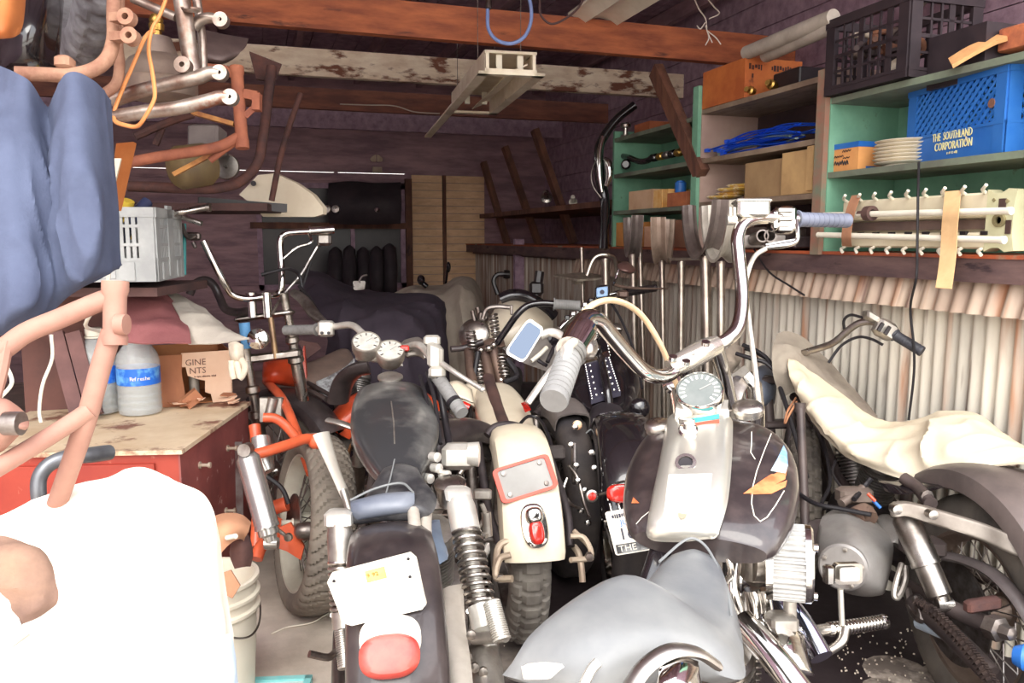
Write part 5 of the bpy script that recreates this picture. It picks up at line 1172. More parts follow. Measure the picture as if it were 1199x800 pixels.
# rear wheel, mudguard, struts
raA=p(640,800,.93); raA.z=.32; raA=raA-fA*.06
fdA=part('rear_fender',fender_mb(raA,sA,.375,.22,-1.9,.5,Z3,26,dip=.09),BLACK,A)
wheel(A,'rear_wheel',raA,sA,.32,.13,RUBBER,CHROME,'rib')
m=MB(); m.pillow([pp((614,775,.90),(640,773,.895),(664,776,.89)),pp((616,788,.895),(640,788,.89),(652,786,.885))],-fA*.02); part('white_bracket',m,WHITE,fdA,'white bracket',sub=1)
m=MB(); m.tube(pp((700,776,.89),(692,785,.885),(682,806,.88)),.006,seg=8); part('seat_stay',m,LEVERM,fdA)
m=MB(); m.tube(pp((735,812,.86),(755,782,.87),(785,763,.88),(815,764,.90),(838,778,.92)),.012,seg=10,flat=.5); part('fender_strut',m,CHROME_DULL,fdA)
m=MB(); m.pillow([pp((778,770,.88),(800,764,.885),(822,770,.90)),pp((770,800,.86),(800,795,.865),(828,800,.88))],-fA*.05); part('side_cover',m,CHROME,A,sub=2)
# bars
m=MB()
barR=pp((828,409,1.75),(851,398,1.77),(865,380,1.80),(869,345,1.84),(865,300,1.88),(864,277,1.9),(872,261,1.92),(892,255,1.95),(936,257,2.0))
barL=pp((830,408,1.75),(802,424,1.70),(780,440,1.66),(758,437,1.60),(735,415,1.55),(712,388,1.49),(699,374,1.45),(686,373,1.42),(677,386,1.38),(668,415,1.33))
m.tube(barL[::-1]+barR[1:],.0158,sm=6,seg=16); hb=part('handlebar',m,CHROME,A)
part('grip',grip_mb(p(932,257,2.0),p(993,258.5,2.06),.0185),GRIPS,hb,'slate grey grip')
part('grip',grip_mb(p(669,412,1.33),p(648,470,1.22),.0225),GRIPG,hb,'pale grey grip')
m=MB(); m.obox(p(918,258,1.985),.052,.05,.066,RGT,FWD,UPV,.008); m.obox(p(905,259,1.975),.02,.045,.05,RGT,FWD,UPV,.006); part('switch_housing',m,CHROME,hb)
for y in (246,256,268): m=MB(); m.obox(p(920,y,1.955),.036,.006,.012,RGT,FWD,UPV,.002); part('switch_button',m,CHROME_DULL,hb)
m=MB(); m.obox(p(880,245,1.93),.078,.05,.042,RGT,FWD,UPV,.006); m.obox(p(880,236.5,1.93),.086,.056,.010,RGT,FWD,UPV,.004); part('master_cylinder',m,M('polished_alloy',(236,232,222),(216,210,198),9,.22,.8),hb)
m=MB(); m.tube(pp((932,258,1.97),(934,272,1.95),(932,283,1.94),(918,287,1.93),(896,290,1.92)),[.006,.006,.006,.0075,.005],seg=10); m.tube(pp((932,281,1.945),(916,283.5,1.935),(896,287,1.925)),.004,seg=8); part('brake_lever',m,CHROME,hb)
m=MB(); m.lathe(p(857,258,1.92),RGT,[(-.012,.005),(-.012,.012),(.010,.012),(.010,.005)],12); m.rod(p(855,243,1.92),p(856,262,1.92),.004); m.rod(p(860,243,1.92),p(861,262,1.92),.004); part('perch_clamp',m,LEVERM,hb)
m=MB(); m.tube(pp((897,291,1.92),(884,300,1.92),(876,318,1.92),(873,340,1.90),(878,385,1.84),(884,430,1.8),(889,475,1.74)),.006,seg=9); part('brake_hose',m,M('braided_hose',(206,200,190),(176,168,158),60,.4,.5),hb)
m=MB(); m.lathe(p(673,404,1.32),p(690,375,1.40)-p(672,405,1.32),[(-.02,.015),(-.02,.026),(.035,.028),(.04,.022),(.06,.022),(.06,.015)],18); part('switch_housing',m,CHROME,hb)
m=MB(); m.pillow([pp((680,388,1.36),(690,384,1.37),(698,392,1.36)),pp((678,404,1.32),(692,402,1.31),(702,408,1.33)),pp((676,420,1.31),(688,422,1.30),(697,420,1.31))],FWD*.04); part('switch_pod',m,CHROME_DULL,hb)
m=MB(); m.tube(pp((664,425,1.29),(652,430,1.28),(640,442,1.27),(628,458,1.26),(618,472,1.255)),[.011,.010,.008,.0075,.007],seg=10,flat=.7); part('clutch_lever',m,LEVERM,hb)
m=MB(); m.pillow([pp((662,398,1.31),(668,392,1.33),(676,392,1.33)),pp((656,412,1.29),(662,412,1.28),(672,414,1.29)),pp((654,430,1.28),(660,434,1.27),(668,432,1.28))],FWD*.02); part('lever_perch',m,LEVERM,hb,sub=2)
mc=[p(x,y,d) for x,y,d in ((619,372,1.36),(638,385,1.36),(613,426,1.33),(590,413,1.33))]
def rrect(q,rr=.2,n=5):
    out=[]
    for i in range(4):
        a=q[i]; pr=q[i-1]; nx=q[(i+1)%4]; s0=a+(pr-a)*rr; s1=a+(nx-a)*rr
        for k in range(n+1):
            t=k/n; out.append(s0*(1-t)**2+a*2*t*(1-t)+s1*t*t)
    return out
m=MB(); m.poly(rrect(mc,.22),FWD*.018); mr=part('mirror_shell',m,M('white_mirror_rim',(240,238,228),(226,222,212),9,.3),hb,'white rimmed rectangular mirror')
cen=sum(mc,V((0,0,0)))/4
m=MB(); m.poly(rrect([cen+(q-cen)*.86-FWD*.002 for q in mc],.2),FWD*.0015); part('mirror_glass',m,GLASS_MIRROR,mr)
m=MB(); m.tube(pp((633,393,1.37),(645,389,1.37),(656,393,1.36),(665,402,1.34)),.0075,seg=10); part('mirror_arm',m,LEVERM,hb)
# risers, clamps, fork
CAST=M('polished_cast',(232,228,216),(210,204,192),7,.2,.85)
m=MB(); m.tube(pp((784,432,1.68),(800,424,1.69),(820,413,1.72),(838,404,1.75)),[.019,.024,.026,.022],seg=14); part('riser_clamp',m,CAST,A)
for x,y in ((788,421),(803,426),(826,404)): m=MB(); m.lathe(p(x,y,1.665),(UPV-FWD*.6),[(0,.009),(.008,.009),(.008,.002)],12); part('clamp_bolt',m,CHROME,A)
for P_ in (((800,426,1.71),(806,446,1.76),(810,470,1.80)),((838,408,1.76),(848,440,1.80),(856,475,1.84))): m=MB(); m.tube(pp(*P_),[.018,.016,.016],seg=12); part('riser',m,CHROME,A)
faA=CAM+GRh*.62+GF*2.25; faA.z=.31
for P_ in (((784,452,1.88),(796,470,1.9)),((872,440,1.92),(885,480,1.95))):
    sg_=-1 if P_[0][0]<800 else 1; m=MB(); m.tube(pp(*P_)+[faA+sA*(.095*sg_)],.021,sm=3,seg=14); part('fork_leg',m,CHROME,A)
m=MB(); m.pillow([pp((852,448,1.86),(866,440,1.9),(880,452,1.9)),pp((846,470,1.84),(862,474,1.86),(872,462,1.88)),pp((842,480,1.83),(852,486,1.84),(860,480,1.85))],FWD*.03); part('headlamp_bracket',m,CHROME_DULL,A,sub=1)
wheel(A,'front_wheel',faA,sA,.31,.105,RUBBER_DUST,CHROME,'rib',hubr=.03)
# engine, filter, exhaust
eng=p(850,740,1.52); eng.z=.40
engine(A,eng,fA,ENG,CHROME_DULL,1.0)
m=MB(); ca=p(905,657,1.47); axf=(RGT*.93-FWD*.30).normalized(); S=[]; r0=.066; t_,s_,u_=basis(axf)
for h_,k in ((0,0),(0,1),(.055,1),(.055,0)):
    S.append([ca+axf*h_+(s_*math.cos(2*pi*i/144)+u_*math.sin(2*pi*i/144))*((r0+(.0035 if i%4<2 else -.003)) if k else .004) for i in range(144)])
m.loft(S); af=part('air_filter',m,M('filter_pleats',(196,194,190),(160,158,156),20,.55,.2),A)
m=MB(); m.lathe(ca+axf*.055,axf,[(0,.01),(0,r0*1.06),(.010,r0*1.06),(.014,r0*.98),(.011,r0*.80),(.008,r0*.7),(.008,.002)],44); m.lathe(ca-axf*.012,axf,[(0,.01),(0,r0*1.05),(.012,r0*1.05),(.012,.01)],40); part('filter_cap',m,CHROME,af)
for a_ in (.9,3.1,5.2): m=MB(); m.lathe(ca+axf*.068+(s_*math.cos(a_)+u_*math.sin(a_))*r0*.85,axf,[(0,.007),(.008,.007),(.008,.001)],10); part('cap_bolt',m,CHROME,af)
m=MB(); m.obox(p(884,650,1.50),.05,.06,.11,RGT,FWD,UPV,.012); m.lathe(p(892,655,1.48),RGT,[(-.02,.02),(-.02,.04),(.02,.042),(.02,.02)],20); part('carburettor',m,CHROME_DULL,A)
for P_,r,nm in ((((868,615,1.5),(862,650,1.48),(858,690,1.46),(866,720,1.46)),.012,'intake_pipe'),(((838,628,1.34),(850,648,1.34),(856,670,1.34),(852,680,1.36)),.006,'fuel_line'),(((880,690,1.5),(884,712,1.5),(884,735,1.5)),.016,'pushrod_tube'),(((893,690,1.5),(898,712,1.5),(898,738,1.5)),.012,'pushrod_tube')):
    m=MB(); m.tube(pp(*P_),r,seg=12); part(nm,m,CHROME,A)
CHB=M('blued_chrome',(150,160,196),(206,206,210),6,.10,1)
m=MB(); m.tube(pp((912,690,1.62),(926,712,1.58),(944,738,1.54),(962,770,1.5)),.022,seg=16); part('exhaust_header',m,CHB,A)
m=MB(); m.tube(pp((868,728,1.40),(890,752,1.36),(915,782,1.32),(945,822,1.28)),.024,seg=16); part('exhaust_pipe',m,CHROME,A)
m=MB(); m.pillow([pp((893,740,1.42),(920,736,1.42),(948,744,1.44)),pp((896,764,1.38),(922,760,1.37),(954,768,1.40)),pp((905,800,1.36),(930,800,1.34),(964,802,1.38))],FWD*.08); part('gear_cover',m,CHROME,A,sub=2)
m=MB(); m.obox(p(915,728,1.45),.05,.05,.03,RGT,FWD,UPV,.006); m.lathe(p(925,716,1.46),UPV,[(-.02,.012),(.02,.012),(.022,.004)],14); part('oil_fitting',m,ALU,A)
for x,y in ((905,622),(916,620),(872,655),(876,600),(890,620)): m=MB(); m.lathe(p(x,y,1.52),RGT-FWD*.4,[(-.01,.006),(.012,.007),(.012,.001)],10); part('engine_bolt',m,CHROME,A)
m=MB(); m.tube(pp((938,640,1.5),(950,658,1.55),(952,675,1.56),(942,688,1.54),(928,690,1.5)),.0035,seg=6); part('throttle_cable',m,CABLE,A)
part('footpeg',peg_mb(p(968,738,1.92),p(1036,728,1.98),.018),CHROME,A)
m=MB(); m.tube(pp((940,742,1.86),(955,739,1.9),(970,737,1.92)),.014,seg=12); m.tube(pp((968,764,1.9),(985,752,1.9),(990,736,1.92)),.012,seg=10); part('peg_mount',m,CHROME_DULL,A)
m=MB(); m.rod(p(984,690,1.92),p(986,732,1.92),.007); part('pedal_stem',m,LEVERM,A)
m=MB(); m.poly(rrect(pp((978,661,1.9),(1010,660,1.92),(1010,684,1.92),(978,685,1.9)),.2),FWD*.02); m.obox(p(970,673,1.9),.02,.03,.045,RGT,FWD,UPV,.004); part('brake_pedal',m,CHROME,A)
m=MB(); m.poly(rrect(pp((983,665,1.895),(1006,664,1.91),(1006,680,1.91),(983,681,1.895)),.2),-FWD*.004); part('pedal_rubber',m,M('pedal_pad',(206,202,196),(180,176,170),9,.4,.3),A)
chassis(A,raA,faA,fA,BLACK,p(836,450,1.82))
m=MB(); m.tube(pp((664,398,1.36),(690,360,1.5),(720,352,1.62),(750,368,1.72),(774,405,1.78),(788,440,1.82),(796,462,1.84)),.0065,seg=9); part('clutch_cable',m,M('yellowed_cable',(226,198,160),(206,176,140),9,.5),A,'yellowed cable')
# ================================================================ C: grey dusty bike, centre left, seen from behind
fC=hd(-.18,.98); sC=fC.cross(Z3)
b=p(455,760,1.62); b.z=0
C=thing('motorcycle','dusty grey tank motorcycle with twin gauges and white plate, beside treaded tire','motorcycle',b)
t0=p(457,447,2.52); t1=p(470,545,1.98); ax=(t1-t0).normalized(); up=sC.cross(ax); up=up if up.z>0 else -up
DUSTG=M('dusty_silver_tank',(58,58,60),(126,124,120),5,.32,.25,coat=.3,lo=.44,hi=.72,c3=(186,182,174),s3=4,t3=.64)
tk=part('fuel_tank',tank_mb(t0-up*.03,t1-up*.03,sC,up,[(0,.075,.03,.06),(.08,.105,.045,.08),(.3,.122,.055,.10),(.55,.122,.05,.10),(.8,.09,.04,.08),(1.0,.05,.02,.05)],n=32,sub=7,e=2.5),DUSTG,C); hCt=hitter(tk)
m=MB(); c=hCt(456,436,0) or t0; m.lathe(c,up,[(-.004,.034),(.008,.036),(.012,.040),(.018,.040),(.024,.03),(.025,.002)],28); part('filler_cap',m,ALU,C)
s_=stripe(hCt,((458,470),(461,495),(462,520)),.002)
if s_: part('tank_seam',s_,ALU,C)
# gauges
ng=(Z3*.80-fC*.60).normalized(); WD=M('pale_dial',(196,194,184),(170,166,158),40,.3)
for x,y in ((429,400),(457,410)): gauge(C,p(x,y,2.60),ng,.048,fC,WD,'c',ring=ALU,depth=.055,ticks=9,needle=(60,54,54))
m=MB(); m.pillow([[p(414,398,2.62),p(432,392,2.66),p(470,404,2.66)],[p(416,416,2.60),p(440,418,2.6),p(472,424,2.60)]],-ng*.04); part('gauge_bracket',m,ALU,C,sub=2)
m=MB()
m.tube(pp((372,386,2.98),(395,382,2.94),(412,381,2.9),(424,390,2.84),(440,405,2.78),(470,408,2.70),(490,404,2.62),(505,420,2.5),(513,440,2.42)),.0125,seg=12); hb=part('handlebar',m,ALU_LIGHT,C)
part('grip',grip_mb(p(372,386,2.98),p(334,387,3.05),.0195),GRIPG,hb); part('grip',grip_mb(p(510,438,2.43),p(541,484,2.30),.0205),GRIPG,hb)
m=MB(); m.obox(p(382,385,2.95),.055,.05,.06,RGT,FWD,UPV,.008); part('switch_housing',m,ALU_LIGHT,hb)
for dx,dy in ((-5,5),(3,5)): m=MB(); m.lathe(p(382+dx,385+dy,2.92),-FWD,[(0,.006),(.006,.006),(.006,.001)],10); part('switch_button',m,BLACK_PLASTIC,hb)
m=MB(); m.obox(p(510,418,2.44),.05,.07,.085,(RGT*.8-UPV*.3).normalized(),FWD,UPV,.012); m.obox(p(506,399,2.46),.05,.05,.035,RGT,FWD,UPV,.008); m.obox(p(512,436,2.41),.05,.05,.04,RGT,FWD,UPV,.01); part('master_cylinder',m,M('cloudy_alloy',(206,202,192),(176,170,160),8,.45,.4),hb)
m=MB(); m.tube(pp((518,426,2.40),(534,437,2.37),(550,447,2.35),(565,456,2.33)),[.009,.008,.007,.008],seg=10); m.ball(p(565,456,2.33),.009); part('brake_lever',m,LEVERM,hb)
m=MB(); m.lathe(p(530,470,2.33),p(541,484,2.3)-p(530,470,2.33),[(0,.018),(0,.024),(.01,.024),(.01,.018)],16); part('grip_collar',m,BLACK_PLASTIC,hb)
m=MB(); m.pillow([pp((470,396,2.75),(490,392,2.75),(500,402,2.7)),pp((474,412,2.68),(488,410,2.68),(498,414,2.66))],-UPV*.03); part('clamp',m,ALU,C,sub=2)
m=MB(); m.obox(p(474,408,2.62),.03,.02,.02,RGT,FWD,UPV,.004); part('warning_lamp',m,REDLENS,C,'small red lamp')
for P_ in (((492,440,2.46),(500,470,2.35),(508,510,2.25),(512,545,2.2)),((500,436,2.45),(509,470,2.34),(516,520,2.22))): m=MB(); m.tube(pp(*P_),.006,seg=8); part('control_cable',m,CABLE,C)
m=MB(); m.tube(pp((513,440,2.4),(520,485,2.38),(526,520,2.3),(530,548,2.2)),.011,seg=10); part('down_hose',m,BLACK_PLASTIC,C)
# seat
m=MB(); m.pillow([pp(*r) for r in (((450,541,1.99),(470,535,2.0),(489,541,1.99)),((436,558,1.92),(468,552,1.93),(500,558,1.92)),((426,574,1.87),(466,568,1.88),(511,572,1.86)),((413,590,1.82),(455,584,1.82),(505,590,1.80)),((409,600,1.79),(447,594,1.79),(484,588,1.79)))],-Z3*.045); st=part('seat',m,SEATD,C,sub=3)
m=MB(); m.tube(pp((410,586,1.815),(440,572,1.85),(470,566,1.86),(484,577,1.815)),.003,seg=6); m.tube(pp((462,538,1.985),(458,556,1.91),(452,578,1.82)),.002,seg=6); part('seat_seam',m,M('seam_grey',None),st)
m=MB(); m.pillow([pp((408,589,1.79),(446,580,1.79),(484,577,1.80)),pp((409,602,1.78),(447,596,1.775),(484,592,1.78)),pp((412,613,1.79),(448,607,1.785),(482,602,1.79))],FWD*.04); part('seat_lip',m,M('slate_vinyl',(92,98,112),(122,126,134),4,.35),st,sub=2)
m=MB(); m.pillow([pp((416,618,1.80),(450,610,1.80),(482,606,1.80)),pp((413,636,1.73),(449,630,1.73),(487,628,1.73)),pp((414,658,1.66),(452,656,1.65),(490,652,1.66))],-Z3*.04); part('pillion_pad',m,SEATD,C,sub=3)
# rear wheel, mudguard, plate and lamp
ra=p(462,790,1.72); ra.z=.31
fd=part('rear_fender',fender_mb(ra,sC,.37,.19,-1.45,.6,Z3,24,dip=.08),BLACK_DUST,C)
wheel(C,'rear_wheel',ra,sC,.31,.12,RUBBER_DUST,CHROME_DULL,'rib')
PLW=M('chalk_white',(240,234,216),(228,218,196),4,.55,c3=(206,190,160),s3=7,t3=.68)
q=pp((383,682,1.50),(388,672,1.52),(480,648,1.58),(487,654,1.575),(499,708,1.49),(494,714,1.48),(412,733,1.43),(402,730,1.43))
m=MB(); m.poly(q,FWD*.012); pl=part('white_plate',m,PLW,C,'chalky white blank plate'); hP=hitter(pl)
nP=(q[2]-q[0]).cross(q[6]-q[0]).normalized(); nP=nP if nP.dot(FWD)<0 else -nP
m=MB(); ux=(q[2]-q[1]).normalized(); 
qs=[hP(x,y,.001) for x,y in ((427,670),(450,664),(453,677),(430,683))]; m.poly(qs,nP*.001); part('sticker',m,M('orange_sticker',(232,190,110),(222,170,90),30,.6),pl,'orange registration sticker')
m=MB(); m.text('9 92',.013,hP(430,678,.0025),ux,nP.cross(ux),.0005); part('sticker_print',m,M('sticker_ink',(176,96,40)),pl)
for x,y in ((391,681),(478,655),(480,676)): m=MB(); c=hP(x,y,0); m.lathe(c,nP,[(0,.0035),(.002,.003),(.002,.001)],8); part('plate_hole',m,BLACK_PLASTIC,pl)
nl=(-fC*.75+Z3*.55).normalized(); 
def ell(c,n,r1,r2,h,mat,name,par,taper=.9,up_=None,e=2.6,lab=None):
    t_,s1,u1=basis(n,up_ or Z3); S=[]
    for hh,k in ((0,1),(h*.7,1),(h*.95,taper),(h,taper*.8)): S.append([c+n*hh+s1*(r1*k*abs(math.cos(a))**(2/e)*(1 if math.cos(a)>0 else -1))+u1*(r2*k*abs(math.sin(a))**(2/e)*(1 if math.sin(a)>0 else -1)) for a in [2*pi*i/36 for i in range(36)]])
    m=MB(); m.loft(S); return part(name,m,mat,par,lab)
lb=ell(p(457,750,1.44),nl,.055,.042,.022,M('lamp_base_cream',(232,222,206),(214,200,184),6,.35),'lamp_base',C)
ell(p(456,770,1.41),nl,.053,.036,.034,PINKLENS,'tail_lamp',C,.86,lab='faded pinkish tail lamp lens')
m=MB(); m.tube(pp((425,752,1.46),(440,744,1.455),(462,742,1.455),(486,752,1.46)),.004,seg=6); part('lamp_trim',m,STEEL,C)
# shocks
def coil_shock(a,b,r,par,shr,c1,c2,turns=11):
    a=V(a);b=V(b); d=b-a; L=d.length; t_=d.normalized()
    m=MB(); m.lathe(a,d,[(-.02,.006),(-.02,r*.9),(.0,r*1.02),(.06,r*1.02),(.065,r*.5),(L*.8,r*.45),(L*.8,r*.95),(L*.97,r*.95),(L,r*.6),(L+.03,r*.5),(L+.03,.004)],24); s=part('shock_absorber',m,c1,par)
    part('spring',spring_mb(a+t_*.06,a+t_*(L*.82),r*.92,turns,.0052),c2,s)
    m=MB(); m.obox(a-t_*.035,.06,.05,.04,RGT,FWD,t_,.008); part('top_mount',m,ALU_LIGHT,s)
    return s
coil_shock(p(540,595,1.86),p(570,742,1.70),.033,C,.3,ALU_LIGHT,CHROME_DULL,10)
coil_shock(p(398,626,1.78),p(404,740,1.72),.028,C,.3,ALU,CHROME_DULL,9)
part('passenger_peg',peg_mb(p(575,704,1.66),p(588,750,1.62),.019),ALU_LIGHT,C); m=MB(); m.rod(p(555,748,1.68),p(592,745,1.62),.013); part('peg_mount',m,ALU,C)
part('passenger_peg',peg_mb(p(400,738,1.66),p(405,783,1.62),.016),ALU,C); m=MB(); m.tube(pp((362,766,1.6),(384,770,1.62),(396,764,1.64),(412,780,1.62)),.008,seg=8); part('peg_mount',m,STEEL,C)
FRW=M('pale_frame',(206,198,186),(180,170,158),8,.4,.4)
for P_ in (((484,598,1.80),(487,630,1.74),(494,672,1.66),(504,720,1.58)),((500,592,1.86),(498,620,1.78),(502,660,1.70),(506,690,1.66))): m=MB(); m.tube(pp(*P_),.014,seg=10); part('subframe_tube',m,FRW,C)
m=MB(); m.rod(p(494,672,1.65),p(508,670,1.68),.010); m.ball(p(505,670,1.65),.014); part('subframe_joint',m,FRW,C)
m=MB(); m.pillow([pp((514,700,1.72),(522,690,1.73),(542,686,1.75)),pp((514,740,1.62),(526,732,1.63),(544,728,1.66)),pp((522,800,1.5),(536,795,1.5),(552,790,1.52)),pp((528,860,1.4),(540,855,1.4),(556,850,1.42))],FWD*.03); part('chain_guard',m,FRW,C,sub=2)
m=MB(); m.pillow([pp((548,762,1.68),(565,752,1.68),(584,758,1.68)),pp((546,800,1.6),(568,795,1.58),(590,800,1.6)),pp((548,850,1.5),(570,845,1.5),(594,850,1.5))],FWD*.05); part('silencer',m,ALU,C,sub=2)
for x,y in ((548,768),(556,780),(545,785),(552,742),(566,785)): m=MB(); m.lathe(p(x,y,1.6),-FWD,[(0,.009),(.012,.010),(.014,.003)],8); part('axle_nut',m,CHROME_DULL,C)
m=MB(); m.quadbox(pp((497,615,1.9),(514,610,1.95),(524,655,1.86),(510,664,1.8)),FWD*.03); part('side_cover',m,M('blue_grey_cover',(150,168,190),(120,136,160),6,.35),C)
# engine right side
e=p(500,640,2.05); e.z=.42; engine(C,e,fC,ENG,ALU,1.0)
m=MB(); m.obox(p(537,534,2.2),.09,.08,.07,RGT,FWD,UPV,.014); m.lathe(p(552,532,2.18),RGT,[(-.01,.02),(-.01,.032),(.02,.034),(.024,.02),(.024,.003)],22); part('carburettor',m,ALU_LIGHT,C)
m=MB(); m.lathe(p(527,569,1.98),Z3*.9-FWD*.2,[(-.05,.03),(-.01,.036),(.0,.040),(.010,.040),(.016,.03),(.017,.002)],28); part('air_cleaner',m,CHROME_DULL,C)
for x,y in ((510,548),(520,556),(508,535),(500,560)): m=MB(); m.lathe(p(x,y,2.05),RGT-FWD,[(-.01,.012),(.015,.013),(.018,.004)],12); part('rocker_bolt',m,ALU_LIGHT,C)
fa=ra+fC*1.42; fa.z=.31
wheel(C,'front_wheel',fa,sC,.31,.10,RUBBER_DUST,CHROME_DULL,'rib',hubr=.03); fork(C,fa,t0+fC*.12-Z3*.10,fC,ALU,ALU)
chassis(C,ra,fa,fC,BLACK_DUST,t0+fC*.08)
# ================================================================ D: cream bike with springer fork
fD=hd(-.14,.99); sD=fD.cross(Z3)
ra=CAM+GRh*.016+GF*2.5; ra.z=.33
D=thing('motorcycle','cream motorcycle with red framed blank plate on its rear mudguard','motorcycle',V((ra.x,ra.y,0)))
def arcfender(ra,sd,R,w,a0,a1,**k): return fender_mb(ra,sd,R,w,a0,a1,Z3,30,**k)
back=-fD
fd=part('rear_fender',fender_mb(ra,sD,.372,.19,-1.38,.06,Z3,30,dip=.07,taper0=1.0,taper1=.92),CREAM,D); 
hF=hitter(fd)
if hF(613,565) is None: print('fender flip'); 
wheel(D,'rear_wheel',ra,sD,.325,.125,M('grey_knobby',(122,116,108),(92,86,80),12,.85),STEEL,'block',hubm=STEEL,seg=352,prof=32)
def on(h,x,y,off=.002,d=2.3): return h(x,y,off) or p(x,y,d)
cor=[(576,556),(641,539),(652,577),(588,593)]
q=[on(hF,x,y,.044) for x,y in cor]; nq=(q[1]-q[0]).cross(q[3]-q[0]).normalized(); nq=nq if nq.dot(FWD)<0 else -nq
cen=sum(q,V((0,0,0)))/4; ux=((q[1]-q[0])+(q[2]-q[3])).normalized(); uy=nq.cross(ux); uy=uy if uy.z>0 else -uy
q=[cen+ux*a*.086+uy*b_*.052 for a,b_ in ((-1,1),(1,1),(1,-1),(-1,-1))]
m=MB(); L=rrect(q,.14); I=rrect([cen+(k-cen)*.84 for k in q],.10)
S=[[a,b_,b_+nq*.010,a+nq*.010] for a,b_ in zip(L,I)]; m.loft(S,closed=True); part('plate_frame',m,M('red_frame',(214,82,62),(196,66,50),9,.45),D,'red plate frame')
m=MB(); m.poly(I,nq*.005); pl=part('blank_plate',m,M('grey_plate',(148,146,142),(132,129,125),6,.45),D)
for a,b_ in ((-.64,.6),(.64,.6),(.64,-.6),(-.64,-.6)): m=MB(); m.lathe(cen+ux*a*.086+uy*b_*.052+nq*.004,nq,[(0,.008),(.005,.007),(.006,.002)],12); part('plate_screw',m,STEEL,pl)
c=on(hF,625,616,.0); n_=None
a_=on(hF,622,596,0); b_=on(hF,629,636,0); dn=(b_-a_).normalized(); nn=sD.cross(dn); nn=nn if nn.dot(FWD)<0 else -nn
ell((a_+b_)/2-nn*.004,nn,.038,.062,.016,CHROME,'lamp_base',D,.92,up_=tuple(-dn))
ell((a_+b_)/2+dn*.020+nn*.008,nn,.021,.034,.03,REDLENS,'tail_lamp',D,.8,up_=tuple(-dn))
ell((a_+b_)/2-dn*.026+nn*.008,nn,.024,.024,.034,CHROME,'lamp_hood',D,.75,up_=tuple(-dn))
PB=M('pale_bracket',(190,174,152),(150,130,112),9,.5,.3)
for P_ in (((598,650,2.2),(585,655,2.2),(581,676,2.18),(600,678,2.16)),((600,632,2.25),(584,640,2.24),(580,668,2.2))): m=MB(); m.tube(pp(*P_),.010,seg=8); part('fender_stay',m,PB,D)
for P_ in (((668,628,2.3),(684,630,2.3),(692,652,2.26),(668,656,2.22)),((672,622,2.34),(690,640,2.3),(692,655,2.26))): m=MB(); m.tube(pp(*P_),.008,seg=8); part('fender_stay',m,PB,D)
for (x,y) in ((586,677),(690,652)): m=MB(); m.lathe(p(x,y,2.18),-FWD,[(-.01,.012),(.012,.012),(.014,.004)],6); part('stay_nut',m,STEEL,D)
m=MB(); m.tube(pp((672,640,2.38),(678,650,2.36),(681,668,2.34),(682,682,2.33)),.010,seg=8); part('hanging_chain',m,PB,D)
# side rails and tank
for P_ in (((560,520,2.55),(566,560,2.45),(574,605,2.36),(592,655,2.24)),((640,525,2.62),(652,560,2.5),(664,600,2.4),(668,640,2.34)),((570,510,2.6),(580,500,2.62),(600,498,2.64),(625,508,2.62),(640,525,2.6))): m=MB(); m.tube(pp(*P_),.013,seg=10); part('frame_rail',m,ENGD,D)
t0=p(578,443,3.35); t1=p(606,512,2.72); ax=(t1-t0).normalized(); up=sD.cross(ax); up=up if up.z>0 else -up
part('fuel_tank',tank_mb(t0-up*.05,t1-up*.05,sD,up,[(0,.05,.03,.07),(.12,.085,.05,.10),(.45,.105,.05,.11),(.8,.085,.04,.09),(1.0,.05,.02,.05)],n=30),CREAM,D)
m=MB(); m.tube(pp((571,440,3.30),(578,462,3.14),(585,482,2.98),(594,506,2.76)),[.022,.024,.022,.020],seg=10,flat=.5); part('tank_strap',m,M('brown_leather_strap',(92,68,62),(62,48,48),9,.6),D)
m=MB(); m.poly(pp((610,472,2.98),(617,470,3.0),(622,480,2.9),(615,483,2.88)),-FWD*.003); part('red_badge',m,REDLENS,D)
m=MB(); m.pillow([pp((541,452,3.3),(556,446,3.32),(566,462,3.3)),pp((538,470,3.2),(550,476,3.2),(562,485,3.18))],FWD*.06); part('cream_side_panel',m,CREAM,D,sub=2)
m=MB(); m.tube(pp((606,500,2.75),(618,488,2.85),(632,492,2.85),(642,510,2.7),(648,532,2.6)),.006,seg=7); part('control_cable',m,CABLE,D)
# springer fork, headlamp, bars
BRK=M('brown_bracket',(120,98,84),(84,66,60),9,.55,.4)
m=MB(); m.lathe(p(556,392,3.55),(-FWD*.9+UPV*.2-RGT*.2),[(-.06,.01),(-.05,.04),(-.02,.062),(.0,.070),(.01,.072),(.022,.060),(.034,.035),(.038,.003)],30); part('headlamp',m,CHROME_DULL,D)
m=MB(); m.pillow([pp((557,404,3.5),(573,396,3.5),(590,398,3.5)),pp((560,414,3.46),(574,410,3.46),(592,406,3.46))],FWD*.04); part('fork_bridge',m,BRK,D,sub=2)
for (a,b_,r,tn) in (((577,368,3.52),(581,397,3.52),.018,7),((551,388,3.48),(554,412,3.46),.018,6),((586,416,3.45),(592,444,3.40),.020,7),((560,424,3.44),(566,470,3.36),.018,10)):
    part('fork_spring',spring_mb(p(*a),p(*b_),r,tn,.0048),CHROME_DULL,D)
for P_ in (((566,410,3.46),(573,440,3.40),(582,490,3.3)),((577,408,3.46),(586,445,3.42),(596,480,3.35)),((549,410,3.48),(552,440,3.4),(560,480,3.3))): m=MB(); m.tube(pp(*P_),.022,seg=10); part('fork_tube',m,BRK,D)
m=MB(); m.tube(pp((560,412,3.42),(556,440,3.4),(556,465,3.35),(562,484,3.3),(568,480,3.28)),.012,seg=8); m.tube(pp((594,420,3.42),(604,435,3.4),(604,442,3.38),(590,448,3.36)),.012,seg=8); part('black_hose',m,CABLE,D)
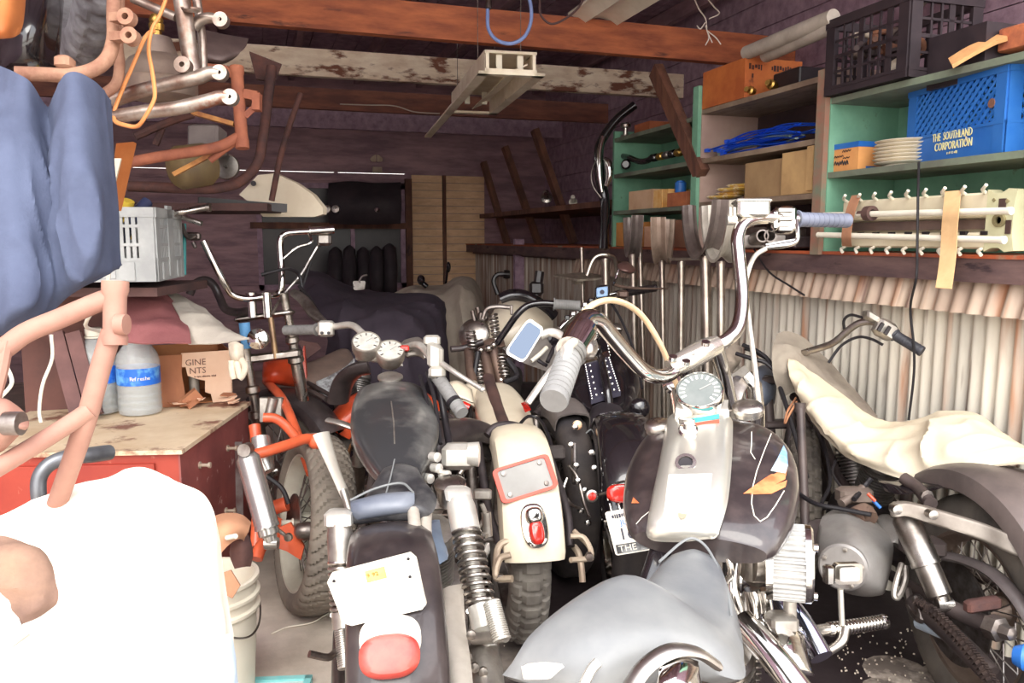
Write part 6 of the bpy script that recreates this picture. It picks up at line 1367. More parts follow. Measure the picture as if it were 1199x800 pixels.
m=MB(); m.ball(p(572,408,3.42),.016); m.ball(p(578,404,3.42),.014); m.ball(p(563,410,3.43),.014); part('fork_nuts',m,CHROME_DULL,D)
m=MB(); m.tube(pp((582,402,3.46),(593,386,3.44),(606,368,3.42),(618,358,3.42),(634,355,3.42),(650,356,3.42)),.015,seg=12); hb=part('handlebar',m,BLACK,D)
part('grip',grip_mb(p(648,356,3.42),p(679,358,3.42),.022),GRIPG,hb)
m=MB(); m.tube(pp((566,400,3.48),(545,407,3.48),(528,409,3.46)),.014,seg=10); part('bar_stub',m,BLACK_DUST,hb)
m=MB(); m.tube(pp((565,374,3.5),(570,362,3.5),(582,359,3.5),(597,360,3.5)),.011,seg=8); m.obox(p(599,363,3.5),.012,.02,.045,RGT,FWD,UPV,.003); part('front_lever',m,STEEL,hb)
m=MB(); m.rod(p(553,364,3.55),p(556,376,3.55),.010); m.rod(p(559,360,3.55),p(562,374,3.55),.012); m.obox(p(566,370,3.55),.05,.04,.045,RGT,FWD,UPV,.01); part('lamp_bracket',m,STEEL,D)
fa=ra+fD*1.35; fa.z=.33
wheel(D,'front_wheel',fa,sD,.33,.09,RUBBER_DUST,STEEL,'rib'); e=ra+fD*.62; e.z=.42; engine(D,e,fD,ENGD,ENG,1.0); chassis(D,ra,fa,fD,ENGD,t0)
# small pedal by the grey bike's cleaner
m=MB(); m.tube(pp((564,590,2.2),(568,604,2.2),(560,622,2.2),(570,628,2.18)),.007,seg=8); m.obox(p(565,579,2.2),.05,.02,.03,RGT,FWD,UPV,.005); m.rod(p(569,600,2.2),p(571,628,2.2),.014); part('kick_pedal',m,ALU,D)
# ================================================================ E: black bike with studded tank strap
fE=hd(.02,1); sE=fE.cross(Z3)
ra=CAM+GRh*.385+GF*2.72; ra.z=.32
E=thing('motorcycle','black motorcycle with studded leather tank strap and white license plate','motorcycle',V((ra.x,ra.y,0)))
fd=part('rear_fender',fender_mb(ra,sE,.37,.20,-1.25,.5,Z3,28,dip=.09),BLACK,E)
wheel(E,'rear_wheel',ra,sE,.32,.11,RUBBER,CHROME,'rib')
m=MB(); m.pillow([pp(*r) for r in (((692,470,3.20),(706,464,3.22),(726,468,3.20)),((684,492,3.06),(710,484,3.06),(742,490,3.06)),((677,520,2.94),(715,508,2.94),(756,516,2.94)),((676,540,2.88),(716,520,2.88),(757,534,2.88)))],-Z3*.07); st=part('seat',m,LEATH,E,sub=3)
m=MB(); m.tube(pp((678,522,2.90),(690,504,2.9),(716,497,2.92),(742,502,2.9),(755,516,2.9)),.003,seg=6); part('seat_piping',m,M('seam_grey',None),st)
m=MB(); m.pillow([pp((698,520,2.86),(724,506,2.88),(752,516,2.86)),pp((700,545,2.72),(726,536,2.72),(754,540,2.72)),pp((703,565,2.6),(728,556,2.6),(752,560,2.6))],-Z3*.04); part('pillion_pad',m,BLACK,E,sub=3)
ell(p(729,578,2.40),(-fE*.9+Z3*.3).normalized(),.050,.028,.03,REDLENS,'tail_lamp',E,.85)
m=MB(); m.tube(pp((712,586,2.42),(712,574,2.42),(722,566,2.42),(744,562,2.42)),.004,seg=6); part('lamp_rim',m,CHROME,E)
q=pp((708,600,2.38),(777,589,2.40),(786,640,2.34),(721,651,2.32)); m=MB(); m.poly(rrect(q,.06),FWD*.004); PLT=M('plate_white',(236,230,216),(222,214,200),8,.5); pl=part('license_plate',m,PLT,E,'white license plate')
cen=sum(q,V((0,0,0)))/4; ux=(q[1]-q[0]).normalized(); nn=ux.cross(q[3]-q[0]).normalized(); nn=nn if nn.dot(FWD)<0 else -nn; uy=nn.cross(ux); uy=uy if uy.z>0 else -uy
o=q[3]+nn*.002
m=MB(); marks(m,o+uy*.107+ux*.014,ux,uy,.12,.014,6); m.text('16',.050,o+uy*.042+ux*.022,ux,uy,.0006); part('plate_number',m,INKM,pl)
m=MB(); m.text('JU',.024,o+uy*.085+ux*.035,ux,uy,.0006); part('plate_month',m,INKB,pl)
m=MB(); m.quadbox([o+uy*.004+ux*.006,o+uy*.004+ux*.17,o+uy*.030+ux*.17,o+uy*.030+ux*.006],nn*.0005); part('frame_band',m,BLACK,pl)
m=MB(); m.text('THE',.026,o+uy*.008+ux*.012+nn*.001,ux,uy,.0008,sx=1.15); part('frame_lettering',m,WHITE,pl)
m=MB(); m.rod(p(714,590,2.4),p(716,600,2.39),.004); m.rod(p(724,588,2.4),p(726,598,2.39),.004); part('plate_stay',m,CHROME,E)
m=MB(); m.lathe(p(693,581,2.42),-FWD+RGT*.1,[(-.03,.006),(-.02,.016),(.0,.019),(.004,.019),(.006,.016)],22); m.rod(p(700,580,2.45),p(716,576,2.5),.006); sg=part('turn_signal',m,CHROME_DULL,E)
m=MB(); m.lathe(p(693,581,2.42)-FWD*.004,-FWD,[(0,.014),(.004,.012),(.006,.004),(.006,.001)],18); part('lens',m,REDLENS,sg)
m=MB(); m.lathe(p(749,478,3.05),-FWD,[(-.05,.01),(-.03,.032),(0,.040),(.008,.038),(.02,.026),(.024,.002)],24); part('side_lamp',m,BLACK,E)
m=MB(); m.ball(p(752,494,3.02),.018); part('lamp_stalk',m,CHROME,E)
# studded strap, gauge
STR=M('strap_leather',(44,40,54),(60,56,70),8,.5); 
c4=pp((684,427,3.42),(714,418,3.42),(727,458,3.24),(692,468,3.22)); m=MB(); m.quadbox(c4,Z3*-.02); sp=part('tank_strap',m,STR,E,'studded black leather strap')
m=MB()
def lerp4(u,v): return (c4[0]*(1-u)+c4[1]*u)*(1-v)+(c4[3]*(1-u)+c4[2]*u)*v
ns=(c4[1]-c4[0]).cross(c4[3]-c4[0]).normalized(); ns=ns if ns.dot(FWD)<0 else -ns
for (u0,n_) in ((.04,15),(.96,15)):
    for i in range(n_): m.ball(lerp4(u0,.02+.96*i/(n_-1)),.004,8)
for u0 in (.20,.80):
    for i in range(6): m.ball(lerp4(u0,.08+.84*i/5),.0062,8)
for u0 in (.4,.6): m.ball(lerp4(u0,.92),.005,8)
part('studs',m,CHROME,sp)
m=MB(); m.quadbox([lerp4(-.02,-.16),lerp4(1.02,-.16),lerp4(1.03,.0),lerp4(-.03,.0)],ns*.004); part('chrome_band',m,CHROME,E)
c5=pp((688,395,3.6),(708,388,3.6),(714,416,3.44),(684,424,3.44)); m=MB(); m.quadbox(c5,Z3*-.02); part('dash_panel',m,BLACK,E)
m=MB()
for i in range(9): m.ball(c5[1]+(c5[2]-c5[1])*(i/8)-FWD*.004,.0042,8)
part('dash_studs',m,CHROME,E)
gauge(E,p(692,391,3.5),(Z3*.6-fE*.8),.036,fE,M('black_dial',(40,36,40)),'e',ticks=13,depth=.04)
m=MB(); m.lathe(p(697,408,3.46),(Z3*.7-fE*.6),[(0,.02),(.01,.022),(.016,.012),(.016,.002)],18); part('key_switch',m,CHROME,E)
t0=p(700,395,3.6); t1=p(712,470,3.2)
ax=(t1-t0).normalized(); up=sE.cross(ax); up=up if up.z>0 else -up
part('fuel_tank',tank_mb(t0-up*.09,t1-up*.07,sE,up,[(0,.09,.05,.08),(.15,.15,.07,.12),(.5,.165,.07,.12),(.85,.12,.05,.1),(1,.07,.03,.06)],n=30),BLACK,E)
# bars and controls
m=MB(); m.tube(pp((655,385,3.6),(668,372,3.62),(684,360,3.64),(700,350,3.66),(720,344,3.68),(736,343,3.7)),.014,seg=12); hb=part('handlebar',m,CHROME,E)
part('grip',grip_mb(p(732,343,3.7),p(768,337,3.74),.019),BLACK,hb)
m=MB(); m.obox(p(705,342,3.62),.065,.05,.06,(RGT+UPV*.15).normalized(),FWD,UPV,.008); mcy=part('master_cylinder',m,BLACK,hb)
m=MB(); m.obox(p(705,342,3.59),.052,.01,.044,(RGT+UPV*.15).normalized(),FWD,UPV,.004); part('sight_glass',m,M('blue_cover',(126,160,206),(150,180,216),9,.3),mcy); m=MB(); m.lathe(p(705,342,3.583),-FWD,[(0,.010),(.004,.010),(.004,.001)],14); part('sight_plug',m,INKM,mcy)
m=MB(); m.tube(pp((718,333,3.62),(730,336,3.64),(750,338,3.66),(782,338,3.7)),[.008,.007,.006,.004],seg=8); m.obox(p(729,345,3.64),.05,.05,.035,RGT,FWD,UPV,.008); part('brake_lever',m,BRK,hb)
m=MB(); m.tube(pp((718,334,3.62),(722,324,3.6),(725,315,3.6)),.006,seg=8); part('mirror_stem',m,CHROME,hb)
m=MB(); m.pillow([pp((723,309,3.6),(734,306,3.62),(743,312,3.64)),pp((725,316,3.58),(736,317,3.58),(746,316,3.62)),pp((730,319,3.6),(738,321,3.6),(744,319,3.62))],FWD*.03); part('mirror_shell',m,M('brown_mirror',(116,84,76),(88,64,60),9,.3,.4),hb,sub=2)
for k in range(5): m=MB(); x=660+k*7; m.obox(p(x+4,372-k*5,3.58),.022,.02,.022,RGT,FWD,UPV,.004); part('clamp_block',m,CHROME if k%2 else BLACK,hb)
for P_ in (((690,352,3.6),(680,372,3.55),(676,400,3.5),(670,430,3.45)),((712,350,3.6),(726,372,3.5),(742,410,3.4),(752,455,3.2))): m=MB(); m.tube(pp(*P_),.006,seg=7); part('control_cable',m,CABLE,E)
fa=ra+fE*1.5; fa.z=.32; wheel(E,'front_wheel',fa,sE,.32,.10,RUBBER,CHROME,'rib'); e=ra+fE*.66; e.z=.42; engine(E,e,fE,ENGD,CHROME_DULL,1.05); chassis(E,ra,fa,fE,BLACK,t0); fork(E,fa,t0+fE*.1+Z3*.04,fE,CHROME_DULL,CHROME_DULL)
# chromed shifter and peg cluster on the near side
for P_,r in (((666,545,2.6),(676,560,2.6),(684,590,2.55),(690,606,2.5)),.006),(((672,520,2.7),(672,545,2.65),(673,566,2.6)),.009),(((664,560,2.6),(660,575,2.58),(668,590,2.55),(680,596,2.5)),.005): m=MB(); m.tube(pp(*P_),r,seg=8); part('shift_linkage',m,CHROME_DULL,E)
for k,(x,y) in enumerate(((668,521),(674,545),(676,563),(684,574),(680,598),(688,612),(692,530),(695,548),(673,500))): m=MB(); m.lathe(p(x,y,2.58),-FWD+RGT*.2,[(-.01,.008),(.010,.010),(.014,.003)],10); part('linkage_nut',m,CHROME,E)
m=MB(); m.obox(p(651,530,2.62),.06,.05,.045,RGT,FWD,UPV,.008); part('rubber_block',m,RUBBER,E)
m=MB(); m.ball(p(676,498,2.85),.018); part('marker_lamp',m,M('amber_lens',(226,150,90),(240,220,190),30,.2),E)
# ================================================================ F: bike along the corrugated wall under canvas
fF=hd(-.10,1); sF=fF.cross(Z3)
ra=CAM+GRh*1.285+GF*2.05; ra.z=.30
Fb=thing('motorcycle','motorcycle along the corrugated wall, half covered by cream and grey canvas','motorcycle',V((ra.x,ra.y,0)))
GREASE=M('greasy_black',(58,50,50),(88,76,72),6,.5,.2,bump=.05)
fd=part('rear_fender',fender_mb(ra,sF,.395,.20,-1.7,.66,Z3,28,dip=.06),M('dusty_fender',(70,62,60),(104,92,88),4,.45,coat=.2),Fb)
wheel(Fb,'rear_wheel',ra,sF,.315,.12,RUBBER_DUST,M('rusty_rim',(140,124,112),(104,84,74),9,.45,.6),'rib',spokes=40,disc=(-.09,.14))
fa=CAM+GRh*1.09+GF*2.92; fa.z=.31
wheel(Fb,'front_wheel',fa,(sF*.93-fF*.36).normalized(),.31,.105,RUBBER_DUST,RIM,'block',seg=352,prof=32)
# canvas
CANV=M('cream_canvas',(224,212,188),(206,190,164),4,.9,bump=.08,bscale=120)
GCAN=M('grey_canvas',(148,138,124),(118,106,96),6,.9,bump=.1,bscale=120)
m=MB(); m.sheet([pp((909,392,3.0),(922,389,3.02),(942,398,3.02),(970,425,2.98),(1000,458,2.9),(1026,489,2.8)),pp((904,412,2.93),(920,410,2.93),(942,424,2.92),(966,446,2.88),(994,470,2.82),(1022,494,2.74)),pp((906,440,2.9),(918,434,2.88),(932,440,2.88),(952,452,2.86),(985,476,2.8),(1016,497,2.73)),pp((915,468,2.92),(922,462,2.9),(932,458,2.89),(946,459,2.87),(978,480,2.8),(1010,499,2.74))],.006,10,.014,9,seed=2,an=(.5,1,.8)); solo('grey_canvas',m,GCAN,'grey canvas cover pulled over the front of wall-side bike','canvas')
m=MB(); m.sheet([pp((921,419,2.92),(940,432,2.90),(962,446,2.86),(985,463,2.8),(1010,484,2.74),(1042,496,2.70),(1078,492,2.66),(1112,484,2.58),(1142,486,2.50),(1172,508,2.4),(1199,524,2.3),(1240,540,2.2)),
 pp((922,430,2.86),(940,446,2.80),(962,466,2.74),(985,488,2.66),(1012,508,2.6),(1046,514,2.54),(1080,508,2.48),(1112,496,2.42),(1142,500,2.36),(1172,516,2.28),(1200,530,2.2),(1240,545,2.1)),
 pp((928,446,2.82),(942,464,2.76),(962,490,2.66),(985,514,2.56),(1012,532,2.48),(1046,538,2.40),(1080,530,2.34),(1112,520,2.28),(1144,520,2.22),(1172,528,2.16),(1200,537,2.1),(1240,550,2.0)),
 pp((938,466,2.82),(948,486,2.76),(966,512,2.66),(988,530,2.58),(1016,545,2.48),(1046,558,2.38),(1072,564,2.32),(1096,560,2.26),(1130,551,2.18),(1166,546,2.12),(1200,545,2.06),(1240,555,1.98))],.006,11,.030,8,seed=6,an=(.4,1.1,.6))
solo('cream_canvas',m,CANV,'big cream canvas sheet spread over wall-side bike seat and tank','canvas')
# bars
m=MB(); m.tube(pp((935,415,2.95),(955,409,2.88),(975,402,2.82),(992,388,2.78),(1005,379,2.75),(1020,377,2.72),(1034,383,2.69)),.0125,seg=12); hb=part('handlebar',m,CHROME_DULL,Fb)
part('grip',grip_mb(p(1047,392,2.66),p(1080,412,2.60),.0175),GRIPB,hb)
m=MB(); m.obox(p(1036,386,2.67),.07,.05,.06,(RGT*.86-UPV*.5).normalized(),FWD,(UPV*.86+RGT*.5).normalized(),.010); part('switch_housing',m,ALU,hb)
for k in range(2): m=MB(); m.obox(p(1031+k*8,383+k*4,2.63),.014,.008,.032,(RGT*.86-UPV*.5).normalized(),FWD,(UPV*.86+RGT*.5).normalized(),.002); part('switch_button',m,BLACK,hb)
m=MB(); m.obox(p(1020,372,2.70),.05,.05,.03,(RGT*.86-UPV*.5).normalized(),FWD,UPV,.006); part('lever_perch',m,ALU,hb)
for P_ in (((970,425,2.8),(985,405,2.78),(1004,395,2.74),(1020,397,2.70),(1034,404,2.68)),((990,392,2.8),(988,376,2.78),(996,369,2.76),(1010,372,2.72))): m=MB(); m.tube(pp(*P_),.005,seg=7); part('control_cable',m,CABLE,Fb)
# headlamp nacelle and front clutter
m=MB(); m.pillow([pp((888,432,3.05),(900,428,3.08),(912,432,3.1)),pp((885,455,3.0),(898,452,3.0),(913,456,3.05)),pp((883,476,3.02),(896,480,3.0),(910,476,3.05))],FWD*.10); part('nacelle',m,M('slate_cover',(104,110,122),(76,80,92),6,.45),Fb,sub=2)
m=MB(); m.sheet([pp((845,405,3.1),(856,402,3.1),(868,408,3.1)),pp((842,420,3.05),(856,420,3.02),(867,420,3.05)),pp((844,434,3.05),(854,436,3.03),(862,428,3.06))],.006,5,.006,14); part('hide_flap',m,M('grey_brown_hide',(136,124,110),(104,92,84),8,.8),Fb)
m=MB(); m.poly(pp((846,446,2.9),(872,428,2.95),(880,438,2.95),(858,462,2.88)),FWD*.006); part('mirror_bracket',m,ALU,Fb)
for P_ in (((862,414,3.0),(880,420,2.96),(895,424,2.94),(905,432,2.92)),((870,404,3.05),(888,412,3.0),(902,425,2.96),(914,455,2.9),(928,500,2.8),(945,560,2.7)),((898,420,3.0),(884,412,3.05),(872,408,3.06))): m=MB(); m.tube(pp(*P_),.008,seg=8); part('front_cable',m,CABLE,Fb)
m=MB(); m.tube(pp((932,466,2.85),(922,482,2.82),(919,496,2.8),(924,486,2.8),(933,470,2.83)),.004,seg=6); part('cord_loop',m,M('tan_cord',(186,132,96),(160,110,80),9,.8),Fb)
m=MB(); m.rod(p(937,474,2.6),p(944,640,2.45),.014); m.lathe(p(937,472,2.6),-UPV,[(0,.018),(.03,.018),(.03,.014),(.0,.014)],12); part('fork_tube',m,GREASE,Fb)
m=MB(); m.tube(pp((950,470,2.95),(965,520,2.9),(985,560,2.8),(1000,590,2.7)),.018,seg=10); part('front_downtube',m,GREASE,Fb)
fork(Fb,fa,p(925,440,3.05),fF,GREASE,GREASE)
for P_,r in ((((935,578,2.5),(955,590,2.4),(985,596,2.35),(1020,603,2.3)),.007),((((960,500,2.8),(972,560,2.6),(962,590,2.5))),.006),(((988,575,2.4),(975,555,2.5),(978,540,2.6)),.004),(((1000,585,2.35),(1012,570,2.4),(1020,560,2.4)),.008)): m=MB(); m.tube(pp(*P_),r,seg=8); part('wiring',m,CABLE,Fb)
m=MB(); m.obox(p(1000,580,2.4),.10,.06,.05,RGT,FWD,UPV,.01); m.rod(p(985,590,2.36),p(1010,572,2.4),.014); part('clamp_block',m,M('greasy_alloy',(132,118,108),(98,84,78),9,.5,.4),Fb)
for x,y,mt_ in ((1016,578,ORANGE),(1022,586,BLUE)): m=MB(); m.rod(p(x,y,2.3),p(x+9,y+9,2.29),.005); part('wire_connector',m,mt_,Fb)
# primary cover, engine
PRIM=M('grey_primary_cover',(164,160,156),(134,128,124),5,.42,.45,bump=.03,c3=(112,98,92),s3=5,t3=.64)
m=MB(); m.pillow([pp((985,612,2.28),(1000,603,2.32),(1025,608,2.36),(1052,626,2.38)),pp((976,632,2.20),(998,628,2.17),(1024,634,2.18),(1058,642,2.26)),pp((974,656,2.16),(998,654,2.11),(1022,658,2.11),(1056,666,2.20)),pp((980,682,2.16),(1000,682,2.10),(1022,684,2.10),(1050,688,2.18)),pp((992,700,2.2),(1008,706,2.16),(1026,708,2.16),(1042,704,2.2))],FWD*.16); pc=part('primary_cover',m,PRIM,Fb,sub=3)
c=p(987,664,2.10); m=MB(); m.lathe(c,(-FWD*.85-RGT*.5),[(-.03,.01),(-.02,.060),(.004,.062),(.010,.056),(.012,.003)],34); dc=part('derby_cover',m,PRIM,pc)
for a_ in range(5): 
    t_,s_,u_=basis(-FWD*.85-RGT*.5); m=MB(); m.lathe(c+t_*.010+(s_*math.cos(a_*1.257+.4)+u_*math.sin(a_*1.257+.4))*.049,t_,[(0,.006),(.006,.006),(.007,.001)],10); part('cover_screw',m,CHROME_DULL,pc)
m=MB(); m.pillow([pp((948,622,2.4),(966,612,2.4),(990,618,2.36)),pp((950,642,2.38),(966,640,2.34),(982,640,2.3)),pp((960,654,2.4),(970,656,2.36),(980,654,2.34))],FWD*.10); part('inner_case',m,M('brown_grey_case',(112,102,100),(86,76,76),6,.5,.3),Fb,sub=2)
m=MB(); m.pillow([pp((1036,610,2.36),(1048,606,2.38),(1056,622,2.36)),pp((1040,640,2.26),(1052,640,2.25),(1060,648,2.28))],FWD*.08); part('case_ridge',m,PRIM,Fb,sub=1)
m=MB(); m.tube(pp((1056,660,2.14),(1050,680,2.12),(1047,697,2.11),(1052,699,2.11),(1060,680,2.13),(1060,662,2.14)),.008,seg=8); part('kick_lever',m,ALU,Fb)
m=MB(); m.tube(pp((1002,606,2.34),(1012,601,2.36),(1016,608,2.34)),.03,seg=10); part('oil_filler',m,M('rusty_filler',(140,116,100),(112,88,78),9,.6,.3),Fb)
e=ra+fF*.62; e.z=.40; engine(Fb,e,fF,ENGD,ENG,1.0)
# shock, strut, chain, swingarm
part('shock_absorber',shock_mb(p(1054,592,2.12),p(1107,712,2.02),.036),CHROME_DULL,Fb)
STRT=M('grey_strut',(146,138,128),(112,102,94),7,.45,.5)
m=MB(); m.pillow([pp((1044,592,2.06),(1060,588,2.06),(1082,592,2.05),(1110,600,2.02),(1150,612,1.98),(1185,626,1.93),(1240,650,1.88)),pp((1046,608,2.05),(1062,606,2.05),(1082,612,2.04),(1110,621,2.01),(1150,634,1.97),(1185,650,1.92),(1240,676,1.87))],FWD*.03,w=.12); part('fender_strut',m,STRT,Fb,sub=2)
for x,y in ((1050,597),(1092,603),(1143,616)): m=MB(); m.lathe(p(x,y,2.0),-FWD,[(-.02,.012),(.006,.012),(.008,.003)],12); part('strut_bolt',m,CHROME_DULL,Fb)
m=MB(); m.tube(pp((1095,650,2.16),(1125,655,2.1),(1160,670,2.0),(1190,700,1.92),(1215,740,1.86)),.020,seg=10,flat=.6); part('belt_guard',m,M('guard_grey',(96,88,86),(70,62,62),6,.5),Fb)
m=MB(); m.tube(pp((1070,705,2.16),(1095,726,2.08),(1125,754,1.98),(1160,790,1.9)),.026,seg=12); m.tube(pp((1112,712,2.03),(1140,725,1.98),(1172,738,1.93)),.022,seg=10); part('swingarm',m,GREASE,Fb)
m=MB(); P_=cr(pp((1074,706,2.05),(1092,716,2.0),(1112,736,1.95),(1132,758,1.9),(1152,785,1.85),(1170,815,1.8)),9)
for i in range(len(P_)-1): m.beam(P_[i]*.85+P_[i+1]*.15,P_[i]*.15+P_[i+1]*.85,.012 if i%2 else .020,.026,up=(0,1,0))
m.tube(P_,.010,sm=0,seg=6); part('drive_chain',m,M('greasy_chain',(82,68,62),(50,42,42),30,.55,.6),Fb)
m=MB(); m.tube(pp((1078,727,2.14),(1100,738,2.08),(1122,749,2.02)),[.024,.02,.014],seg=14); part('side_tube',m,M('pale_blue_tube',(186,198,208),(160,172,184),6,.4,.2),Fb)
m=MB(); m.lathe(p(1172,738,1.86),-FWD+RGT*.3,[(-.03,.03),(.0,.03),(.004,.018),(.03,.016),(.034,.004)],6); part('axle_nut',m,STEEL,Fb)
m=MB(); m.obox(p(1150,708,1.92),.085,.03,.03,(RGT*.97+UPV*.15),FWD,UPV,.006); part('brake_clamp',m,RUST_DARK,Fb)
m=MB(); m.tube(pp((1058,560,2.3),(1075,572,2.25),(1090,590,2.15)),.018,seg=10); m.obox(p(1080,640,2.15),.10,.08,.05,RGT,FWD,UPV,.01); part('seat_rail',m,GREASE,Fb)
m=MB(); m.lathe(p(1084,581,2.18),-FWD,[(0,.018),(.01,.018),(.012,.006),(.012,.001)],8); part('rail_bolt',m,STEEL,Fb)
m=MB(); m.pillow([pp((1040,568,2.30),(1075,566,2.28),(1120,560,2.2)),pp((1050,582,2.25),(1080,580,2.2),(1112,572,2.14))],FWD*.12); part('seat_pan',m,BLACK,Fb,sub=2)
chassis(Fb,ra,fa,fF,GREASE,p(930,455,3.0))
m=MB(); m.tube(pp((1062,690,2.18),(1068,715,2.14),(1080,725,2.10),(1072,700,2.14)),.012,seg=8); part('brake_rod',m,STEEL,Fb)
m=MB(); m.lathe(p(1199,770,1.8),RGT-FWD,[(-.02,.02),(0,.03),(.02,.02),(.02,.003)],14); solo('blue_plug',m,BLUE,'small blue plug at the lower right edge by the chain','plug')
# ================================================================ orange bike at left facing the lens
fB=hd(-.25,-.97); sB=fB.cross(Z3); axB=hd(.45,.89)
fa=CAM+GRh*(-.985)+GF*3.36; fa.z=.315
B1=thing('motorcycle','orange chopper at left with tall chrome bars and black front mudguard','motorcycle',V((fa.x,fa.y,0)))
wheel(B1,'front_wheel',fa,axB,.315,.105,RUBBER_DUST,CHROME_DULL,'chev',spokes=40,seg=352,prof=28)
part('front_fender',fender_mb(fa,axB,.345,.15,-.98,.45,Z3,24,dip=.05),BLACK_DUST,B1)
for a,b_ in (((286,398,3.2),(313,560,3.3)),((334,352,3.25),(357,480,3.35))):
    A0=p(*a); A1=p(*b_); d=A1-A0; L=d.length; m=MB(); m.lathe(A0,d,[(-.03,.004),(-.03,.017),(L*.32,.017),(L*.33,.027),(L*.37,.029),(L*.39,.019),(L*.50,.019),(L*.51,.032),(L*.55,.034),(L*.57,.025),(L,.025),(L,.004)],18); part('fork_leg',m,CHROME_DULL,B1)
m=MB(); m.rod(p(286,378,3.19),p(289,408,3.2),.022,14); part('fork_sleeve',m,M('blue_tape',(70,130,180),(96,150,196),9,.5),B1,'blue taped fork sleeve')
m=MB(); m.obox(p(316,418,3.24),.26,.06,.035,(RGT*.98+UPV*.12).normalized(),FWD,UPV,.008); part('triple_clamp',m,CHROME_DULL,B1)
m=MB(); m.obox(p(310,370,3.26),.24,.06,.022,(RGT*.98+UPV*.14).normalized(),FWD,UPV,.008); part('triple_clamp',m,CHROME_DULL,B1)
m=MB(); m.lathe(p(302,397,3.1),-FWD,[(-.05,.01),(-.04,.034),(.0,.042),(.010,.040),(.018,.024),(.022,.003)],26); part('headlamp',m,CHROME,B1)
m=MB(); m.rod(p(317,372,3.22),p(323,420,3.22),.012); part('steering_stem',m,M('brassy_stem',(176,146,110),(130,104,84),9,.4,.7),B1)
for x in (296,314): m=MB(); m.lathe(p(x,372,3.22),p(x-2,343,3.22)-p(x,372,3.22),[(0,.004),(0,.018),(.09,.018),(.1,.02),(.104,.004)],16); part('riser',m,CHROME,B1)
m=MB(); m.tube(pp((238,282,3.1),(249,305,3.12),(262,330,3.15),(272,345,3.18),(290,350,3.2),(312,347,3.24),(326,344,3.28),(330,333,3.28),(329,305,3.3),(328,283,3.3),(334,274,3.3),(346,272,3.32),(364,271,3.35)),.0135,sm=6,seg=12); hb=part('handlebar',m,CHROME,B1)
part('grip',grip_mb(p(362,271,3.35),p(391,269,3.38),.018),CHROME,hb,'chrome grip')
m=MB(); m.obox(p(227,277,3.1),.05,.03,.03,RGT,FWD,UPV,.006); m.tube(pp((230,276,3.08),(222,279,3.08),(217,274,3.08),(213,262,3.08)),.008,seg=8); m.rod(p(226,284,3.08),p(229,290,3.08),.008); part('clutch_lever',m,STEEL,hb)
m=MB(); m.tube(pp((362,274,3.33),(364,284,3.3),(350,289,3.3),(340,296,3.3),(332,303,3.3)),.006,seg=8); part('brake_lever',m,CHROME,hb)
m=MB(); m.tube(pp((222,345,3.5),(228,333,3.5),(240,328,3.5),(250,334,3.5),(257,348,3.5),(264,362,3.48),(278,366,3.45),(292,364,3.4)),.018,seg=12); part('black_hoop_bar',m,BLACK_DUST,B1)
for P_ in (((372,288,3.4),(362,305,3.38),(352,322,3.35),(332,345,3.3),(318,368,3.22)),((376,284,3.4),(366,300,3.4),(356,330,3.38),(352,342,3.36)),((306,322,3.2),(322,318,3.22),(338,315,3.25),(350,322,3.3),(354,338,3.3)),((350,335,3.3),(362,348,3.25),(372,365,3.2))): m=MB(); m.tube(pp(*P_),.007,seg=8); part('control_cable',m,CABLE if P_[0][0]!=372 else CHROME_DULL,B1)
m=MB(); m.obox(p(380,281,3.38),.06,.04,.05,RGT,FWD,UPV,.01); part('switch_housing',m,CHROME_DULL,hb)
m=MB(); m.tube(pp((344,343,3.2),(356,352,3.15),(368,368,3.1),(380,378,3.0)),[.018,.022,.022,.014],seg=10); part('hose_clamp',m,STEEL,B1)
t0=p(318,428,3.45); t1=p(352,418,4.0)
m=MB(); m.pillow([pp((302,420,3.42),(322,417,3.42),(344,418,3.45)),pp((300,440,3.40),(320,438,3.36),(344,440,3.42)),pp((302,450,3.42),(320,454,3.4),(342,456,3.44))],FWD*.3); part('fuel_tank',m,ORANGE,B1,sub=2)
m=MB(); m.poly(pp((350,420,3.5),(356,405,3.5),(359,446,3.5),(350,440,3.48)),FWD*.02); part('orange_fin',m,ORANGE,B1)
BRS=M('brown_seat',(134,114,102),(108,90,82),6,.6,bump=.06)
m=MB(); m.pillow([pp((348,424,3.6),(372,416,3.75),(398,405,3.9),(410,407,3.95)),pp((352,440,3.5),(376,432,3.6),(400,420,3.75),(414,416,3.85)),pp((356,450,3.45),(376,444,3.52),(398,432,3.62),(412,424,3.75))],-Z3*.04); part('seat',m,BRS,B1,sub=2)
PLAS=M('cloudy_plastic',(206,210,210),(130,126,126),18,.18,trans=.25,lo=.45,hi=.6)
m=MB(); m.sheet([pp((370,448,3.46),(388,440,3.52),(404,430,3.6),(414,420,3.7)),pp((372,456,3.42),(390,454,3.46),(406,446,3.55),(416,434,3.66)),pp((376,462,3.42),(390,466,3.44),(402,460,3.52),(412,446,3.62))],.003,6,.014,16,seed=4); part('plastic_wrap',m,PLAS,B1,'crumpled clear plastic wrap')
m=MB(); m.poly(pp((348,398,3.6),(372,402,3.6),(376,408,3.6),(360,420,3.58)),FWD*.01); part('brown_flap',m,M('red_brown_flap',(104,72,66),(80,56,54),9,.7),B1)
m=MB(); m.rod(p(320,466,3.1),p(315,488,3.1),.02); m.obox(p(318,480,3.12),.09,.03,.10,RGT,FWD,UPV,.004); part('mudguard_bracket',m,ALU,B1)
for P_ in (((356,455,3.4),(372,462,3.35),(382,468,3.3)),((360,448,3.45),(378,458,3.4),(392,466,3.35))): m=MB(); m.tube(pp(*P_),.010,seg=8); part('frame_rail',m,GREASE,B1)
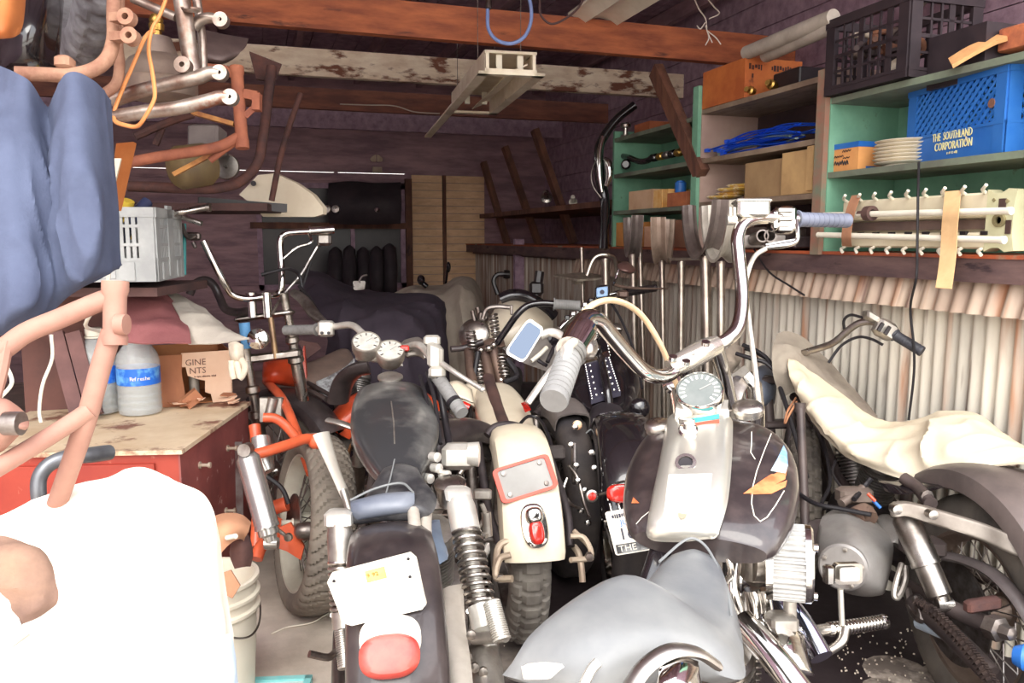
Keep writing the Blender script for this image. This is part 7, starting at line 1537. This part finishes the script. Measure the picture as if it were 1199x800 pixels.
e=fa-fB*.66; e.z=.42; engine(B1,e,fB,ENGD,ENG,1); m=MB(); m.tube([p(316,430,3.4),e+Z3*.18-fB*-.1,e-Z3*.12],.018,seg=8); part('front_downtube',m,ORANGE,B1)
# ================================================================ orange rolling chassis with treaded rear tire
fQ=hd(-.46,.89); sQ=(fQ.cross(Z3)+Z3*-.15).normalized()
ra=p(366,612,2.82); ra.z=.305
Q=thing('motorcycle','bare orange chassis with treaded rear tire and chrome shock, beside red cabinet','motorcycle',V((ra.x,ra.y,0)))
TREAD=M('weathered_tread',(132,122,110),(104,96,88),6,.85)
wheel(Q,'rear_wheel',ra,sQ,.315,.15,TREAD,M('cream_rim',(214,212,196),(186,180,164),6,.35,.2),'chev',spokes=40,seg=352,prof=32,disc=(-.07,.10),h=.092)
m=MB(); m.tube([pZ(x,y,.005) for x,y in ((318,742),(335,735),(352,732),(366,729),(378,722),(390,716))],.0025,seg=6); solo('white_string',m,WHITE,'thin white string lying on the pale concrete floor','string')
OB=M('coral_paint',(226,104,66),(200,84,52),8,.4,coat=.3,c3=(160,74,52),s3=9,t3=.62)
m=MB(); m.tube(pp((296,533,2.52),(318,527,2.56),(340,520,2.62),(358,514,2.68),(372,516,2.72)),.018,seg=12); m.ball(p(370,517,2.7),.028); part('upper_tube',m,OB,Q)
m=MB(); m.tube(pp((308,489,2.66),(322,490,2.67),(334,498,2.68),(346,512,2.69)),.016,seg=12); part('bent_tube',m,OB,Q)
m=MB(); m.tube(pp((298,498,2.75),(302,530,2.72),(304,560,2.7),(302,600,2.66),(300,640,2.62)),.020,seg=12); part('side_tube',m,OB,Q)
m=MB(); m.poly(pp((308,636,2.56),(322,620,2.58),(340,612,2.62),(356,640,2.62),(352,656,2.6),(336,646,2.58)),FWD*.012); part('axle_plate',m,OB,Q)
m=MB(); m.tube(pp((300,655,2.5),(306,640,2.53),(320,628,2.58),(338,622,2.66)),.020,seg=12); part('swingarm',m,OB,Q)
m=MB(); m.tube(pp((306,602,2.8),(320,595,2.8),(336,590,2.8)),.026,seg=12); part('cross_tube',m,OB,Q)
part('shock_absorber',shock_mb(p(287,524,2.45),p(319,640,2.42),.036,.78),M('satin_chrome',(206,204,198),(176,172,166),6,.26,.8),Q)
m=MB(); m.lathe(p(287,527,2.42),-FWD,[(-.03,.01),(-.03,.02),(.012,.02),(.012,.006)],14); part('shock_mount',m,STEEL,Q)
m=MB(); m.tube(pp((305,512,2.66),(308,535,2.64),(315,552,2.62)),[.03,.036,.018],seg=14); part('damper_body',m,M('satin_chrome',None),Q)
m=MB(); m.tube(pp((313,558,2.62),(330,572,2.62),(338,590,2.62)),.008,seg=7); part('brake_line',m,CABLE,Q)
m=MB(); m.rod(p(322,618,2.5),p(338,630,2.52),.006); m.lathe(p(338,629,2.5),-FWD,[(0,.014),(.012,.012),(.013,.002)],12); part('linkage_rod',m,CHROME_DULL,Q)
m=MB(); m.lathe(p(356,622,2.6),-sQ,[(-.06,.03),(.0,.03),(.02,.024),(.03,.012),(.03,.002)],20); part('axle_boss',m,STEEL,Q)
GUARD=M('cream_guard',(206,200,190),(184,176,166),6,.45,.1)
m=MB(); m.tube(pp((376,508,2.5),(384,530,2.48),(394,556,2.44),(404,580,2.40),(408,592,2.38)),[.030,.024,.018,.016,.010],seg=12,flat=.5); part('tapered_stay',m,GUARD,Q)
m=MB(); m.tube(pp((402,574,2.39),(410,600,2.36)),.012,sm=0,seg=10); part('stay_tip',m,ALU,Q)
ft=p(262,500,3.3); m=MB(); m.tube([ra+V((0,0,.18)),ra+fQ*.4+Z3*.35,ra+fQ*.8+Z3*.38],.018,seg=10); part('backbone_tube',m,OB,Q)
m=MB(); m.tube([ra+sQ*-.12,ra+fQ*.4+sQ*-.13-Z3*.05,ra+fQ*.75+sQ*-.12-Z3*.12],.018,seg=10); part('lower_rail',m,OB,Q)
# ================================================================ orange mudguard bike behind the grey tank
f3=hd(.10,-1); s3=f3.cross(Z3); fa=CAM+GRh*(-.555)+GF*3.52; fa.z=.31
G3=thing('motorcycle','orange mudguard with bronze spoked wheel, half hidden behind grey tank motorcycle','motorcycle',V((fa.x,fa.y,0)))
wheel(G3,'front_wheel',fa,hd(.45,-.9),.31,.11,RUBBER_DUST,M('bronze_rim',(190,130,84),(160,104,66),8,.4,.4),None,spokes=40,hubm=CHROME_DULL)
part('front_fender',fender_mb(fa,hd(.45,-.9),.335,.17,-1.0,1.0,Z3,24,dip=.09),M('bright_orange',(230,92,52),(210,78,44),6,.35,coat=.4),G3,'orange front mudguard')
m=MB(); m.tube(pp((384,492,2.72),(400,496,2.70),(418,502,2.70),(432,502,2.7)),.018,seg=10,flat=.5); part('fender_brace',m,ALU,G3)
m=MB(); m.rod(fa+s3*.11,fa+s3*.11+Z3*.22-f3*.07,.022); part('fork_leg',m,CHROME_DULL,G3); m=MB(); m.rod(fa-s3*.11,fa-s3*.11+Z3*.22-f3*.07,.022); part('fork_leg',m,CHROME_DULL,G3)
c=p(418,505,3.2); c.z=.33
m=MB(); m.tube(pp((396,470,3.3),(402,448,3.25),(416,434,3.2),(432,430,3.2)),.05,seg=12,flat=.5); part('upper_mudguard',m,BLACK_DUST,G3)
# ================================================================ black mudguard bikes between the grey and cream ones
def half_bike(label,xc,d,axis,R,w,fm,tm,a0,a1,legh=.28,fR=.03,spokes=40,wf=None,heading=None,rim=CHROME_DULL):
    c=CAM+GRh*xc+GF*d; c.z=R; f_=Z3.cross(axis).normalized()
    t=thing('motorcycle',label,'motorcycle',V((c.x,c.y,0)))
    wheel(t,'front_wheel',c,axis,R,w,tm,rim,'rib',spokes=spokes)
    part('front_fender',fender_mb(c,axis,R+fR,wf or w*1.5,a0,a1,Z3,24,dip=.07),fm,t)
    h=heading or f_
    for s in (-1,1): m=MB(); m.rod(c+axis*(.10*s),c+axis*(.10*s)+Z3*legh-h*(legh*.33),.020,12); part('fork_leg',m,STEEL,t)
    m=MB()
    m.tube([c+Z3*legh-h*.1+axis*.1,c+Z3*(legh+.06)-h*.16,c+Z3*legh-h*.1-axis*.1],.016,seg=8); m.tube([c+Z3*(legh+.06)-h*.16,c+Z3*.20-h*.40,c-Z3*.12-h*.46,c-Z3*.16-h*.62],.018,seg=8); part('front_downtube',m,BLACK_DUST,t)
    return t,c
J,cJ=half_bike('black mudguard and spoked wheel showing between the grey and cream bikes',-.205,2.72,hd(.80,-.60),.32,.10,BLACK_DUST,RUBBER,-1.2,1.15,heading=hd(.3,-.95))
m=MB(); m.tube(pp((552,530,2.45),(545,545,2.42),(538,556,2.4)),.007,seg=8); part('brake_arm',m,CHROME_DULL,J)
m=MB(); m.pillow([pp((516,452,3.0),(534,446,3.0),(552,456,3.0)),pp((518,470,2.95),(536,468,2.95),(556,474,2.95))],FWD*.06); part('cream_cowl',m,M('cream_paint',None),J,sub=2)
m=MB(); m.rod(p(541,474,2.9),p(549,478,2.9),.016); part('marker_lamp',m,REDLENS,J,'red marker lamp')
Lb,cL=half_bike('grey black mudguard and tall smooth tire between cream bike and studded bike',.20,3.0,hd(.97,.2),.33,.12,M('grey_black_fender',(74,68,68),(104,96,92),4,.4),RUBBER,-.40,1.2,heading=hd(.1,-1),wf=.14)
# ================================================================ covered bikes and pale fairing at the back
def covered(label,rows,mat,grp,seed,cat='covered motorcycle'):
    rs=[pp(*r) for r in rows]; rs.append([V((q.x,q.y,.04)) for q in rs[-1]]); m=MB(); m.sheet(rs,.006,9,.05,4.5,seed=seed,an=(1,.3,.7)); return solo('bike_cover',m,mat,label,cat)
DARKC=M('dark_purple_cover',(74,64,74),(54,46,56),4,.8,bump=.06)
covered('dark cloth cover over a motorcycle behind the twin gauges',[((362,318,5.2),(378,322,5.2),(396,333,5.2),(428,342,5.2),(468,345,5.1),(505,347,5.1),(518,356,5.2)),((355,335,4.8),(376,338,4.7),(398,348,4.65),(430,356,4.6),(468,360,4.6),(504,360,4.7),(520,372,4.9)),((362,365,4.5),(384,368,4.4),(404,375,4.35),(436,380,4.3),(470,384,4.3),(500,384,4.5),(521,388,4.8)),((385,395,4.4),(398,400,4.3),(416,408,4.25),(444,412,4.2),(472,414,4.2),(500,412,4.4),(522,405,4.7)),((380,440,4.4),(398,450,4.3),(420,460,4.25),(446,465,4.2),(472,465,4.2),(502,460,4.4),(524,440,4.7))],DARKC,'',3)
LIGHTC=M('pale_cover',(196,184,166),(170,156,140),4,.9,bump=.06)
covered('pale grey cloth cover over a motorcycle near the back wall',[((463,345,6.2),(478,337,6.2),(500,335,6.2),(520,334,6.2),(536,326,6.2),(552,328,6.2),(562,345,6.3)),((470,350,5.9),(485,346,5.7),(504,346,5.6),(522,346,5.6),(540,338,5.6),(556,342,5.7),(567,365,6.0)),((490,365,5.7),(505,362,5.5),(516,364,5.4),(530,366,5.4),(546,362,5.4),(560,366,5.5),(570,385,5.9)),((510,385,5.6),(516,388,5.4),(524,392,5.35),(534,392,5.35),(548,388,5.35),(562,390,5.5),(572,402,5.8)),((508,460,5.6),(516,465,5.4),(526,470,5.35),(538,470,5.35),(550,465,5.35),(564,460,5.5),(574,450,5.8))],LIGHTC,'',7)
# mirror, levers peeking above the covers
m=MB(); m.poly(rrect(pp((413,329,4.9),(428,329,4.9),(427,339,4.9),(414,340,4.9)),.2),FWD*.02); m.tube(pp((420,331,4.9),(424,324,4.9),(430,322,4.9)),.006,seg=6); solo('cover_mirror',m,CHROME_DULL,'small chrome mirror poking above the dark cover','mirror')
m=MB(); m.ball(p(493,328,6.0),.05,12,(1,.6,.8)); m.tube(pp((493,330,6),(500,336,6)),.02); solo('dark_mirror',m,BLACK,'dark rounded mirror above left end of pale cover','mirror')
m=MB(); m.ball(p(525,313,6.5),.035,12,(1,.5,1.3)); m.rod(p(524,316,6.5),p(522,332,6.4),.01); solo('dark_mirror',m,BLACK,'dark oval mirror on stalk above the pale cover hump','mirror')
# black garments and gear in front of the window
BLKG=M('black_gear',(40,33,38),(58,48,52),5,.7,bump=.1)
for k,(x0,x1,yt,yb,d) in enumerate(((385,402,289,345,7.4),(402,418,287,345,7.35),(418,434,289,345,7.4),(434,450,288,345,7.35),(448,466,285,345,7.4))):
    m=MB(); xm=(x0+x1)/2; m.pillow([pp((x0+1,yt+5,d),(xm,yt,d),(x1-1,yt+5,d)),pp((x0-1,(yt+yb)/2,d-.06),(xm,(yt+yb)/2,d-.1),(x1+1,(yt+yb)/2,d-.06)),pp((x0,yb,d),(xm,yb,d-.04),(x1,yb,d))],V((0,.12,0)))
    solo('hanging_coat',m,BLKG,'one of the black coats hung in a row beneath the window','coat',group='row of black coats under the window',sub=2)
m=MB(); m.pillow([pp((385,214,7.6),(410,212,7.6),(440,214,7.6),(470,213,7.6)),pp((384,240,7.5),(410,238,7.45),(440,238,7.45),(471,240,7.5)),pp((386,262,7.6),(410,263,7.55),(440,263,7.55),(470,262,7.6))],V((0,.08,0))); solo('black_blanket',m,BLKG,'black blanket hung across the grimy back window','blanket',sub=2)
for k,x in enumerate((383,393)): m=MB(); m.lathe(p(x,245,6.6),(-FWD),[(-.05,.01),(-.03,.03),(0,.034),(.01,.03),(.014,.003)],16); solo('bright_knob',m,CHROME_DULL,['bright round knob next to the cream fairing tip','second bright knob, further from the cream fairing'][k],'knob')
m=MB(); m.lathe(p(442,246,7.35),-FWD,[(0,.02),(.02,.024),(.03,.012),(.03,.002)],14); solo('chrome_stud',m,CHROME,'tiny chrome stud on the black blanket','stud')
# cream scooter style fairing and tool board behind the cream bike
t=thing('motorcycle','cream touring fairing with dark windshield behind the cream bike bars','motorcycle',V(tuple(p(610,560,4.3).xy)+(0,)))
CF=M('cream_paint',None)
m=MB(); m.pillow([pp((585,352,4.3),(605,350,4.25),(630,358,4.3),(648,372,4.35)),pp((575,368,4.15),(604,366,4.1),(630,374,4.12),(648,384,4.25)),pp((566,385,4.1),(596,388,4.05),(622,395,4.08),(644,396,4.2)),pp((566,405,4.1),(590,410,4.05),(612,414,4.08),(640,404,4.2))],FWD*.12); part('fairing_shell',m,CF,t,sub=2)
m=MB(); m.tube(pp((586,351,4.28),(600,346,4.28),(616,348,4.3),(634,358,4.32),(648,370,4.36)),.035,seg=12); part('windshield_rim',m,BLACK,t)
m=MB(); m.obox(p(604,470,4.3)-V((0,0,.15)),.4,.5,.5,RGT,FWD,Z3,.08); part('body',m,ENGD,t)
cw=p(600,560,4.35); wheel(t,'rear_wheel',V((cw.x,cw.y,.31)),RGT,.31,.11,RUBBER,STEEL,None)
t=thing('tool_board','tilted grey board holding small tools behind the white rimmed mirror','board',p(640,430,3.6)); 
q=pp((588,408,3.62),(640,385,3.75),(664,402,3.65),(640,435,3.5),(612,425,3.55)); m=MB(); m.poly(q,FWD*.015); part('board',m,M('grey_board',(146,140,134),(126,118,112),6,.6),t)
for P_,r,mm in ((((622,423,3.5),(632,415,3.52),(640,407,3.55)),.010,WHITE),(((642,398,3.56),(648,396,3.56),(650,402,3.54)),.02,BLACK_PLASTIC),(((650,405,3.53),(645,415,3.5),(641,424,3.48)),.010,BLACK_PLASTIC),(((630,422,3.48),(636,426,3.47),(640,428,3.46)),.009,BLACK_PLASTIC)): m=MB(); m.tube(pp(*P_),r,seg=8); part('small_tool',m,mm,t)
m=MB(); m.tube(pp((583,345,7.3),(578,330,7.3),(582,322,7.3),(592,321,7.3)),.022,seg=8); m.rod(p(590,321,7.3),p(604,322,7.3),.04); solo('far_handlebar',m,BLACK_DUST,'far black handlebar with grip against the back planks','handlebar')
m=MB(); m.tube(pp((627,348,5.6),(630,332,5.6),(632,318,5.6)),.035,seg=8); m.obox(p(628,338,5.6),.10,.09,.10,RGT,FWD,UPV,.02); solo('bike_bracket',m,BLACK_DUST,'dark clamp on post behind the grey grip','bracket')
# debris specks on the oily floor at right
rnd=random.Random(21); sp=MB()
for i in range(110):
    x=rnd.uniform(980,1130); y=rnd.uniform(735,798); q=pZ(x,y,.001); sp.obox(q+Z3*.003,rnd.uniform(.002,.006),rnd.uniform(.002,.005),.004,V((math.cos(i),math.sin(i),0)),V((-math.sin(i),math.cos(i),0)),Z3)
for i in range(60):
    x=rnd.uniform(560,640); y=rnd.uniform(640,760); q=pZ(x,y,.001); sp.obox(q+Z3*.002,rnd.uniform(.002,.005),rnd.uniform(.002,.004),.003)
o=solo('floor_grit',sp,M('pale_grit',(210,198,180),(180,166,150),30,.9),'pale grit scattered over the oily concrete floor','grit',kind='stuff')
